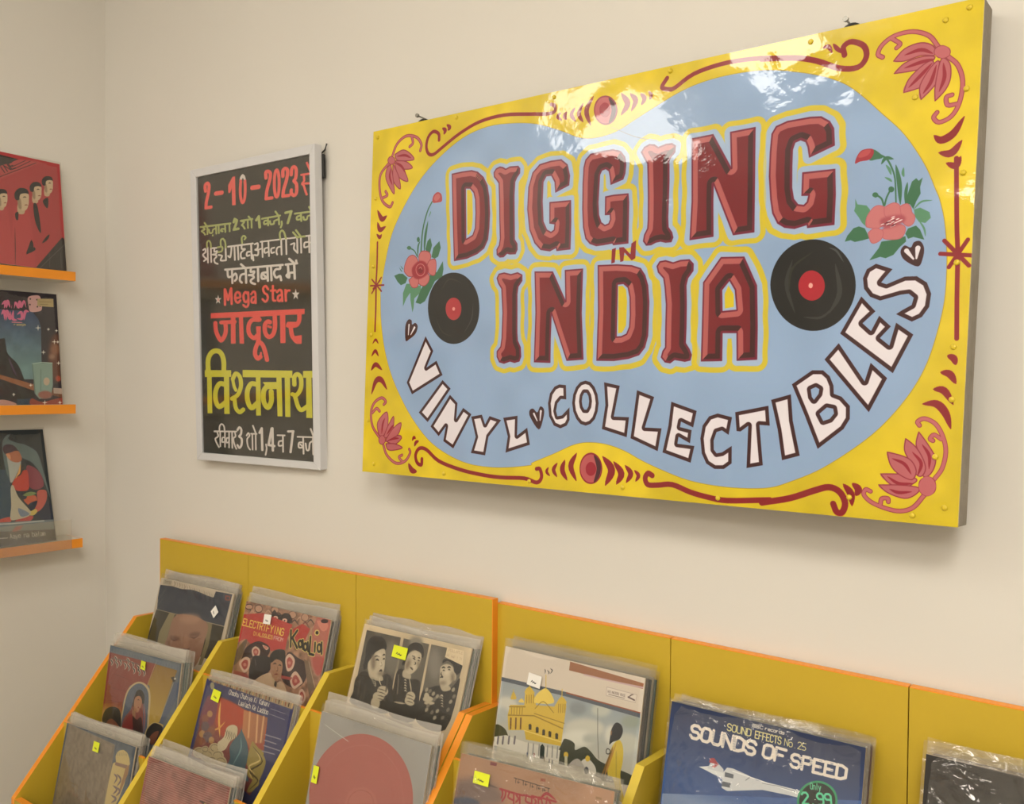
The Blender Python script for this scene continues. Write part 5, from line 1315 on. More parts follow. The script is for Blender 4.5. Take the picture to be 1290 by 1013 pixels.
ART['folk'] = dict(size=(312.2, 312.2), bg='4c5560', ax=1, ops=[
('P','74695c',0,0,(15,2,452,22,463,272,441,283,-1,379,10,237,16,79)),
('N',0.1,9,()),
('L','94887a',0.5,0.5,0,0,(15,1,452,21,445,282)),
('C','665b4f',1.5,(63,129,96,140,102,170)),
('C','85796a',1.5,(125,160,157,172,163,201)),
('C','5e5448',1.5,(185,191,216,202,222,231)),
('C','665b4f',1.5,(244,221,275,232,281,261)),
('C','85796a',1.5,(302,251,332,262,338,290)),
('C','5e5448',1.5,(359,280,388,291,394,319)),
('C','665b4f',1.5,(345,111,375,123,380,151)),
('C','85796a',1.5,(401,142,431,153,436,181)),
('C','5e5448',1.5,(127,238,159,249,165,279)),
('C','665b4f',1.5,(187,268,218,279,225,308)),
('C','85796a',1.5,(246,298,277,308,283,337)),
('C','5e5448',1.5,(231,127,262,138,268,167)),
('C','665b4f',1.5,(289,157,320,169,326,197)),
('C','85796a',1.5,(347,188,376,199,382,227)),
('C','5e5448',1.5,(403,217,432,228,438,256)),
('C','665b4f',1.5,(458,246,487,257,492,285)),
('C','85796a',1.5,(113,142,145,154,152,183)),
('C','5e5448',1.5,(174,173,205,185,211,214)),
('C','665b4f',1.5,(233,204,264,215,270,244)),
('C','85796a',1.5,(291,234,322,245,327,273)),
('C','5e5448',1.5,(348,263,378,274,384,302)),
('C','665b4f',1.5,(334,94,364,105,370,134)),
('C','85796a',1.5,(391,125,420,136,426,164)),
('C','5e5448',1.5,(116,221,148,232,154,261)),
('C','665b4f',1.5,(176,251,208,262,214,291)),
('C','85796a',1.5,(235,281,266,291,272,320)),
('P','b3a06c',0,0,(473,69,479,51,499,37,530,29,565,35,588,56,599,78,588,105,583,164,558,235,537,269,449,281,454,174,462,101,484,90)),
('L','4c5560',1,1,0,0,(479,51,493,61)),
('L','4c5560',1,1,0,0,(496,46,506,59)),
('L','4c5560',1,1,0,0,(514,44,519,56)),
('L','4c5560',1,1,0,0,(530,39,532,54)),
('L','4c5560',1,1,0,0,(548,38,546,51)),
('L','4c5560',1,1,0,0,(564,33,559,49)),
('P','7a6258',0,0,(480,91,582,86,583,102,481,105)),
('P','8c6a4a',0,0,(570,101,596,79,597,120,558,211,548,205)),
('C','6a5c62',4.5,(485,142,514,153,499,182)),
('C','6a5c62',4.5,(509,138,548,155,526,188)),
('C','6a5c62',4.5,(493,191,530,200,505,226)),
('C','6a5c62',4.5,(527,192,556,203,531,229)),
('C','6a5c62',4.5,(491,233,535,240,502,264)),
('T','RAAG',(279,71),(330,64),2.5,0.5,'45403c',0),
('T','GAAN',(310,83),(369,76),3,0.5,'45403c',0)])
ART['striped'] = dict(size=(300, 300), bg='7c4a44', ax=1, ops=[
('N',0.18,22,()),
('L','96706a',2,1.5,0,0,(-1,10,680,3)),
('L','96706a',2,1.5,0,0,(-1,19,677,12)),
('L','96706a',2,1.5,0,0,(-2,28,675,21)),
('L','96706a',2,1.5,0,0,(-2,36,673,30)),
('L','96706a',2,1.5,0,0,(-3,45,670,39)),
('L','96706a',2,1.5,0,0,(-3,54,668,48)),
('L','96706a',2,1.5,0,0,(-4,62,666,57)),
('L','96706a',2,1.5,0,0,(-4,71,664,66)),
('L','96706a',2,1.5,0,0,(-5,80,661,75)),
('L','96706a',2,1.5,0,0,(-5,88,659,84)),
('L','96706a',2,1.5,0,0,(-6,97,657,93)),
('L','96706a',2,1.5,0,0,(-6,106,654,102)),
('L','96706a',2,1.5,0,0,(-6,114,652,111)),
('L','96706a',2,1.5,0,0,(-7,123,650,120)),
('L','96706a',2,1.5,0,0,(-7,132,648,129)),
('L','96706a',2,1.5,0,0,(-8,140,645,138)),
('L','96706a',2,1.5,0,0,(-8,149,643,147)),
('L','96706a',2,1.5,0,0,(-9,157,641,155)),
('L','96706a',2,1.5,0,0,(-9,166,638,164)),
('L','96706a',2,1.5,0,0,(-10,175,636,173)),
('L','96706a',2,1.5,0,0,(-10,183,634,182)),
('L','96706a',2,1.5,0,0,(-10,192,632,191)),
('L','96706a',2,1.5,0,0,(-11,200,629,200)),
('L','96706a',2,1.5,0,0,(-11,209,627,209)),
('L','96706a',2,1.5,0,0,(-12,217,625,218)),
('L','96706a',2,1.5,0,0,(-12,226,623,227)),
('L','96706a',2,1.5,0,0,(-13,234,620,236)),
('L','96706a',2,1.5,0,0,(-13,243,618,245)),
('N',0.12,18,()),
('L','a4857e',1.5,1,0,0,(8,2,667,-5)),
('C','3a1e28',3.5,(414,93,441,93,459,98))])
ART['dark'] = dict(size=(315, 315), bg='33312f', ax=1, ops=[
('T','Best of the',(60,75),(151,64),5,0.5,'24221f',0),
('T','soundtrack',(192,69),(263,66),4.5,0.5,'24221f',0),
('P','c9c4bb',0,0,(56,-3,75,-7,74,0,55,3)),
('L','6b6660',1,1,0,0,(2,-1,89,0,244,2))])
ART['sounds'] = dict(size=(316.4, 316.4), bg='33405f', ax=1, ops=[
('G','2b3450','41598a',(280,9),(270,245),(-1,0,634,1,636,177,-1,352)),
('G','4a6396','7d90b4',(305,235),(300,302),(4,293,634,147,669,562,-7,804)),
('T','SOUND',(203,48),(286,49),10.5,1.5,'d6cf92',0),
('T','EFFECTS',(297,50),(383,50),10.5,1.5,'d6cf92',0),
('T','No.25',(392,50),(461,50),10,1,'d6cf92',0),
('T','BBC',(286,19),(322,19),4.5,1,'d9d2c8',0),
('T','records',(327,19),(390,19),4.5,1,'d9d2c8',0),
('T','SOUNDS',(78,98),(307,102),20,5,'dbd3cb',0.35),
('T','OF',(326,99),(403,101),19,4.5,'dbd3cb',0.35),
('T','SPEED',(416,106),(588,103),18.5,4.5,'dbd3cb',0.35),
('L','3a4768',0.5,0.5,0,0,(69,69,78,69)),
('L','3a4768',0.5,0.5,0,0,(155,63,164,63)),
('L','3a4768',0.5,0.5,0,0,(190,63,199,62)),
('L','3a4768',0.5,0.5,0,0,(225,64,234,64)),
('L','3a4768',0.5,0.5,0,0,(367,66,375,66)),
('L','3a4768',0.5,0.5,0,0,(441,66,449,66)),
('L','3a4768',0.5,0.5,0,0,(472,68,480,68)),
('L','3a4768',0.5,0.5,0,0,(502,69,510,68)),
('L','3a4768',0.5,0.5,0,0,(535,66,543,66)),
('L','3a4768',0.5,0.5,0,0,(69,73,79,73)),
('L','3a4768',0.5,0.5,0,0,(156,68,165,67)),
('L','3a4768',0.5,0.5,0,0,(190,67,199,67)),
('L','3a4768',0.5,0.5,0,0,(226,69,235,68)),
('L','3a4768',0.5,0.5,0,0,(367,71,375,70)),
('L','3a4768',0.5,0.5,0,0,(442,71,450,70)),
('L','3a4768',0.5,0.5,0,0,(472,72,480,72)),
('L','3a4768',0.5,0.5,0,0,(503,73,510,73)),
('L','3a4768',0.5,0.5,0,0,(536,70,543,70)),
('L','3a4768',0.5,0.5,0,0,(70,78,79,78)),
('L','3a4768',0.5,0.5,0,0,(156,72,165,72)),
('L','3a4768',0.5,0.5,0,0,(191,72,200,71)),
('L','3a4768',0.5,0.5,0,0,(226,73,235,73)),
('L','3a4768',0.5,0.5,0,0,(368,75,376,75)),
('L','3a4768',0.5,0.5,0,0,(442,75,450,75)),
('L','3a4768',0.5,0.5,0,0,(473,76,481,76)),
('L','3a4768',0.5,0.5,0,0,(503,77,511,77)),
('L','3a4768',0.5,0.5,0,0,(536,74,544,74)),
('L','3a4768',0.5,0.5,0,0,(70,82,80,82)),
('L','3a4768',0.5,0.5,0,0,(157,77,166,76)),
('L','3a4768',0.5,0.5,0,0,(191,76,200,76)),
('L','3a4768',0.5,0.5,0,0,(227,77,236,77)),
('L','3a4768',0.5,0.5,0,0,(368,79,376,79)),
('L','3a4768',0.5,0.5,0,0,(442,79,450,79)),
('L','3a4768',0.5,0.5,0,0,(473,81,481,80)),
('L','3a4768',0.5,0.5,0,0,(504,81,511,81)),
('L','3a4768',0.5,0.5,0,0,(536,78,544,78)),
('L','3a4768',0.5,0.5,0,0,(71,87,80,87)),
('L','3a4768',0.5,0.5,0,0,(157,81,166,81)),
('L','3a4768',0.5,0.5,0,0,(192,81,201,80)),
('L','3a4768',0.5,0.5,0,0,(227,82,236,82)),
('L','3a4768',0.5,0.5,0,0,(369,83,377,83)),
('L','3a4768',0.5,0.5,0,0,(443,83,451,83)),
('L','3a4768',0.5,0.5,0,0,(474,85,481,84)),
('L','3a4768',0.5,0.5,0,0,(504,85,512,85)),
('L','3a4768',0.5,0.5,0,0,(537,82,544,82)),
('L','3a4768',0.5,0.5,0,0,(72,92,81,91)),
('L','3a4768',0.5,0.5,0,0,(158,86,167,85)),
('L','3a4768',0.5,0.5,0,0,(192,85,201,85)),
('L','3a4768',0.5,0.5,0,0,(228,86,237,86)),
('L','3a4768',0.5,0.5,0,0,(369,88,377,87)),
('L','3a4768',0.5,0.5,0,0,(443,87,451,87)),
('L','3a4768',0.5,0.5,0,0,(474,89,482,89)),
('L','3a4768',0.5,0.5,0,0,(504,89,512,89)),
('L','3a4768',0.5,0.5,0,0,(537,87,545,86)),
('L','3a4768',0.5,0.5,0,0,(72,96,81,96)),
('L','3a4768',0.5,0.5,0,0,(159,90,168,90)),
('L','3a4768',0.5,0.5,0,0,(193,89,202,89)),
('L','3a4768',0.5,0.5,0,0,(228,91,237,90)),
('L','3a4768',0.5,0.5,0,0,(369,92,378,92)),
('L','3a4768',0.5,0.5,0,0,(444,92,452,91)),
('L','3a4768',0.5,0.5,0,0,(474,93,482,93)),
('L','3a4768',0.5,0.5,0,0,(505,94,512,93)),
('L','3a4768',0.5,0.5,0,0,(538,91,545,90)),
('L','3a4768',0.5,0.5,0,0,(73,101,82,100)),
('L','3a4768',0.5,0.5,0,0,(159,94,168,94)),
('L','3a4768',0.5,0.5,0,0,(194,94,202,93)),
('L','3a4768',0.5,0.5,0,0,(229,95,238,95)),
('L','3a4768',0.5,0.5,0,0,(370,96,378,96)),
('L','3a4768',0.5,0.5,0,0,(444,96,452,95)),
('L','3a4768',0.5,0.5,0,0,(475,97,483,97)),
('L','3a4768',0.5,0.5,0,0,(505,98,513,97)),
('L','3a4768',0.5,0.5,0,0,(538,95,546,94)),
('L','3a4768',0.5,0.5,0,0,(73,105,83,105)),
('L','3a4768',0.5,0.5,0,0,(160,99,169,98)),
('L','3a4768',0.5,0.5,0,0,(194,98,203,98)),
('L','3a4768',0.5,0.5,0,0,(229,99,238,99)),
('L','3a4768',0.5,0.5,0,0,(370,100,379,100)),
('L','3a4768',0.5,0.5,0,0,(445,100,452,100)),
('L','3a4768',0.5,0.5,0,0,(475,101,483,101)),
('L','3a4768',0.5,0.5,0,0,(505,102,513,101)),
('L','3a4768',0.5,0.5,0,0,(538,99,546,98)),
('P','c3c6cb',0,0,(203,179,216,159,235,157,285,164,316,172,369,169,450,167,506,171,508,186,418,189,337,195,272,214,224,228,205,223)),
('P','d2d4d8',0,0,(120,180,154,170,206,175,208,194,176,191,153,186)),
('P','bfc2c8',0,0,(150,178,167,142,205,167,206,178)),
('P','9c4048',0,0,(156,145,170,141,188,159,154,158)),
('P','9c4048',0,0,(164,169,175,160,184,161,173,171)),
('P','5c616b',0,0,(211,174,240,174,240,186,211,188)),
('P','5c616b',0,0,(206,203,234,202,232,216,204,218)),
('L','e0e2e4',1.5,1.5,0,0,(236,165,310,169,445,177)),
('L','8b9098',1,1,0,0,(335,176,381,172,439,173)),
('L','6e737c',1,1,0,0,(281,181,292,170)),
('P','3a9068',1,0,(565,166,560,195,540,221,512,236,481,237,457,223,446,198,452,167,472,141,501,126,531,126,555,140)),
('P','2b2f30',1,0,(559,167,554,194,537,217,511,231,484,231,463,219,453,196,458,169,476,145,502,132,529,132,550,145)),
('T','Only',(483,154),(516,150),8.5,1.5,'5fae8c',0),
('T','2.99',(464,201),(554,183),15.5,3,'5fc49c',0)])
ART['red_busts'] = dict(size=(313, 313), bg='a03c3f', ax=1, ops=[
('P','3a3433',0,0,(94,19,313,18,399,22,308,86,85,197)),
('P','a8484a',0,0,(154,178,309,78,407,22,521,14,305,154,151,252)),
('L','2c2828',1.5,1.5,0,0,(223,199,306,138,494,22)),
('L','2c2828',1.5,1.5,0,0,(373,84,463,19)),
('L','2c2828',1.5,1.5,0,0,(363,74,437,21)),
('T','INE',(313,121),(387,72),17,2.5,'2c2828',0),
('P','34302f',0,0,(643,450,613,430,454,630,379,640,378,659,631,634)),
('L','5c5654',1,1,0,0,(536,531,533,611)),
('L','5c5654',1,1,0,0,(599,521,598,610)),
('L','6a6460',1,1,0,0,(477,627,643,450)),
('P','a84044',1,0,(263,325,290,306,328,328,329,654,239,666)),
('P','b39c80',1,0,(282,287,308,303,304,328,280,329)),
('P','bda88c',1,0,(282,245,326,232,329,264,326,282,316,307,296,314,285,286)),
('P','8f7a64',1,1,(281,266,294,263,295,305,284,304)),
('P','1f1d1f',1,0,(271,268,271,240,292,214,321,212,330,231,313,233,293,242,287,268)),
('C','3a2c26',2,(304,254,312,250,319,251)),
('C','7c4a3c',2,(309,289,317,285,324,286)),
('P','b39c80',1,0,(532,160,559,176,555,201,530,203)),
('P','bda88c',1,0,(532,119,578,106,580,137,578,155,567,180,547,187,535,160)),
('P','8f7a64',1,1,(531,140,544,137,546,179,534,177)),
('P','1f1d1f',1,0,(522,142,521,114,543,89,573,86,582,105,565,106,544,116,538,142)),
('C','3a2c26',2,(556,128,564,123,570,125)),
('C','7c4a3c',2,(560,162,568,158,575,159)),
('P','b39c80',1,0,(465,211,492,228,488,254,462,255)),
('P','bda88c',1,0,(464,168,512,155,514,187,512,206,500,232,479,239,467,211)),
('P','8f7a64',1,1,(463,190,477,187,478,230,466,229)),
('P','1f1d1f',1,0,(453,192,453,163,475,137,506,134,516,154,498,155,477,165,470,192)),
('C','3a2c26',2,(488,178,497,173,504,174)),
('C','7c4a3c',2,(493,213,502,209,509,210)),
('P','a84044',1,0,(359,326,393,303,441,329,447,646,333,661)),
('P','b39c80',1,0,(383,278,416,299,411,330,380,331)),
('P','bda88c',1,0,(383,226,439,210,442,250,439,272,426,304,401,312,386,278)),
('P','8f7a64',1,1,(381,253,398,249,400,302,385,300)),
('P','1f1d1f',1,0,(370,255,369,220,395,188,433,185,444,209,423,211,398,223,389,255)),
('C','3a2c26',2,(411,238,422,232,430,234)),
('C','7c4a3c',2,(417,281,427,276,435,277)),
('P','231f20',1,0,(365,336,382,326,378,369,367,367)),
('P','231f20',1,0,(465,269,485,266,496,360,495,425,470,365)),
('P','231f20',1,0,(519,235,548,213,544,271,529,265)),
('C','2c2324',9,(413,556,438,513,444,473)),
('C','2c2324',5.5,(501,480,525,452,543,425)),
('C','5c2b2e',2,(359,416,355,526,349,636)),
('P','231f20',1,0,(414,541,453,511,460,526,421,551))])
ART['night_scene'] = dict(size=(313, 313), bg='2e2a30', ax=1, ops=[
('G','3c4c68','6d8a8e',(353,132),(361,407),(109,104,488,107,517,145,530,191,522,403,476,482,423,482,91,472)),
('N',0.08,20,()),
('P','5e3c30',1,10,(589,243,629,233,638,352,614,496,576,465,559,355)),
('P','7e5844',1,6,(624,313,620,329,611,341,599,346,587,342,579,331,577,315,581,299,590,287,602,282,614,286,622,297)),
('P','8a6a58',1,6,(601,354,598,362,591,368,582,370,572,368,566,363,564,355,567,347,574,341,584,338,593,340,599,346)),
('P','9c4a38',1,3,(623,476,621,484,615,490,608,492,601,490,596,484,595,476,597,468,602,462,610,460,617,462,621,468)),
('P','c39a98',1,0,(468,31,501,16,535,21,541,88,519,105,477,108,469,77)),
('P','3a3034',1,0,(485,37,484,39,483,41,480,42,478,42,477,40,476,38,477,35,479,34,481,33,483,33,485,35)),
('P','3a3034',1,0,(481,69,481,71,479,73,476,74,474,73,473,72,472,69,473,67,475,65,477,64,479,65,481,66)),
('P','3a3034',1,0,(521,38,520,41,519,42,516,43,514,43,512,41,512,39,513,36,514,35,517,34,519,34,521,36)),
('P','3a3034',1,0,(521,77,520,80,519,82,516,83,514,82,512,80,512,78,513,76,515,74,517,73,519,74,521,75)),
('P','3a3034',1,0,(537,72,536,75,534,77,532,77,530,77,528,75,528,73,528,71,530,69,533,68,535,68,536,70)),
('P','a8966a',0,0,(519,33,607,27,606,74,517,74)),
('L','6a5a3c',1,1,0,0,(530,49,596,46)),
('L','6a5a3c',1,1,0,0,(533,63,576,62)),
('C','c96a8c',6,(328,80,349,63,340,99)),
('C','c96a8c',6,(351,98,360,59,370,93)),
('C','c96a8c',6,(377,96,381,80)),
('C','c96a8c',6,(392,95,401,63,414,89,423,58,429,84,446,52,455,86)),
('C','c96a8c',6,(324,134,339,114,340,164)),
('C','c96a8c',6,(348,163,354,113,366,154,372,115)),
('C','c96a8c',6,(387,107,381,153,403,160)),
('C','c96a8c',6,(405,129,428,115,429,150,403,152)),
('C','c96a8c',6,(440,157,450,110,469,109)),
('L','d9828f',2,2,0,0,(376,173,428,172)),
('T','raaga',(387,190),(450,186),5.5,1,'c9b06c',0),
('P','241f26',1,0,(164,367,317,264,337,293,346,346,397,406,430,498,470,582,153,596)),
('C','4a3c50',4,(348,362,367,422,387,468)),
('P','8a5a3e',0,0,(161,434,307,461,474,509,472,544,306,484,160,456)),
('P','6a4634',0,0,(474,513,627,551,625,583,472,544)),
('P','7c948c',0,1,(471,393,582,386,578,512,562,583,500,590,475,559)),
('L','a9bdb4',1.5,1.5,1,0,(474,396,527,387,581,390)),
('L','4f645f',1.5,1.5,0,0,(472,400,479,559)),
('P','b5a08c',1,2,(561,492,558,503,551,512,543,515,534,512,529,504,527,493,530,482,536,474,545,471,553,473,559,481)),
('P','8a5a50',1,4,(571,567,565,578,550,586,531,589,512,586,498,578,494,567,499,556,514,548,533,545,552,548,566,556)),
('L','4a5a58',1,1,0,0,(517,427,510,544)),
('P','2a3c4c',0,0,(380,590,462,586,468,625,379,624)),
('P','8a4034',1,0,(459,586,514,606,625,583,622,626,460,625)),
('P','a89488',0,0,(579,528,628,531,626,563,579,559)),
('P','b0867c',1,0,(257,604,315,593,379,620,256,627)),
('C','efe6d8',1.5,(499,197,514,196,529,195)),
('C','efe6d8',1.5,(515,180,514,196,513,212)),
('P','f4ede0',1,0,(516,196,516,197,515,198,514,198,513,198,512,197,512,196,512,195,513,194,514,193,515,194,516,195)),
('C','efe6d8',1.5,(561,201,570,201,580,200)),
('C','efe6d8',1.5,(571,191,570,201,570,210)),
('P','f4ede0',1,0,(572,200,572,202,571,203,570,203,569,203,568,202,568,201,568,200,569,199,570,198,571,198,572,199)),
('C','efe6d8',1.5,(605,207,615,206,624,206)),
('C','efe6d8',1.5,(615,197,615,206,614,216)),
('P','f4ede0',1,0,(617,206,617,207,616,208,614,209,613,208,612,207,612,206,613,205,613,204,615,204,616,204,617,205)),
('C','efe6d8',1.5,(585,271,599,270,613,270)),
('C','efe6d8',1.5,(600,256,599,270,598,285)),
('P','f4ede0',1,0,(601,270,601,272,600,272,599,273,598,273,597,272,597,271,597,269,598,268,599,268,600,268,601,269)),
('C','efe6d8',1.5,(609,270,619,270,628,269)),
('C','efe6d8',1.5,(619,260,619,270,618,279)),
('P','f4ede0',1,0,(621,269,621,271,620,272,619,272,618,272,617,271,616,270,617,268,618,268,619,267,620,267,621,268)),
('C','efe6d8',1.5,(523,331,536,331,548,330)),
('C','efe6d8',1.5,(537,318,536,331,535,343)),
('P','f4ede0',1,0,(538,330,538,332,537,333,536,333,535,333,534,332,533,331,534,329,535,329,536,328,537,328,538,329)),
('C','efe6d8',1.5,(604,389,616,389,628,389)),
('C','efe6d8',1.5,(617,377,616,389,615,401)),
('P','f4ede0',1,0,(618,389,618,390,617,391,616,391,615,391,614,390,614,389,614,388,615,387,616,386,617,387,618,388)),
('C','efe6d8',1.5,(447,515,457,514,468,514)),
('C','efe6d8',1.5,(458,504,457,514,457,525)),
('P','f4ede0',1,0,(460,514,459,516,458,516,457,517,456,516,455,516,455,514,455,513,456,512,457,512,458,512,459,513)),
('C','efe6d8',1.5,(355,565,365,565,375,565)),
('C','efe6d8',1.5,(365,555,365,565,364,576)),
('P','f4ede0',1,0,(367,565,367,566,366,567,365,568,364,567,363,566,363,565,363,564,364,563,365,563,366,563,367,564)),
('C','efe6d8',1.5,(514,610,528,610,542,610)),
('C','efe6d8',1.5,(529,596,528,610,527,624)),
('P','f4ede0',1,0,(530,610,530,611,529,612,528,612,527,612,526,611,526,610,526,609,527,608,528,607,529,608,530,609)),
('C','efe6d8',1.5,(600,610,611,610,622,610)),
('C','efe6d8',1.5,(612,599,611,610,611,621)),
('P','f4ede0',1,0,(614,610,613,612,612,612,611,613,610,612,609,611,609,610,609,609,610,608,611,608,613,608,613,609))])
ART['woman_shawl'] = dict(size=(313, 313), bg='2b3034', ax=1, ops=[
('P','344654',0,0,(167,188,417,219,419,297,402,486,137,488)),
('P','59686a',1,1,(400,71,423,32,446,25,436,49,485,74,518,83,577,126,598,215,611,303,623,399,591,270,547,188,491,153,453,89,428,119,413,257,399,179)),
('P','9ca09a',1,2,(418,142,444,174,488,177,449,260,420,289,418,211)),
('P','3c2c38',1,0,(400,102,418,79,457,85,476,117,442,127,412,133)),
('P','a0644a',1,0,(416,130,442,123,477,113,494,161,473,180,444,174,424,157)),
('P','c08a68',1,1,(413,130,434,135,434,162,421,151)),
('C','4a2a24',2.5,(454,116,469,113,484,117)),
('P','7c3c48',1,0,(515,202,552,212,586,254,593,318,553,338,517,320,508,264)),
('P','ad3f34',1,0,(427,297,466,246,513,225,516,296,508,334,470,339,441,329)),
('C','c9975a',4.5,(483,192,470,238,448,268)),
('C','2a2426',3,(498,185,481,239,456,260)),
('P','b05a40',1,0,(477,378,542,369,543,423,502,420)),
('P','1f2a3a',1,0,(455,342,496,372,479,386,466,370)),
('C','6f8050',8.5,(478,363,513,358,547,357)),
('P','1f2a3a',1,0,(498,419,538,399,600,397,621,446,617,509,564,503,516,460)),
('P','a85248',1,0,(556,346,602,346,600,397,571,442,538,462,524,453,548,408)),
('C','b8a458',10,(497,458,515,464,541,454)),
('L','b8a458',10,10,0,0,(506,466,532,453)),
('P','a04640',1,0,(431,490,499,477,516,491,455,538,416,556,397,535)),
('P','a8483e',1,0,(301,491,382,473,399,479,393,501,301,498)),
('P','a8a08c',1,0,(417,319,433,305,452,369,496,435,508,459,491,480,438,490,398,486,410,411)),
('P','707a8a',1,0,(445,430,500,466,454,477)),
('P','6a7276',0,0,(137,488,563,507,625,510,622,565,133,531)),
('L','a8aca6',3.5,3.5,0,0,(136,495,407,510,571,512)),
('L','a04640',3,3,0,0,(423,531,402,551)),
('L','a04640',3,3,0,0,(433,529,414,549)),
('L','a04640',3,3,0,0,(443,528,426,548)),
('L','a04640',3,3,0,0,(454,527,438,546)),
('P','1d1a1c',0,0,(132,538,630,565,628,628,126,606)),
('L','d6d0c6',2,2,0,0,(299,579,373,583)),
('T','Aaye na balam',(385,589),(573,592),12.5,1.5,'d6d0c6',0),
('L','4a4640',1,1,0,0,(417,611,611,620))])
SIGN = dict(M=((0.99997, 0.00479, 0.00653, 1.19042), (-0.0051, 0.99887, 0.04725, -0.0546), (-0.00629, -0.04728, 0.99886, 2.14026), (0, 0, 0, 1)), corners=[(7.73, 10.42), (1191.31, 11.1), (1181.76, 721.85), (19.34, 729.19)])
POSTER = dict(M=((0.99957, -0.02928, -0.00148, 0.51465), (0.02923, 0.99918, -0.02785, -0.05229), (0.0023, 0.0278, 0.99961, 2.13966), (0, 0, 0, 1)), inner=[(24.74, 20.42), (453.71, 22.14), (448.34, 728.17), (22.37, 726.13)])
REC = {}
REC['sounds'] = dict(O=(1.9253, -0.062, 1.0747), R=(1.0, 0.00036, 0.00074), V=(0.0008, -0.22096, -0.97528), w=0.3164, h=0.3170)
REC['temple'] = dict(O=(1.5722, -0.0621, 1.1029), R=(1.0, -0.0018, -0.00044), V=(-0.00078, -0.19369, -0.98106), w=0.3026, h=0.3438)
REC['trio'] = dict(O=(1.1855, -0.062, 1.0821), R=(0.99999, 0.00406, 0.00184), V=(0.00303, -0.31663, -0.94855), w=0.3025, h=0.3338)
REC['dialogues'] = dict(O=(0.7711, -0.0619, 1.0687), R=(0.99993, 0.00231, 0.01117), V=(0.0114, -0.25241, -0.96755), w=0.3062, h=0.3133)
REC['veiled'] = dict(O=(0.4003, -0.062, 1.0755), R=(0.99995, 0.00597, 0.00853), V=(0.00977, -0.2562, -0.96657), w=0.3180, h=0.3207)
REC['oval'] = dict(O=(0.401, -0.2046, 0.9259), R=(0.99913, 0.00039, 0.04173), V=(0.04129, -0.15431, -0.98716), w=0.3180, h=0.3296)
REC['storybook'] = dict(O=(0.7835, -0.1795, 0.9119), R=(0.99971, 0.00508, 0.02354), V=(0.02398, -0.3, -0.95364), w=0.3129, h=0.3265)
REC['disc'] = dict(O=(1.2159, -0.2047, 0.9386), R=(0.99994, 0.00174, 0.01125), V=(0.01134, -0.24001, -0.9707), w=0.3002, h=0.3483)
REC['bengali'] = dict(O=(1.5869, -0.2034, 0.946), R=(0.99851, 0.01735, 0.05165), V=(0.05449, -0.3104, -0.94904), w=0.3137, h=0.3640)
REC['folk'] = dict(O=(0.3969, -0.3142, 0.7568), R=(0.99865, 0.00346, 0.05176), V=(0.05127, -0.21882, -0.97442), w=0.3122, h=0.3246)
REC['striped'] = dict(O=(0.7642, -0.3142, 0.767), R=(0.99927, 0.00187, 0.03825), V=(0.03754, -0.24645, -0.96843), w=0.3000, h=0.3371)
REC['dark'] = dict(O=(2.3241, -0.062, 1.0866), R=(1.0, 0.0, 0.0), V=(0.0, -0.21823, -0.9759), w=0.3150, h=0.3290)
REC['red_busts'] = dict(O=(0.0098, -0.4539, 2.2169), R=(0.0056, 0.99955, -0.02947), V=(0.1867, -0.03, -0.98196), w=0.3130, h=0.3130)
REC['night_scene'] = dict(O=(0.0266, -0.4712, 1.8404), R=(0.00061, 0.99999, -0.00496), V=(0.12218, -0.005, -0.99249), w=0.3130, h=0.3130)
REC['woman_shawl'] = dict(O=(0.0106, -0.5024, 1.462), R=(0.00128, 0.99999, -0.00483), V=(0.25559, -0.005, -0.96677), w=0.3130, h=0.3130)

# ---------------------------------------------------------------- materials
def lin(c): return ((c + 0.055) / 1.055) ** 2.4 if c > 0.04045 else c / 12.92
def rgb(h): return tuple(lin(int(h[i:i + 2], 16) / 255.0) for i in (0, 2, 4)) + (1.0,)
MATS = {}
def mat(name, col, rough=0.5, metal=0.0, noise=0.0, nscale=8.0, bump=0.0, bscale=60.0, coat=0.0, spec=0.5):
    if name in MATS: return MATS[name]
    M = bpy.data.materials.new(name); M.use_nodes = True; nt = M.node_tree; b = nt.nodes['Principled BSDF']
    b.inputs['Base Color'].default_value = rgb(col); b.inputs['Roughness'].default_value = rough; b.inputs['Metallic'].default_value = metal
    b.inputs['Coat Weight'].default_value = coat; b.inputs['Coat Roughness'].default_value = 0.12; b.inputs['Specular IOR Level'].default_value = spec
    tc = nt.nodes.new('ShaderNodeTexCoord')
    if noise:
        n = nt.nodes.new('ShaderNodeTexNoise'); n.inputs['Scale'].default_value = nscale; n.inputs['Detail'].default_value = 5
        mx = nt.nodes.new('ShaderNodeMix'); mx.data_type = 'RGBA'
        c = rgb(col); mx.inputs[6].default_value = tuple(v * (1 - noise) for v in c[:3]) + (1,); mx.inputs[7].default_value = tuple(min(1, v * (1 + noise)) for v in c[:3]) + (1,)
        nt.links.new(tc.outputs['Object'], n.inputs['Vector']); nt.links.new(n.outputs['Fac'], mx.inputs[0]); nt.links.new(mx.outputs[2], b.inputs['Base Color'])
    if bump:
        n2 = nt.nodes.new('ShaderNodeTexNoise'); n2.inputs['Scale'].default_value = bscale; n2.inputs['Detail'].default_value = 4
        bp = nt.nodes.new('ShaderNodeBump'); bp.inputs['Strength'].default_value = bump; bp.inputs['Distance'].default_value = 0.01
        nt.links.new(tc.outputs['Object'], n2.inputs['Vector']); nt.links.new(n2.outputs['Fac'], bp.inputs['Height']); nt.links.new(bp.outputs[0], b.inputs['Normal'])
    MATS[name] = M
    return M

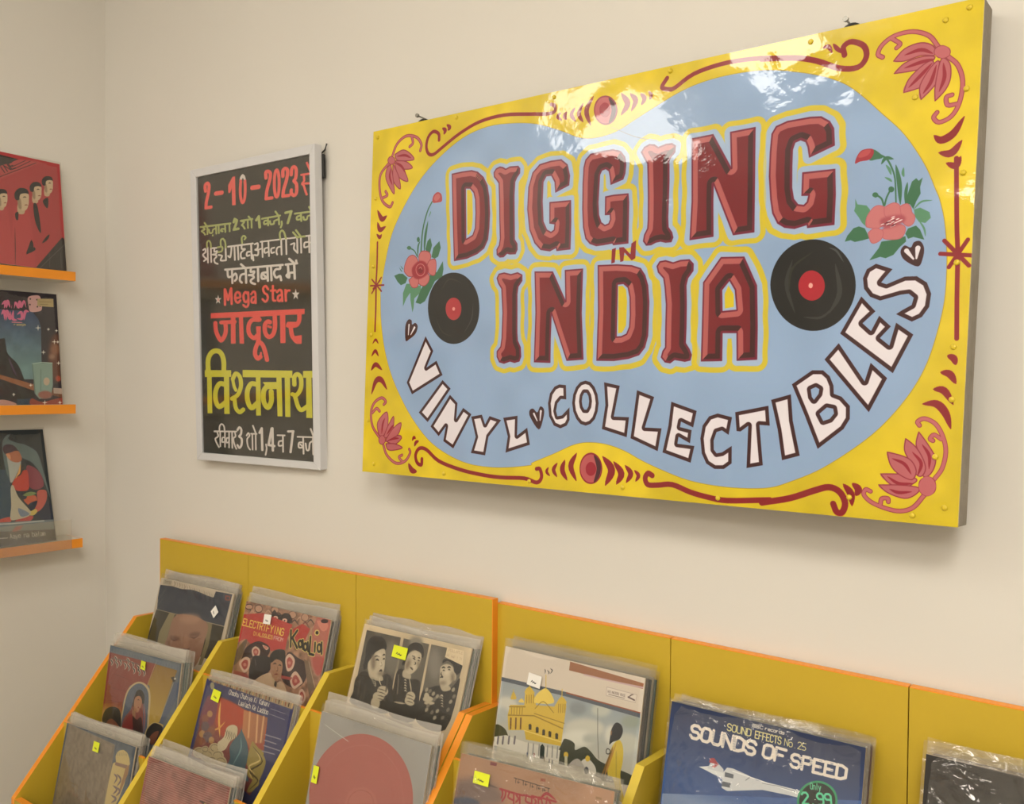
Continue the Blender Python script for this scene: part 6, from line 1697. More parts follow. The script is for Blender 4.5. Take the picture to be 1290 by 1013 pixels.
def print_mat(name, res, rough, bumps, coat=0.0, spec=0.5, seed=1, gain=1.0, gloss=0.012):
    """Paint the flat print from its strokes and put it on the surface."""
    A = ART[name]; cv = Canvas(A['size'][0], A['size'][1], res, A['bg'], A['ax']).run(A['ops'], seed)
    a = cv.a ** 1.0
    l = np.where(a > 0.04045, ((a + 0.055) / 1.055) ** 2.4, a / 12.92) * np.array(PAINT_GAIN) * gain - gloss   # part of what the eye sees on a glossy print is the gloss itself
    l = np.clip(l, 0.003, 0.9); a = np.where(l > 0.0031308, 1.055 * l ** (1 / 2.4) - 0.055, l * 12.92)
    px = np.ones((cv.H, cv.W, 4), np.float32); px[..., :3] = a[::-1]
    im = bpy.data.images.new('print_' + name, cv.W, cv.H, alpha=False); im.pixels.foreach_set(px.ravel()); im.update(); im.pack()
    M = bpy.data.materials.new('print_' + name); M.use_nodes = True; nt = M.node_tree; b = nt.nodes['Principled BSDF']
    t = nt.nodes.new('ShaderNodeTexImage'); t.image = im; t.interpolation = 'Linear'; t.extension = 'EXTEND'
    nt.links.new(t.outputs[0], b.inputs['Base Color'])
    b.inputs['Roughness'].default_value = rough; b.inputs['Coat Weight'].default_value = coat; b.inputs['Coat Roughness'].default_value = 0.03; b.inputs['Specular IOR Level'].default_value = spec
    tc = nt.nodes.new('ShaderNodeTexCoord'); prev = None
    for scale, strength, dist, stretch in bumps:
        mp = nt.nodes.new('ShaderNodeMapping'); mp.inputs['Scale'].default_value = stretch; nt.links.new(tc.outputs['Object'], mp.inputs[0])
        n = nt.nodes.new('ShaderNodeTexNoise'); n.inputs['Scale'].default_value = scale; n.inputs['Detail'].default_value = 3; nt.links.new(mp.outputs[0], n.inputs['Vector'])
        bp = nt.nodes.new('ShaderNodeBump'); bp.inputs['Strength'].default_value = strength; bp.inputs['Distance'].default_value = dist
        nt.links.new(n.outputs['Fac'], bp.inputs['Height'])
        if prev: nt.links.new(prev, bp.inputs['Normal'])
        prev = bp.outputs[0]
    if prev: nt.links.new(prev, b.inputs['Normal']); nt.links.new(prev, b.inputs['Coat Normal'])
    MATS[name] = M
    return M

def plastic(name, milk, tint, bscale, bstr):
    M = bpy.data.materials.new(name); M.use_nodes = True; nt = M.node_tree; nt.nodes.clear()
    out = nt.nodes.new('ShaderNodeOutputMaterial'); tr = nt.nodes.new('ShaderNodeBsdfTransparent'); tr.inputs[0].default_value = tint
    df = nt.nodes.new('ShaderNodeBsdfDiffuse'); df.inputs[0].default_value = (0.86, 0.82, 0.76, 1)
    gl = nt.nodes.new('ShaderNodeBsdfGlossy'); gl.inputs['Roughness'].default_value = 0.10; gl.inputs[0].default_value = (1, 1, 1, 1)
    m1 = nt.nodes.new('ShaderNodeMixShader'); m1.inputs[0].default_value = milk
    m2 = nt.nodes.new('ShaderNodeMixShader'); fr = nt.nodes.new('ShaderNodeFresnel'); fr.inputs[0].default_value = 1.45
    ge = nt.nodes.new('ShaderNodeNewGeometry'); mr = nt.nodes.new('ShaderNodeMapRange'); mr.inputs[3].default_value = 1.45; mr.inputs[4].default_value = 1 / 1.45   # a thin sheet reflects alike from both faces
    nt.links.new(ge.outputs['Backfacing'], mr.inputs[0]); nt.links.new(mr.outputs[0], fr.inputs[0])
    tc = nt.nodes.new('ShaderNodeTexCoord'); n = nt.nodes.new('ShaderNodeTexNoise'); n.inputs['Scale'].default_value = bscale; n.inputs['Detail'].default_value = 2.5; n.inputs['Distortion'].default_value = 1.2
    bp = nt.nodes.new('ShaderNodeBump'); bp.inputs['Strength'].default_value = bstr; bp.inputs['Distance'].default_value = 0.02
    L = nt.links.new
    L(tc.outputs['Object'], n.inputs['Vector']); L(n.outputs['Fac'], bp.inputs['Height']); L(bp.outputs[0], gl.inputs['Normal']); L(bp.outputs[0], fr.inputs['Normal'])
    L(tr.outputs[0], m1.inputs[1]); L(df.outputs[0], m1.inputs[2]); L(m1.outputs[0], m2.inputs[1]); L(gl.outputs[0], m2.inputs[2]); L(fr.outputs[0], m2.inputs[0]); L(m2.outputs[0], out.inputs[0])
    MATS[name] = M
    return M

WALL = mat('cream_wall_paint', 'dcd8d0', 0.75, noise=0.025, nscale=1.7, bump=0.10, bscale=7)
YEL = mat('yellow_laminate', 'c6a833', 0.42, noise=0.03, nscale=3, spec=0.35)
YEDGE = mat('yellow_edge_top_lit', 'd8be42', 0.4, spec=0.35)  # divider edges: the boards' yellow, with light from above put into the colour
ORG = mat('orange_edge_banding', 'ee962c', 0.4, spec=0.4)
WOOD = mat('grey_weathered_wood', '8d8578', 0.8, noise=0.25, nscale=22, bump=0.4, bscale=50)
ALU = mat('silver_frame', 'd2d2d4', 0.42, metal=0.0, noise=0.03, nscale=20)
BLACK = mat('black_metal', '1b1a1a', 0.5)
STEEL = mat('steel', '9a978f', 0.35, metal=0.9)
NAILM = mat('painted_nail', 'd4bb2c', 0.3)
OFFW = mat('shelf_white', 'd6d0c6', 0.6)
CEIL = mat('ceiling_paint', 'eae6de', 0.8); FLOOR = mat('floor_tile', '9a8f80', 0.45, noise=0.08, nscale=4)
STY = mat('yellow_sticker', 'e2ec2a', 0.5); STW = mat('white_sticker', 'f2efe8', 0.5); INK = mat('ink', '22242c', 0.6)
CLEAR = plastic('clear_sleeve', 0.03, (0.97, 0.965, 0.95, 1), 9.0, 0.35)
SHINY = plastic('crinkled_sleeve', 0.03, (0.97, 0.965, 0.95, 1), 16.0, 1.0)
CLOUDY = plastic('cloudy_sleeve', 0.22, (0.95, 0.94, 0.915, 1), 14.0, 0.5)
GLASS = plastic('picture_glass', 0.012, (0.97, 0.97, 0.96, 1), 1.0, 0.0)
ACRYL = plastic('clear_acrylic', 0.10, (0.93, 0.93, 0.91, 1), 3.0, 0.05)

# ---------------------------------------------------------------- mesh helpers
def mesh(name, verts, faces, mats, parent=None, fm=None, uvs=None, bevel=0.0):
    me = bpy.data.meshes.new(name); me.from_pydata([tuple(v) for v in verts], [], faces)
    for M in (mats if isinstance(mats, (list, tuple)) else [mats]): me.materials.append(M)
    if fm:
        for p, k in zip(me.polygons, fm): p.material_index = k
    if uvs:
        ul = me.uv_layers.new(name='UVMap')
        for p in me.polygons:
            for li in p.loop_indices: ul.data[li].uv = uvs[me.loops[li].vertex_index]
    me.update()
    o = bpy.data.objects.new(name, me); COL.objects.link(o)
    if parent: o.parent = parent
    if bevel:
        b = o.modifiers.new('bevel', 'BEVEL'); b.width = bevel; b.segments = 2; b.limit_method = 'ANGLE'
    return o
BF = [(0, 3, 2, 1), (4, 5, 6, 7), (0, 1, 5, 4), (1, 2, 6, 5), (2, 3, 7, 6), (3, 0, 4, 7)]   # bottom top front right back left
def box(name, x0, x1, y0, y1, z0, z1, M, parent=None, fm=None, bevel=0.0):
    v = [(x0, y0, z0), (x1, y0, z0), (x1, y1, z0), (x0, y1, z0), (x0, y0, z1), (x1, y0, z1), (x1, y1, z1), (x0, y1, z1)]
    return mesh(name, v, BF, M, parent, fm, bevel=bevel)
def empty(name, loc, label=None, cat=None, group=None, M=None):
    o = bpy.data.objects.new(name, None); COL.objects.link(o); o.empty_display_size = 0.05
    if M is not None: o.matrix_world = M
    else: o.location = loc
    if label: o['label'] = label; o['category'] = cat
    if group: o['group'] = group
    return o
def structure(o): o['kind'] = 'structure'; return o
def prism(name, prof, x0, x1, M, parent=None, fm=None, bevel=0.0):
    """profile in (y, z) extruded along x; faces: left, right, then one per edge"""
    n = len(prof); v = [(x0, a, b) for a, b in prof] + [(x1, a, b) for a, b in prof]
    f = [tuple(range(n)), tuple(range(2 * n - 1, n - 1, -1))] + [(i, i + n, (i + 1) % n + n, (i + 1) % n) for i in range(n)]
    return mesh(name, v, f, M, parent, fm, bevel=bevel)
def cyl(name, a, b, r, M, parent=None, n=12, r2=None):
    a = Vector(a); b = Vector(b); d = (b - a).normalized(); s = d.orthogonal().normalized(); t = d.cross(s); r2 = r if r2 is None else r2
    v = [a + (s * math.cos(q) + t * math.sin(q)) * r for q in [2 * math.pi * i / n for i in range(n)]] + [b + (s * math.cos(q) + t * math.sin(q)) * r2 for q in [2 * math.pi * i / n for i in range(n)]]
    f = [(i, (i + 1) % n, (i + 1) % n + n, i + n) for i in range(n)] + [tuple(range(n - 1, -1, -1)), tuple(range(n, 2 * n))]
    return mesh(name, v, f, M, parent)
def tube(name, pts, r, M, parent=None, n=8):
    vs = []; fs = []; pts = [Vector(p) for p in pts]
    for i, p in enumerate(pts):
        d = (pts[min(i + 1, len(pts) - 1)] - pts[max(i - 1, 0)]).normalized(); s = d.cross(Vector((0.3, 0.2, 0.9))).normalized(); t = d.cross(s)
        vs += [p + (s * math.cos(2 * math.pi * k / n) + t * math.sin(2 * math.pi * k / n)) * r for k in range(n)]
    for i in range(len(pts) - 1):
        fs += [(i * n + k, i * n + (k + 1) % n, (i + 1) * n + (k + 1) % n, (i + 1) * n + k) for k in range(n)]
    fs += [tuple(range(n - 1, -1, -1)), tuple(range((len(pts) - 1) * n, len(pts) * n))]
    return mesh(name, vs, fs, M, parent)

# ---------------------------------------------------------------- the room
RX, RY, RZ = 5.2, -4.6, 2.95
structure(box('floor', -0.1, RX, RY, 0.1, -0.1, 0.0, FLOOR))
structure(box('ceiling', -0.1, RX, RY, 0.1, RZ, RZ + 0.1, CEIL))
structure(box('wall_right', RX, RX + 0.1, RY, 0.1, 0, RZ, WALL))
structure(box('wall_front', -0.1, RX, RY - 0.1, RY, 0, RZ, WALL))
def rough_wall(name, fn, nu, nv, back):
    """a plastered wall with very slight unevenness: fn(u, v) -> point"""
    v = [fn(i / nu, j / nv, 0) for j in range(nv + 1) for i in range(nu + 1)]; k = len(v)
    v += [fn(i, j, back) for i, j in ((0, 0), (1, 0), (1, 1), (0, 1))]
    f = [(j * (nu + 1) + i, j * (nu + 1) + i + 1, (j + 1) * (nu + 1) + i + 1, (j + 1) * (nu + 1) + i) for j in range(nv) for i in range(nu)]
    f += [(k, k + 3, k + 2, k + 1)]
    o = mesh(name, v, f, WALL)
    for p in o.data.polygons: p.use_smooth = True
    return structure(o)
def wob(a, b): return 0.0012 * (math.sin(a * 5.1 + b * 2.3) + math.sin(b * 6.7 - a * 1.9) + 0.6 * math.sin(a * 13 + b * 9))
rough_wall('wall_back', lambda u, v, b: (u * RX, b if b else wob(u * RX, v * RZ) * min(1, u * RX * 4), v * RZ), 60, 40, 0.1)
rough_wall('wall_left', lambda u, v, b: ((-0.1 if b else wob(u * 4.6 + 3, v * RZ) * min(1, (1 - u) * 16)), RY + u * -RY, v * RZ), 50, 40, -0.1)

def ceiling_light(x, y, sx, sy, label, power=1.0):
    r = empty('ceiling_light', (x, y, RZ - 0.135), label, 'light')
    E = bpy.data.materials.new('lamp_diffuser'); E.use_nodes = True; nt = E.node_tree; nt.nodes.clear()
    o = nt.nodes.new('ShaderNodeOutputMaterial'); e = nt.nodes.new('ShaderNodeEmission'); e.inputs[0].default_value = LAMP_COL + (1,); e.inputs[1].default_value = LAMP_POWER * power
    nt.links.new(e.outputs[0], o.inputs[0])
    box('diffuser', -sx / 2 + .012, sx / 2 - .012, -sy / 2 + .012, sy / 2 - .012, 0.0, 0.12, E, r)
    for a in (-1, 1):
        box('frame_rail', -sx / 2, sx / 2, a * sy / 2 - .006, a * sy / 2 + .006, 0.1205, 0.134, OFFW, r)
        box('frame_rail', a * sx / 2 - .006, a * sx / 2 + .006, -sy / 2 + .006, sy / 2 - .006, 0.1205, 0.134, OFFW, r)
LIGHTS = [(1.44, -1.66, 0.28, 0.44, 1.15), (0.46, -2.15, 0.30, 0.62, 0.95), (3.1, -1.9, 0.6, 0.6, 2.0), (2.0, -3.7, 0.6, 0.6, 1.35), (4.1, -3.2, 0.6, 0.6, 1.7)]  # last three are unseen fill lamps, added to brighten the walls
for (x, y, a, b, p), lb in zip(LIGHTS, ('nearest the painted sign', 'nearest the corner shelves', 'added as unseen fill over the right end of the racks', 'added as unseen fill at the middle of the front wall', 'added as unseen fill in the front right corner')):
    ceiling_light(x, y, a, b, 'white boxy ceiling light ' + lb, p)

# ---------------------------------------------------------------- painted sign
SF = Matrix(SIGN['M']); sign = empty('painted_sign', (0, 0, 0), 'large hand-painted yellow and blue DIGGING IN INDIA vinyl collectibles sign on the wall', 'sign', M=SF)
# local frame: x right, z up, y into the wall, origin at the top-left of the painter's canvas
SW, SH_ = ART['sign']['size']; C4 = [(u / 1000, v / 1000) for u, v in SIGN['corners']]
SIGNM = print_mat('sign', 1.9, 0.38, [(1.9, 0.75, 0.02, (1, 1, 1.4)), (9, 0.09, 0.01, (1, 1, 1)), (60, 0.05, 0.004, (1, 1, 1))], coat=0.85, spec=0.25, gain=0.9, gloss=0.018)
NU, NV = 24, 14
def sq(u, v):
    a, b, c, d = [Vector((p[0], 0, -p[1])) for p in C4]
    return (a * (1 - u) + b * u) * (1 - v) + (d * (1 - u) + c * u) * v
vs = []; uv = []
for j in range(NV + 1):
    for i in range(NU + 1):
        p = sq(i / NU, j / NV); q = p.copy()
        e = min(i, NU - i, 4) / 4 * min(j, NV - j, 3) / 3
        q.y = e * (0.0012 * math.sin(p.x * 7 + 1) * math.sin(p.z * 9)); vs.append(q); uv.append((p.x * 1000 / SW, 1 + p.z * 1000 / SH_))
n0 = len(vs); ring = [i for i in range(NU + 1)] + [j * (NU + 1) + NU for j in range(1, NV + 1)] + [NV * (NU + 1) + i for i in range(NU - 1, -1, -1)] + [j * (NU + 1) for j in range(NV - 1, 0, -1)]
fs = [(j * (NU + 1) + i, (j + 1) * (NU + 1) + i, (j + 1) * (NU + 1) + i + 1, j * (NU + 1) + i + 1) for j in range(NV) for i in range(NU)]
for y in (0.0, 0.0035):          # the turned-back edge has its own vertices, so the face keeps flat normals to its rim
    for r in ring: vs.append(Vector((vs[r].x, y, vs[r].z))); uv.append(uv[r])
nr = len(ring); fs += [(n0 + k, n0 + (k + 1) % nr, n0 + nr + (k + 1) % nr, n0 + nr + k) for k in range(nr)]
o = mesh('painted_sheet', vs, fs, SIGNM, sign, uvs=uv)
for p in o.data.polygons[:NU * NV]: p.use_smooth = True
def rail(name, p0, p1, q1, q0, y0, y1, M, parent):
    v = [Vector((p.x, y, p.z)) for y in (y0, y1) for p in (p0, p1, q1, q0)]
    return mesh(name, v, [(0, 3, 2, 1), (4, 5, 6, 7), (0, 1, 5, 4), (1, 2, 6, 5), (2, 3, 7, 6), (3, 0, 4, 7)], M, parent, bevel=0.0015)
I = .03; ia = I / 1.18; iv = I / .72
for a, b, c, d in (((0, 0), (1, 0), (1 - ia, iv), (ia, iv)), ((1, 0), (1, 1), (1 - ia, 1 - iv), (1 - ia, iv)), ((1, 1), (0, 1), (ia, 1 - iv), (1 - ia, 1 - iv)), ((0, 1), (0, 0), (ia, iv), (ia, 1 - iv))):
    rail('frame_rail', sq(*a), sq(*b), sq(*c), sq(*d), 0.0037, 0.048, WOOD, sign)
NAILS = [(.012, .02), (.2, .012), (.4, .014), (.6, .012), (.8, .015), (.985, .015), (.96, .03), (.986, .17), (.987, .33), (.985, .5), (.986, .66), (.987, .76), (.972, .87), (.985, .965), (.95, .985), (.875, .96), (.7, .985), (.55, .98), (.38, .985), (.2, .985), (.03, .975), (.012, .85), (.012, .6), (.012, .4), (.012, .2), (.93, .17)]
nail = None
for u, v in NAILS:
    p = sq(u, v)
    if nail is None:
        nail = mesh('nail', [(math.cos(k * math.pi / 4) * r, -h, math.sin(k * math.pi / 4) * r) for r, h in ((.0042, 0), (.0034, .0014), (.0015, .0022)) for k in range(8)], [tuple([i * 8 + k, i * 8 + (k + 1) % 8, i * 8 + 8 + (k + 1) % 8, i * 8 + 8 + k]) for i in range(2) for k in range(8)] + [tuple(range(16, 24))], NAILM, sign)
        c = nail
    else:
        c = nail.copy(); COL.objects.link(c); c.parent = sign
    c.location = (p.x, -0.0008, p.z)
for u in (.105, .845):
    p = sq(u, 0); tube('hanging_loop', [(p.x + .012 * math.cos(t), .018 + .004 * math.sin(t), p.z + .001 + .010 * math.sin(t)) for t in [math.pi * i / 8 for i in range(9)]], .0028, BLACK, sign)
    P = SF @ Vector((p.x - .008, 0, p.z + .014))
    s = empty('wall_screw', (P.x, 0, P.z), 'small steel screw in the wall above the %s end of the painted sign' % ('left' if u < .5 else 'right'), 'screw')
    cyl('shank', (0, 0.01, 0), (0, -.042, .004), .0016, STEEL, s, 8); cyl('screw_head', (0, -.041, .004), (0, -.045, .0043), .0042, STEEL, s, 10)

# ---------------------------------------------------------------- framed poster
PF = Matrix(POSTER['M']); pw, ph = (v / 1000 for v in ART['poster']['size'])
poster = empty('framed_poster', (0, 0, 0), 'black Hindi magic show poster with red, green and yellow lettering in a thin silver frame', 'poster', M=PF)
PM_ = print_mat('poster', 1.7, 0.6, [], seed=3, gain=1.1, gloss=0.022, spec=0.2)
mesh('print', [(0.012, .006, -.012), (pw - .012, .006, -.012), (pw - .012, .006, -ph + .012), (.012, .006, -ph + .012), (0.012, .009, -.012), (pw - .012, .009, -.012), (pw - .012, .009, -ph + .012), (.012, .009, -ph + .012)],
     [(0, 3, 2, 1), (4, 5, 6, 7), (0, 1, 5, 4), (1, 2, 6, 5), (2, 3, 7, 6), (3, 0, 4, 7)], PM_, poster, uvs=[(.012 / pw, 1 - .012 / ph), (1 - .012 / pw, 1 - .012 / ph), (1 - .012 / pw, .012 / ph), (.012 / pw, .012 / ph)] * 2)
box('glass_pane', .012, pw - .012, .0035, .005, -ph + .012, -.012, GLASS, poster)
IN = [(u / 1000, v / 1000) for u, v in POSTER['inner']]
OC = [(0, 0), (pw, 0), (pw, ph), (0, ph)]
for k in range(4):
    a, b = OC[k], OC[(k + 1) % 4]; c, d = IN[(k + 1) % 4], IN[k]
    rail('frame_rail', *[Vector((q[0], 0, -q[1])) for q in (a, b, c, d)], 0.0, 0.022, ALU, poster)
box('backing_board', .006, pw - .006, .012, .0215, -ph + .006, -.006, BLACK, poster)
box('hanging_bracket', pw - .05, pw + .004, .0222, .030, -.075, -.02, BLACK, poster, bevel=.002)
tube('hanging_wire', [(pw - .03, .026, -.03), (pw + .002, .03, -.01), (pw + .006, .032, .004)], .002, BLACK, poster)

# ---------------------------------------------------------------- wall shelves
for (z, ye, lb) in ((1.8986, -.1403, 'top orange wall shelf holding the red record'), (1.5307, -.1405, 'middle orange wall shelf holding the blue night record'), (1.1550, -.1217, 'lowest orange wall shelf holding the record of the shawled woman')):
    s = empty('wall_shelf', (0, ye, z - .025), lb, 'shelf', 'orange edged shelves on the left wall')
    box('board', .0025, .0945, -1.5, 0, 0, .025, [OFFW], s)
    box('front_edge', .0947, .0965, -1.5, 0.0, 0, .0252, ORG, s)
    box('side_edge', .0025, .0965, .0002, .0018, 0, .0252, ORG, s)
    if z < 1.2: box('clear_lip', .0966, .0990, -1.5, -.030, .0, .082, ACRYL, s)

# ---------------------------------------------------------------- record racks
PROF = [(-.427, .10), (-.427, .597), (-.1125, .9755), (0, .9745), (0, .10)]
def rack(xs, yb, zt, label, x_end):
    """xs: seams of the back panels; dividers stand just left of the seams"""
    r = empty('record_rack', (xs[0], yb, 0), label, 'record rack', 'yellow record racks along the wall')
    X = lambda v: v - xs[0]; Z = lambda x: zt[0] + (zt[1] - zt[0]) * (x - xs[0]) / (xs[-1] - xs[0])
    for k in range(3):
        a, b = X(xs[k]) + (.0009 if k else 0), X(xs[k + 1]) - (.0009 if k < 2 else 0)
        za, zb = Z(xs[k]), Z(xs[k + 1])
        v = [(a, 0, .1), (b, 0, .1), (b, .016, .1), (a, .016, .1), (a, 0, za - .0016), (b, 0, zb - .0016), (b, .016, zb - .0016), (a, .016, za - .0016)]
        p = mesh('back_panel', v, BF, YEL, r)
        mesh('edge_band', [(a, 0, za - .0015), (b, 0, zb - .0015), (b, .016, zb - .0015), (a, .016, za - .0015), (a, 0, za), (b, 0, zb), (b, .016, zb), (a, .016, za)], BF, ORG, p)
        if k == 2: box('edge_band', b + .0001, b + .0018, 0, .016, .6, zb, ORG, p)
        if k == 0: box('edge_band', a - .0018, a - .0001, 0, .016, .6, za, ORG, p)
    prof = [(y if y == 0 else y - yb, z) for y, z in PROF]; prof[3] = (-.0004, .9745); prof[4] = (-.0004, .10)
    walls = []
    for k, (x0, th, outer) in enumerate(((xs[0] + .0005, .016, True), (xs[1] - .0115, .0165, False), (xs[2] - .0130, .0165, False), (x_end - .016, .0155, True))):
        n = 'side_panel' if outer else 'divider'
        p = prism(n, prof, X(x0), X(x0) + th, [YEL, ORG if outer else YEDGE], r, fm=[0, 0, 1, 1, 1, 0, 0])
        walls.append((X(x0), X(x0) + th))
    for k in range(3):
        a = walls[k][1] + .0004; b = walls[k + 1][0] - .0004
        for (yr, z0, z1) in ((-.166, .60, .912), (-.308, .44, .752)):
            q = box('riser_board', a, b, yr - yb, yr + .006 - yb, z0, z1 - .0015, YEL, r)
            box('edge_band', a, b, yr - yb, yr + .006 - yb, z1 - .0014, z1 + .0002, ORG, q)
        for (y0, y1, zf) in ((-.1595, yb - .0005, .765), (-.3015, -.1665, .600), (-.4105, -.3085, .440)):
            box('tier_floor', a, b, y0 - yb, y1 - yb, zf - .012, zf, YEL, r)
    q = box('front_panel', walls[0][1] + .0004, walls[3][0] - .0004, -.4265 - yb, -.411 - yb, .10, .5955, YEL, r)
    box('edge_band', walls[0][1] + .0004, walls[3][0] - .0004, -.4265 - yb, -.411 - yb, .5957, .5975, ORG, q)
    box('plinth', .01, X(x_end) - .01, -.39 - yb, 0.0, 0, .0995, YEL, r)
    return [(w_[1] + xs[0], walls[i + 1][0] + xs[0]) for i, w_ in enumerate(walls[:3])]
bins1 = rack([.3507, .7409, 1.1277, 1.5159], -.035, (1.1712, 1.1788), 'left yellow record rack with orange edges, nearest the room corner', 1.5159)
bins2 = rack([1.5178, 1.8990, 2.2882, 2.6700], -.020, (1.1694, 1.1600), 'right yellow record rack, under the right half of the painted sign', 2.6700)

# ---------------------------------------------------------------- records
def slab(name, w_, h_, t, M, parent, y0=0.0, z0=0.0, x0=None, front=None, fm=None):
    x0 = -w_ / 2 if x0 is None else x0
    v = [(x0, y0, z0), (x0 + w_, y0, z0), (x0 + w_, y0 + t, z0), (x0, y0 + t, z0), (x0, y0, z0 + h_), (x0 + w_, y0, z0 + h_), (x0 + w_, y0 + t, z0 + h_), (x0, y0 + t, z0 + h_)]
    uvs = front
    return mesh(name, v, BF, M, parent, fm=fm, uvs=uvs)
def sleeve(name, w_, h_, over, M, parent, seed, thick=.0046, amp=.0012):
    """a thin bag slightly bigger than the cover, with wavy front and back sheets"""
    rnd = random.Random(seed); a = [rnd.uniform(0, 6) for _ in range(6)]; nu, nv = 14, 12; vs = []; fs = []
    W = w_ + .010; H = h_ + over + .002
    for s in (0, 1):
        for j in range(nv + 1):
            for i in range(nu + 1):
                x = -W / 2 + W * i / nu; z = -.0015 + H * j / nv
                top = max(0, (z - h_) / max(over, .001)); e = min(1, min(i, nu - i) / 1.5)
                y = (-.0010 - amp * e * (1 + math.sin(x * 26 + a[0] + z * 9) * math.sin(z * 22 + a[1]))) if s == 0 else thick
                y = y * (1 - top * .6) + top * .0012 * math.sin(x * 40 + a[2]) + (thick * .5 * top if s == 0 else 0)
                if i in (0, nu): y = thick * .5 + (-.0004 if s == 0 else .0004)
                z += top * .0025 * math.sin(x * 18 + a[3])
                vs.append((x, y, z))
    k = (nu + 1) * (nv + 1)
    for s in (0, 1):
        for j in range(nv):
            for i in range(nu):
                q = [s * k + j * (nu + 1) + i, s * k + j * (nu + 1) + i + 1, s * k + (j + 1) * (nu + 1) + i + 1, s * k + (j + 1) * (nu + 1) + i]
                fs.append(tuple(q if s == 0 else q[::-1]))
    o = mesh(name, vs, fs, M, parent)
    for p in o.data.polygons: p.use_smooth = True
    return o
PAPER = mat('cream_paper_edge', 'b8ab96', 0.8)
def frame_matrix(d, dx=0, dy=0, h=None):
    O = Vector(d['O']); R = Vector(d['R']); V = Vector(d['V']); Y = (-V).cross(R)
    h = d['h'] if h is None else h
    P = O + R * (d['w'] / 2 + dx) + V * h + Y * dy
    return Matrix(((R.x, Y.x, -V.x, P.x), (R.y, Y.y, -V.y, P.y), (R.z, Y.z, -V.z, P.z), (0, 0, 0, 1)))
def sticker(parent, cx, cz, w_, h_, M, rot=0.0, y=-.0042):
    c, s = math.cos(rot), math.sin(rot); q = []
    for yy in (y, y + .0003):
        for a, b in ((-1, -1), (1, -1), (1, 1), (-1, 1)):
            u, v = a * w_ / 2, b * h_ / 2; q.append((cx + u * c - v * s, yy, cz + u * s + v * c))
    st = mesh('price_sticker', q, [(0, 1, 2, 3), (7, 6, 5, 4), (0, 4, 5, 1), (1, 5, 6, 2), (2, 6, 7, 3), (3, 7, 4, 0)], M, parent)
    L = [(-.55, -.35), (-.35, -.1), (-.2, -.4), (0, -.2), (.2, -.4), (.45, -.3)]
    for i in range(len(L) - 1):
        (a, b), (c2, d2) = L[i], L[i + 1]; vs = []
        for u, v in ((a, b - .09), (c2, d2 - .09), (c2, d2 + .09), (a, b + .09)):
            u *= w_ / 2 * .8; v *= h_ / 2 * 1.1; vs.append((cx + u * c - v * s, y - .0002, cz + u * s + v * c))
        if i == 0: V_, F_2 = [], []
        F_2.append(tuple(len(V_) + t for t in range(4))); V_ += vs
    mesh('price_mark', V_, F_2, INK, st)
def record(key, label, M_sleeve, over, cat='record', group=None, res=1.7, st=None, seed=1, rough=0.5, amp=.0012):
    d = REC[key]; r = empty('record', (0, 0, 0), label, cat, group, M=frame_matrix(d))
    w_, h_ = d['w'], d['h']; s = ART[key]['size'][0] / 1000
    pm = print_mat(key, res, rough, [], seed=seed, gain=1.05, gloss=0.018)
    uvs = [((x + w_ / 2) / s, 1 - (h_ - z) / s) for x, z in ((-w_ / 2, 0), (w_ / 2, 0), (w_ / 2, 0), (-w_ / 2, 0), (-w_ / 2, h_), (w_ / 2, h_), (w_ / 2, h_), (-w_ / 2, h_))]
    slab('cover', w_, h_, .0032, [PAPER, pm], r, front=uvs, fm=[0, 0, 1, 0, 0, 0])
    sl = sleeve('plastic_sleeve', w_, h_, over, M_sleeve, r, seed, amp=amp)
    for (u, v, sw, sh, SM_, rot) in (st or []): sticker(r, u - w_ / 2, h_ - v, sw, sh, SM_, rot)
    return r
SIDEC = ['3a3f42', '6f665a', '4f6460', '2b2b2e', '8a7f70', '5b3a36', '9b9384', '40464f', '74695e', '3d332e', '5f6f6a', 'a39a8a']
proto = {}
ORD = ['directly behind', 'second behind', 'third behind', 'fourth behind', 'fifth behind', 'sixth behind']
def behind(key, n, what, seed, M_sleeve=None, gap=.0056, over=(.012, .024), drop=.004):
    rnd = random.Random(seed); d = REC[key]
    for i in range(n):
        w_ = .311; h_ = d['h'] + rnd.uniform(-drop, .001)
        col = rnd.choice(SIDEC); k = (col, M_sleeve.name if M_sleeve else 0, i % 3)
        Mx = frame_matrix(d, dx=rnd.uniform(-.003, .004) if i else 0.001, dy=gap * (i + 1), h=d['h'])
        r = empty('record', (0, 0, 0), 'sleeved record ' + ORD[i] + ' ' + what, 'record', 'sleeved records behind ' + what, M=Mx)
        if k not in proto:
            c = slab('cover', w_, .312, .0034, mat('sleeve_card_' + col, col, 0.7, noise=.15, nscale=12), r)
            s = sleeve('plastic_sleeve', w_, .312, rnd.uniform(*over), M_sleeve or CLOUDY, r, seed * 31 + i, amp=.0004); proto[k] = (c, s)
        else:
            for q in proto[k]:
                c = q.copy(); COL.objects.link(c); c.parent = r
        for ch in r.children: ch.scale = (min(1, d['w'] / .311), 1, h_ / .312)

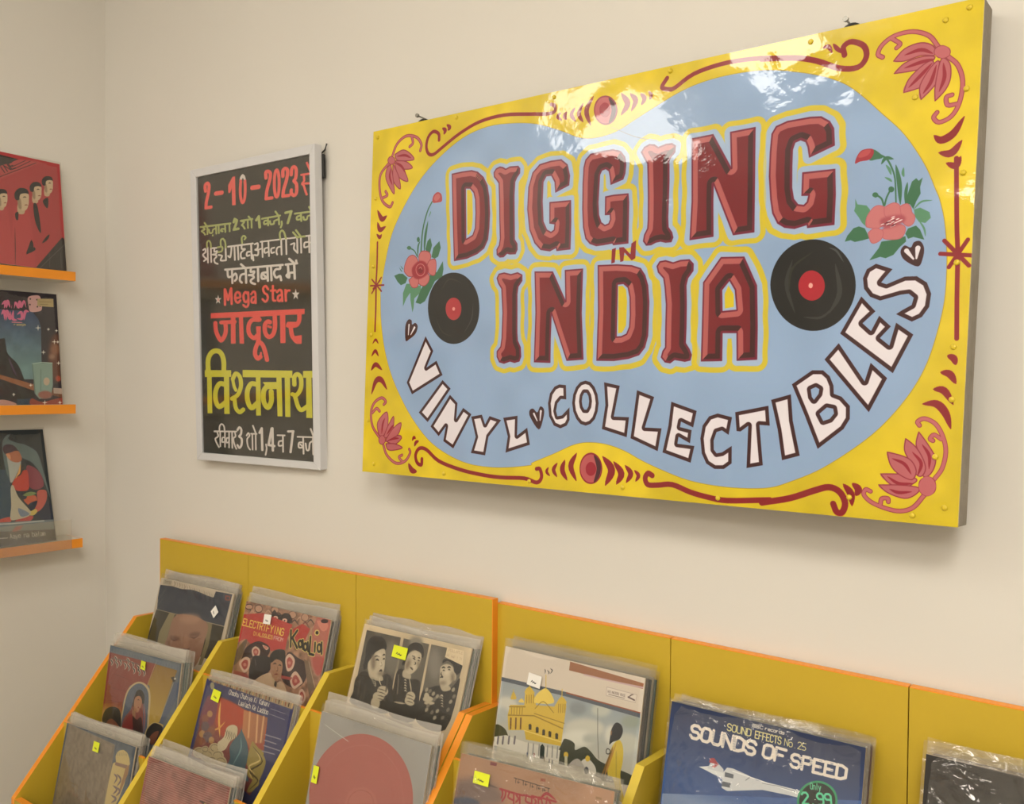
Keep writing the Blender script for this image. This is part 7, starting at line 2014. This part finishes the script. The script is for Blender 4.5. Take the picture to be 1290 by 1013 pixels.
YS, WS = STY, STW
record('veiled', 'navy banded record above a dim close-up of a face, back row nearest the corner', CLEAR, .012, st=[(.262, .052, .022, .022, WS, -.7)], seed=11)
record('dialogues', 'red patterned record lettered ELECTRIFYING DIALOGUES FROM Kaalia, back row of the left rack', CLEAR, .014, st=[(.094, .030, .026, .022, WS, .05)], seed=12)
record('trio', 'cream record with three black-and-white portraits of men, back row of the left rack', CLEAR, .008, st=[(.121, .040, .040, .024, YS, -.02)], seed=13)
record('temple', 'record picturing a golden domed temple and a figure in yellow under a pale sky', CLEAR, .014, st=[(.078, .048, .030, .022, WS, -.08)], seed=14)
record('sounds', 'blue record lettered SOUNDS OF SPEED with a white jet aeroplane and green 2.99 roundel', SHINY, .006, st=[(.066, .172, .034, .022, YS, -.06)], seed=15, res=2.2, rough=.35, amp=.0018)
record('dark', 'plain charcoal record in a shiny sleeve, far right of the right rack', SHINY, .018, seed=16, rough=.35, amp=.0016)
record('oval', 'red and ochre record with a woman in an oval frame, middle row nearest the corner', CLEAR, .012, st=[(.165, .026, .020, .020, YS, -.05)], seed=17)
record('storybook', 'navy storybook record lettered Choohu Chuhiya Ki Kahani with a colourful picture', CLEAR, .010, st=[(.052, .030, .030, .024, YS, -.1)], seed=18)
record('disc', 'clear-sleeved round red disc on grey card, middle row of the left rack', CLEAR, .014, st=[(.016, .118, .016, .032, YS, .0)], seed=19)
record('bengali', 'tan record with red Bengali title in a crinkled clear sleeve, right rack', SHINY, .018, st=[(.055, .032, .034, .020, YS, -.02)], seed=20, amp=.002)
record('folk', 'brown textured record with a cream carved column on navy, front row nearest the corner', CLEAR, .016, st=[(.155, .028, .026, .022, YS, -.02)], seed=21)
record('striped', 'dark red record with fine pale stripes, front row of the left rack', CLEAR, .012, st=[(.242, .058, .024, .022, YS, -.1)], seed=22)
behind('veiled', 4, 'the navy record with the face', 31, CLOUDY, over=(.014, .030))
behind('dialogues', 4, 'the red Kaalia record', 32, CLOUDY, over=(.022, .040))
behind('trio', 4, 'the record with three portraits', 33, CLOUDY, gap=.0054, over=(.008, .016))
behind('temple', 5, 'the golden temple record', 34, CLEAR, gap=.0068, over=(.012, .026))
behind('sounds', 5, 'the blue SOUNDS OF SPEED record', 35, SHINY, gap=.0072, over=(.006, .010), drop=.001)
behind('dark', 4, 'the plain charcoal record', 36, SHINY, gap=.0075, over=(.016, .024))
behind('oval', 5, 'the record with the oval portrait', 37, CLOUDY, over=(.014, .032))
behind('storybook', 2, 'the navy storybook record', 38, CLOUDY)
behind('disc', 3, 'the round red disc', 39, CLOUDY, over=(.012, .018))
behind('bengali', 4, 'the tan record with the red Bengali title', 40, SHINY, over=(.018, .034))
behind('folk', 5, 'the brown record with the carved column', 41, CLOUDY)
behind('striped', 5, 'the dark red striped record', 42, CLOUDY)
record('red_busts', 'red record with pale heads of dark-haired men, on the top wall shelf', CLEAR, .004, seed=51, amp=.0006)
record('night_scene', 'dark blue record with pink lettering and sparkles, on the middle wall shelf', CLEAR, .004, seed=52, amp=.0006)
record('woman_shawl', 'dark record painting of a woman in a pale shawl, on the lowest wall shelf', CLEAR, .004, seed=53, amp=.0006)
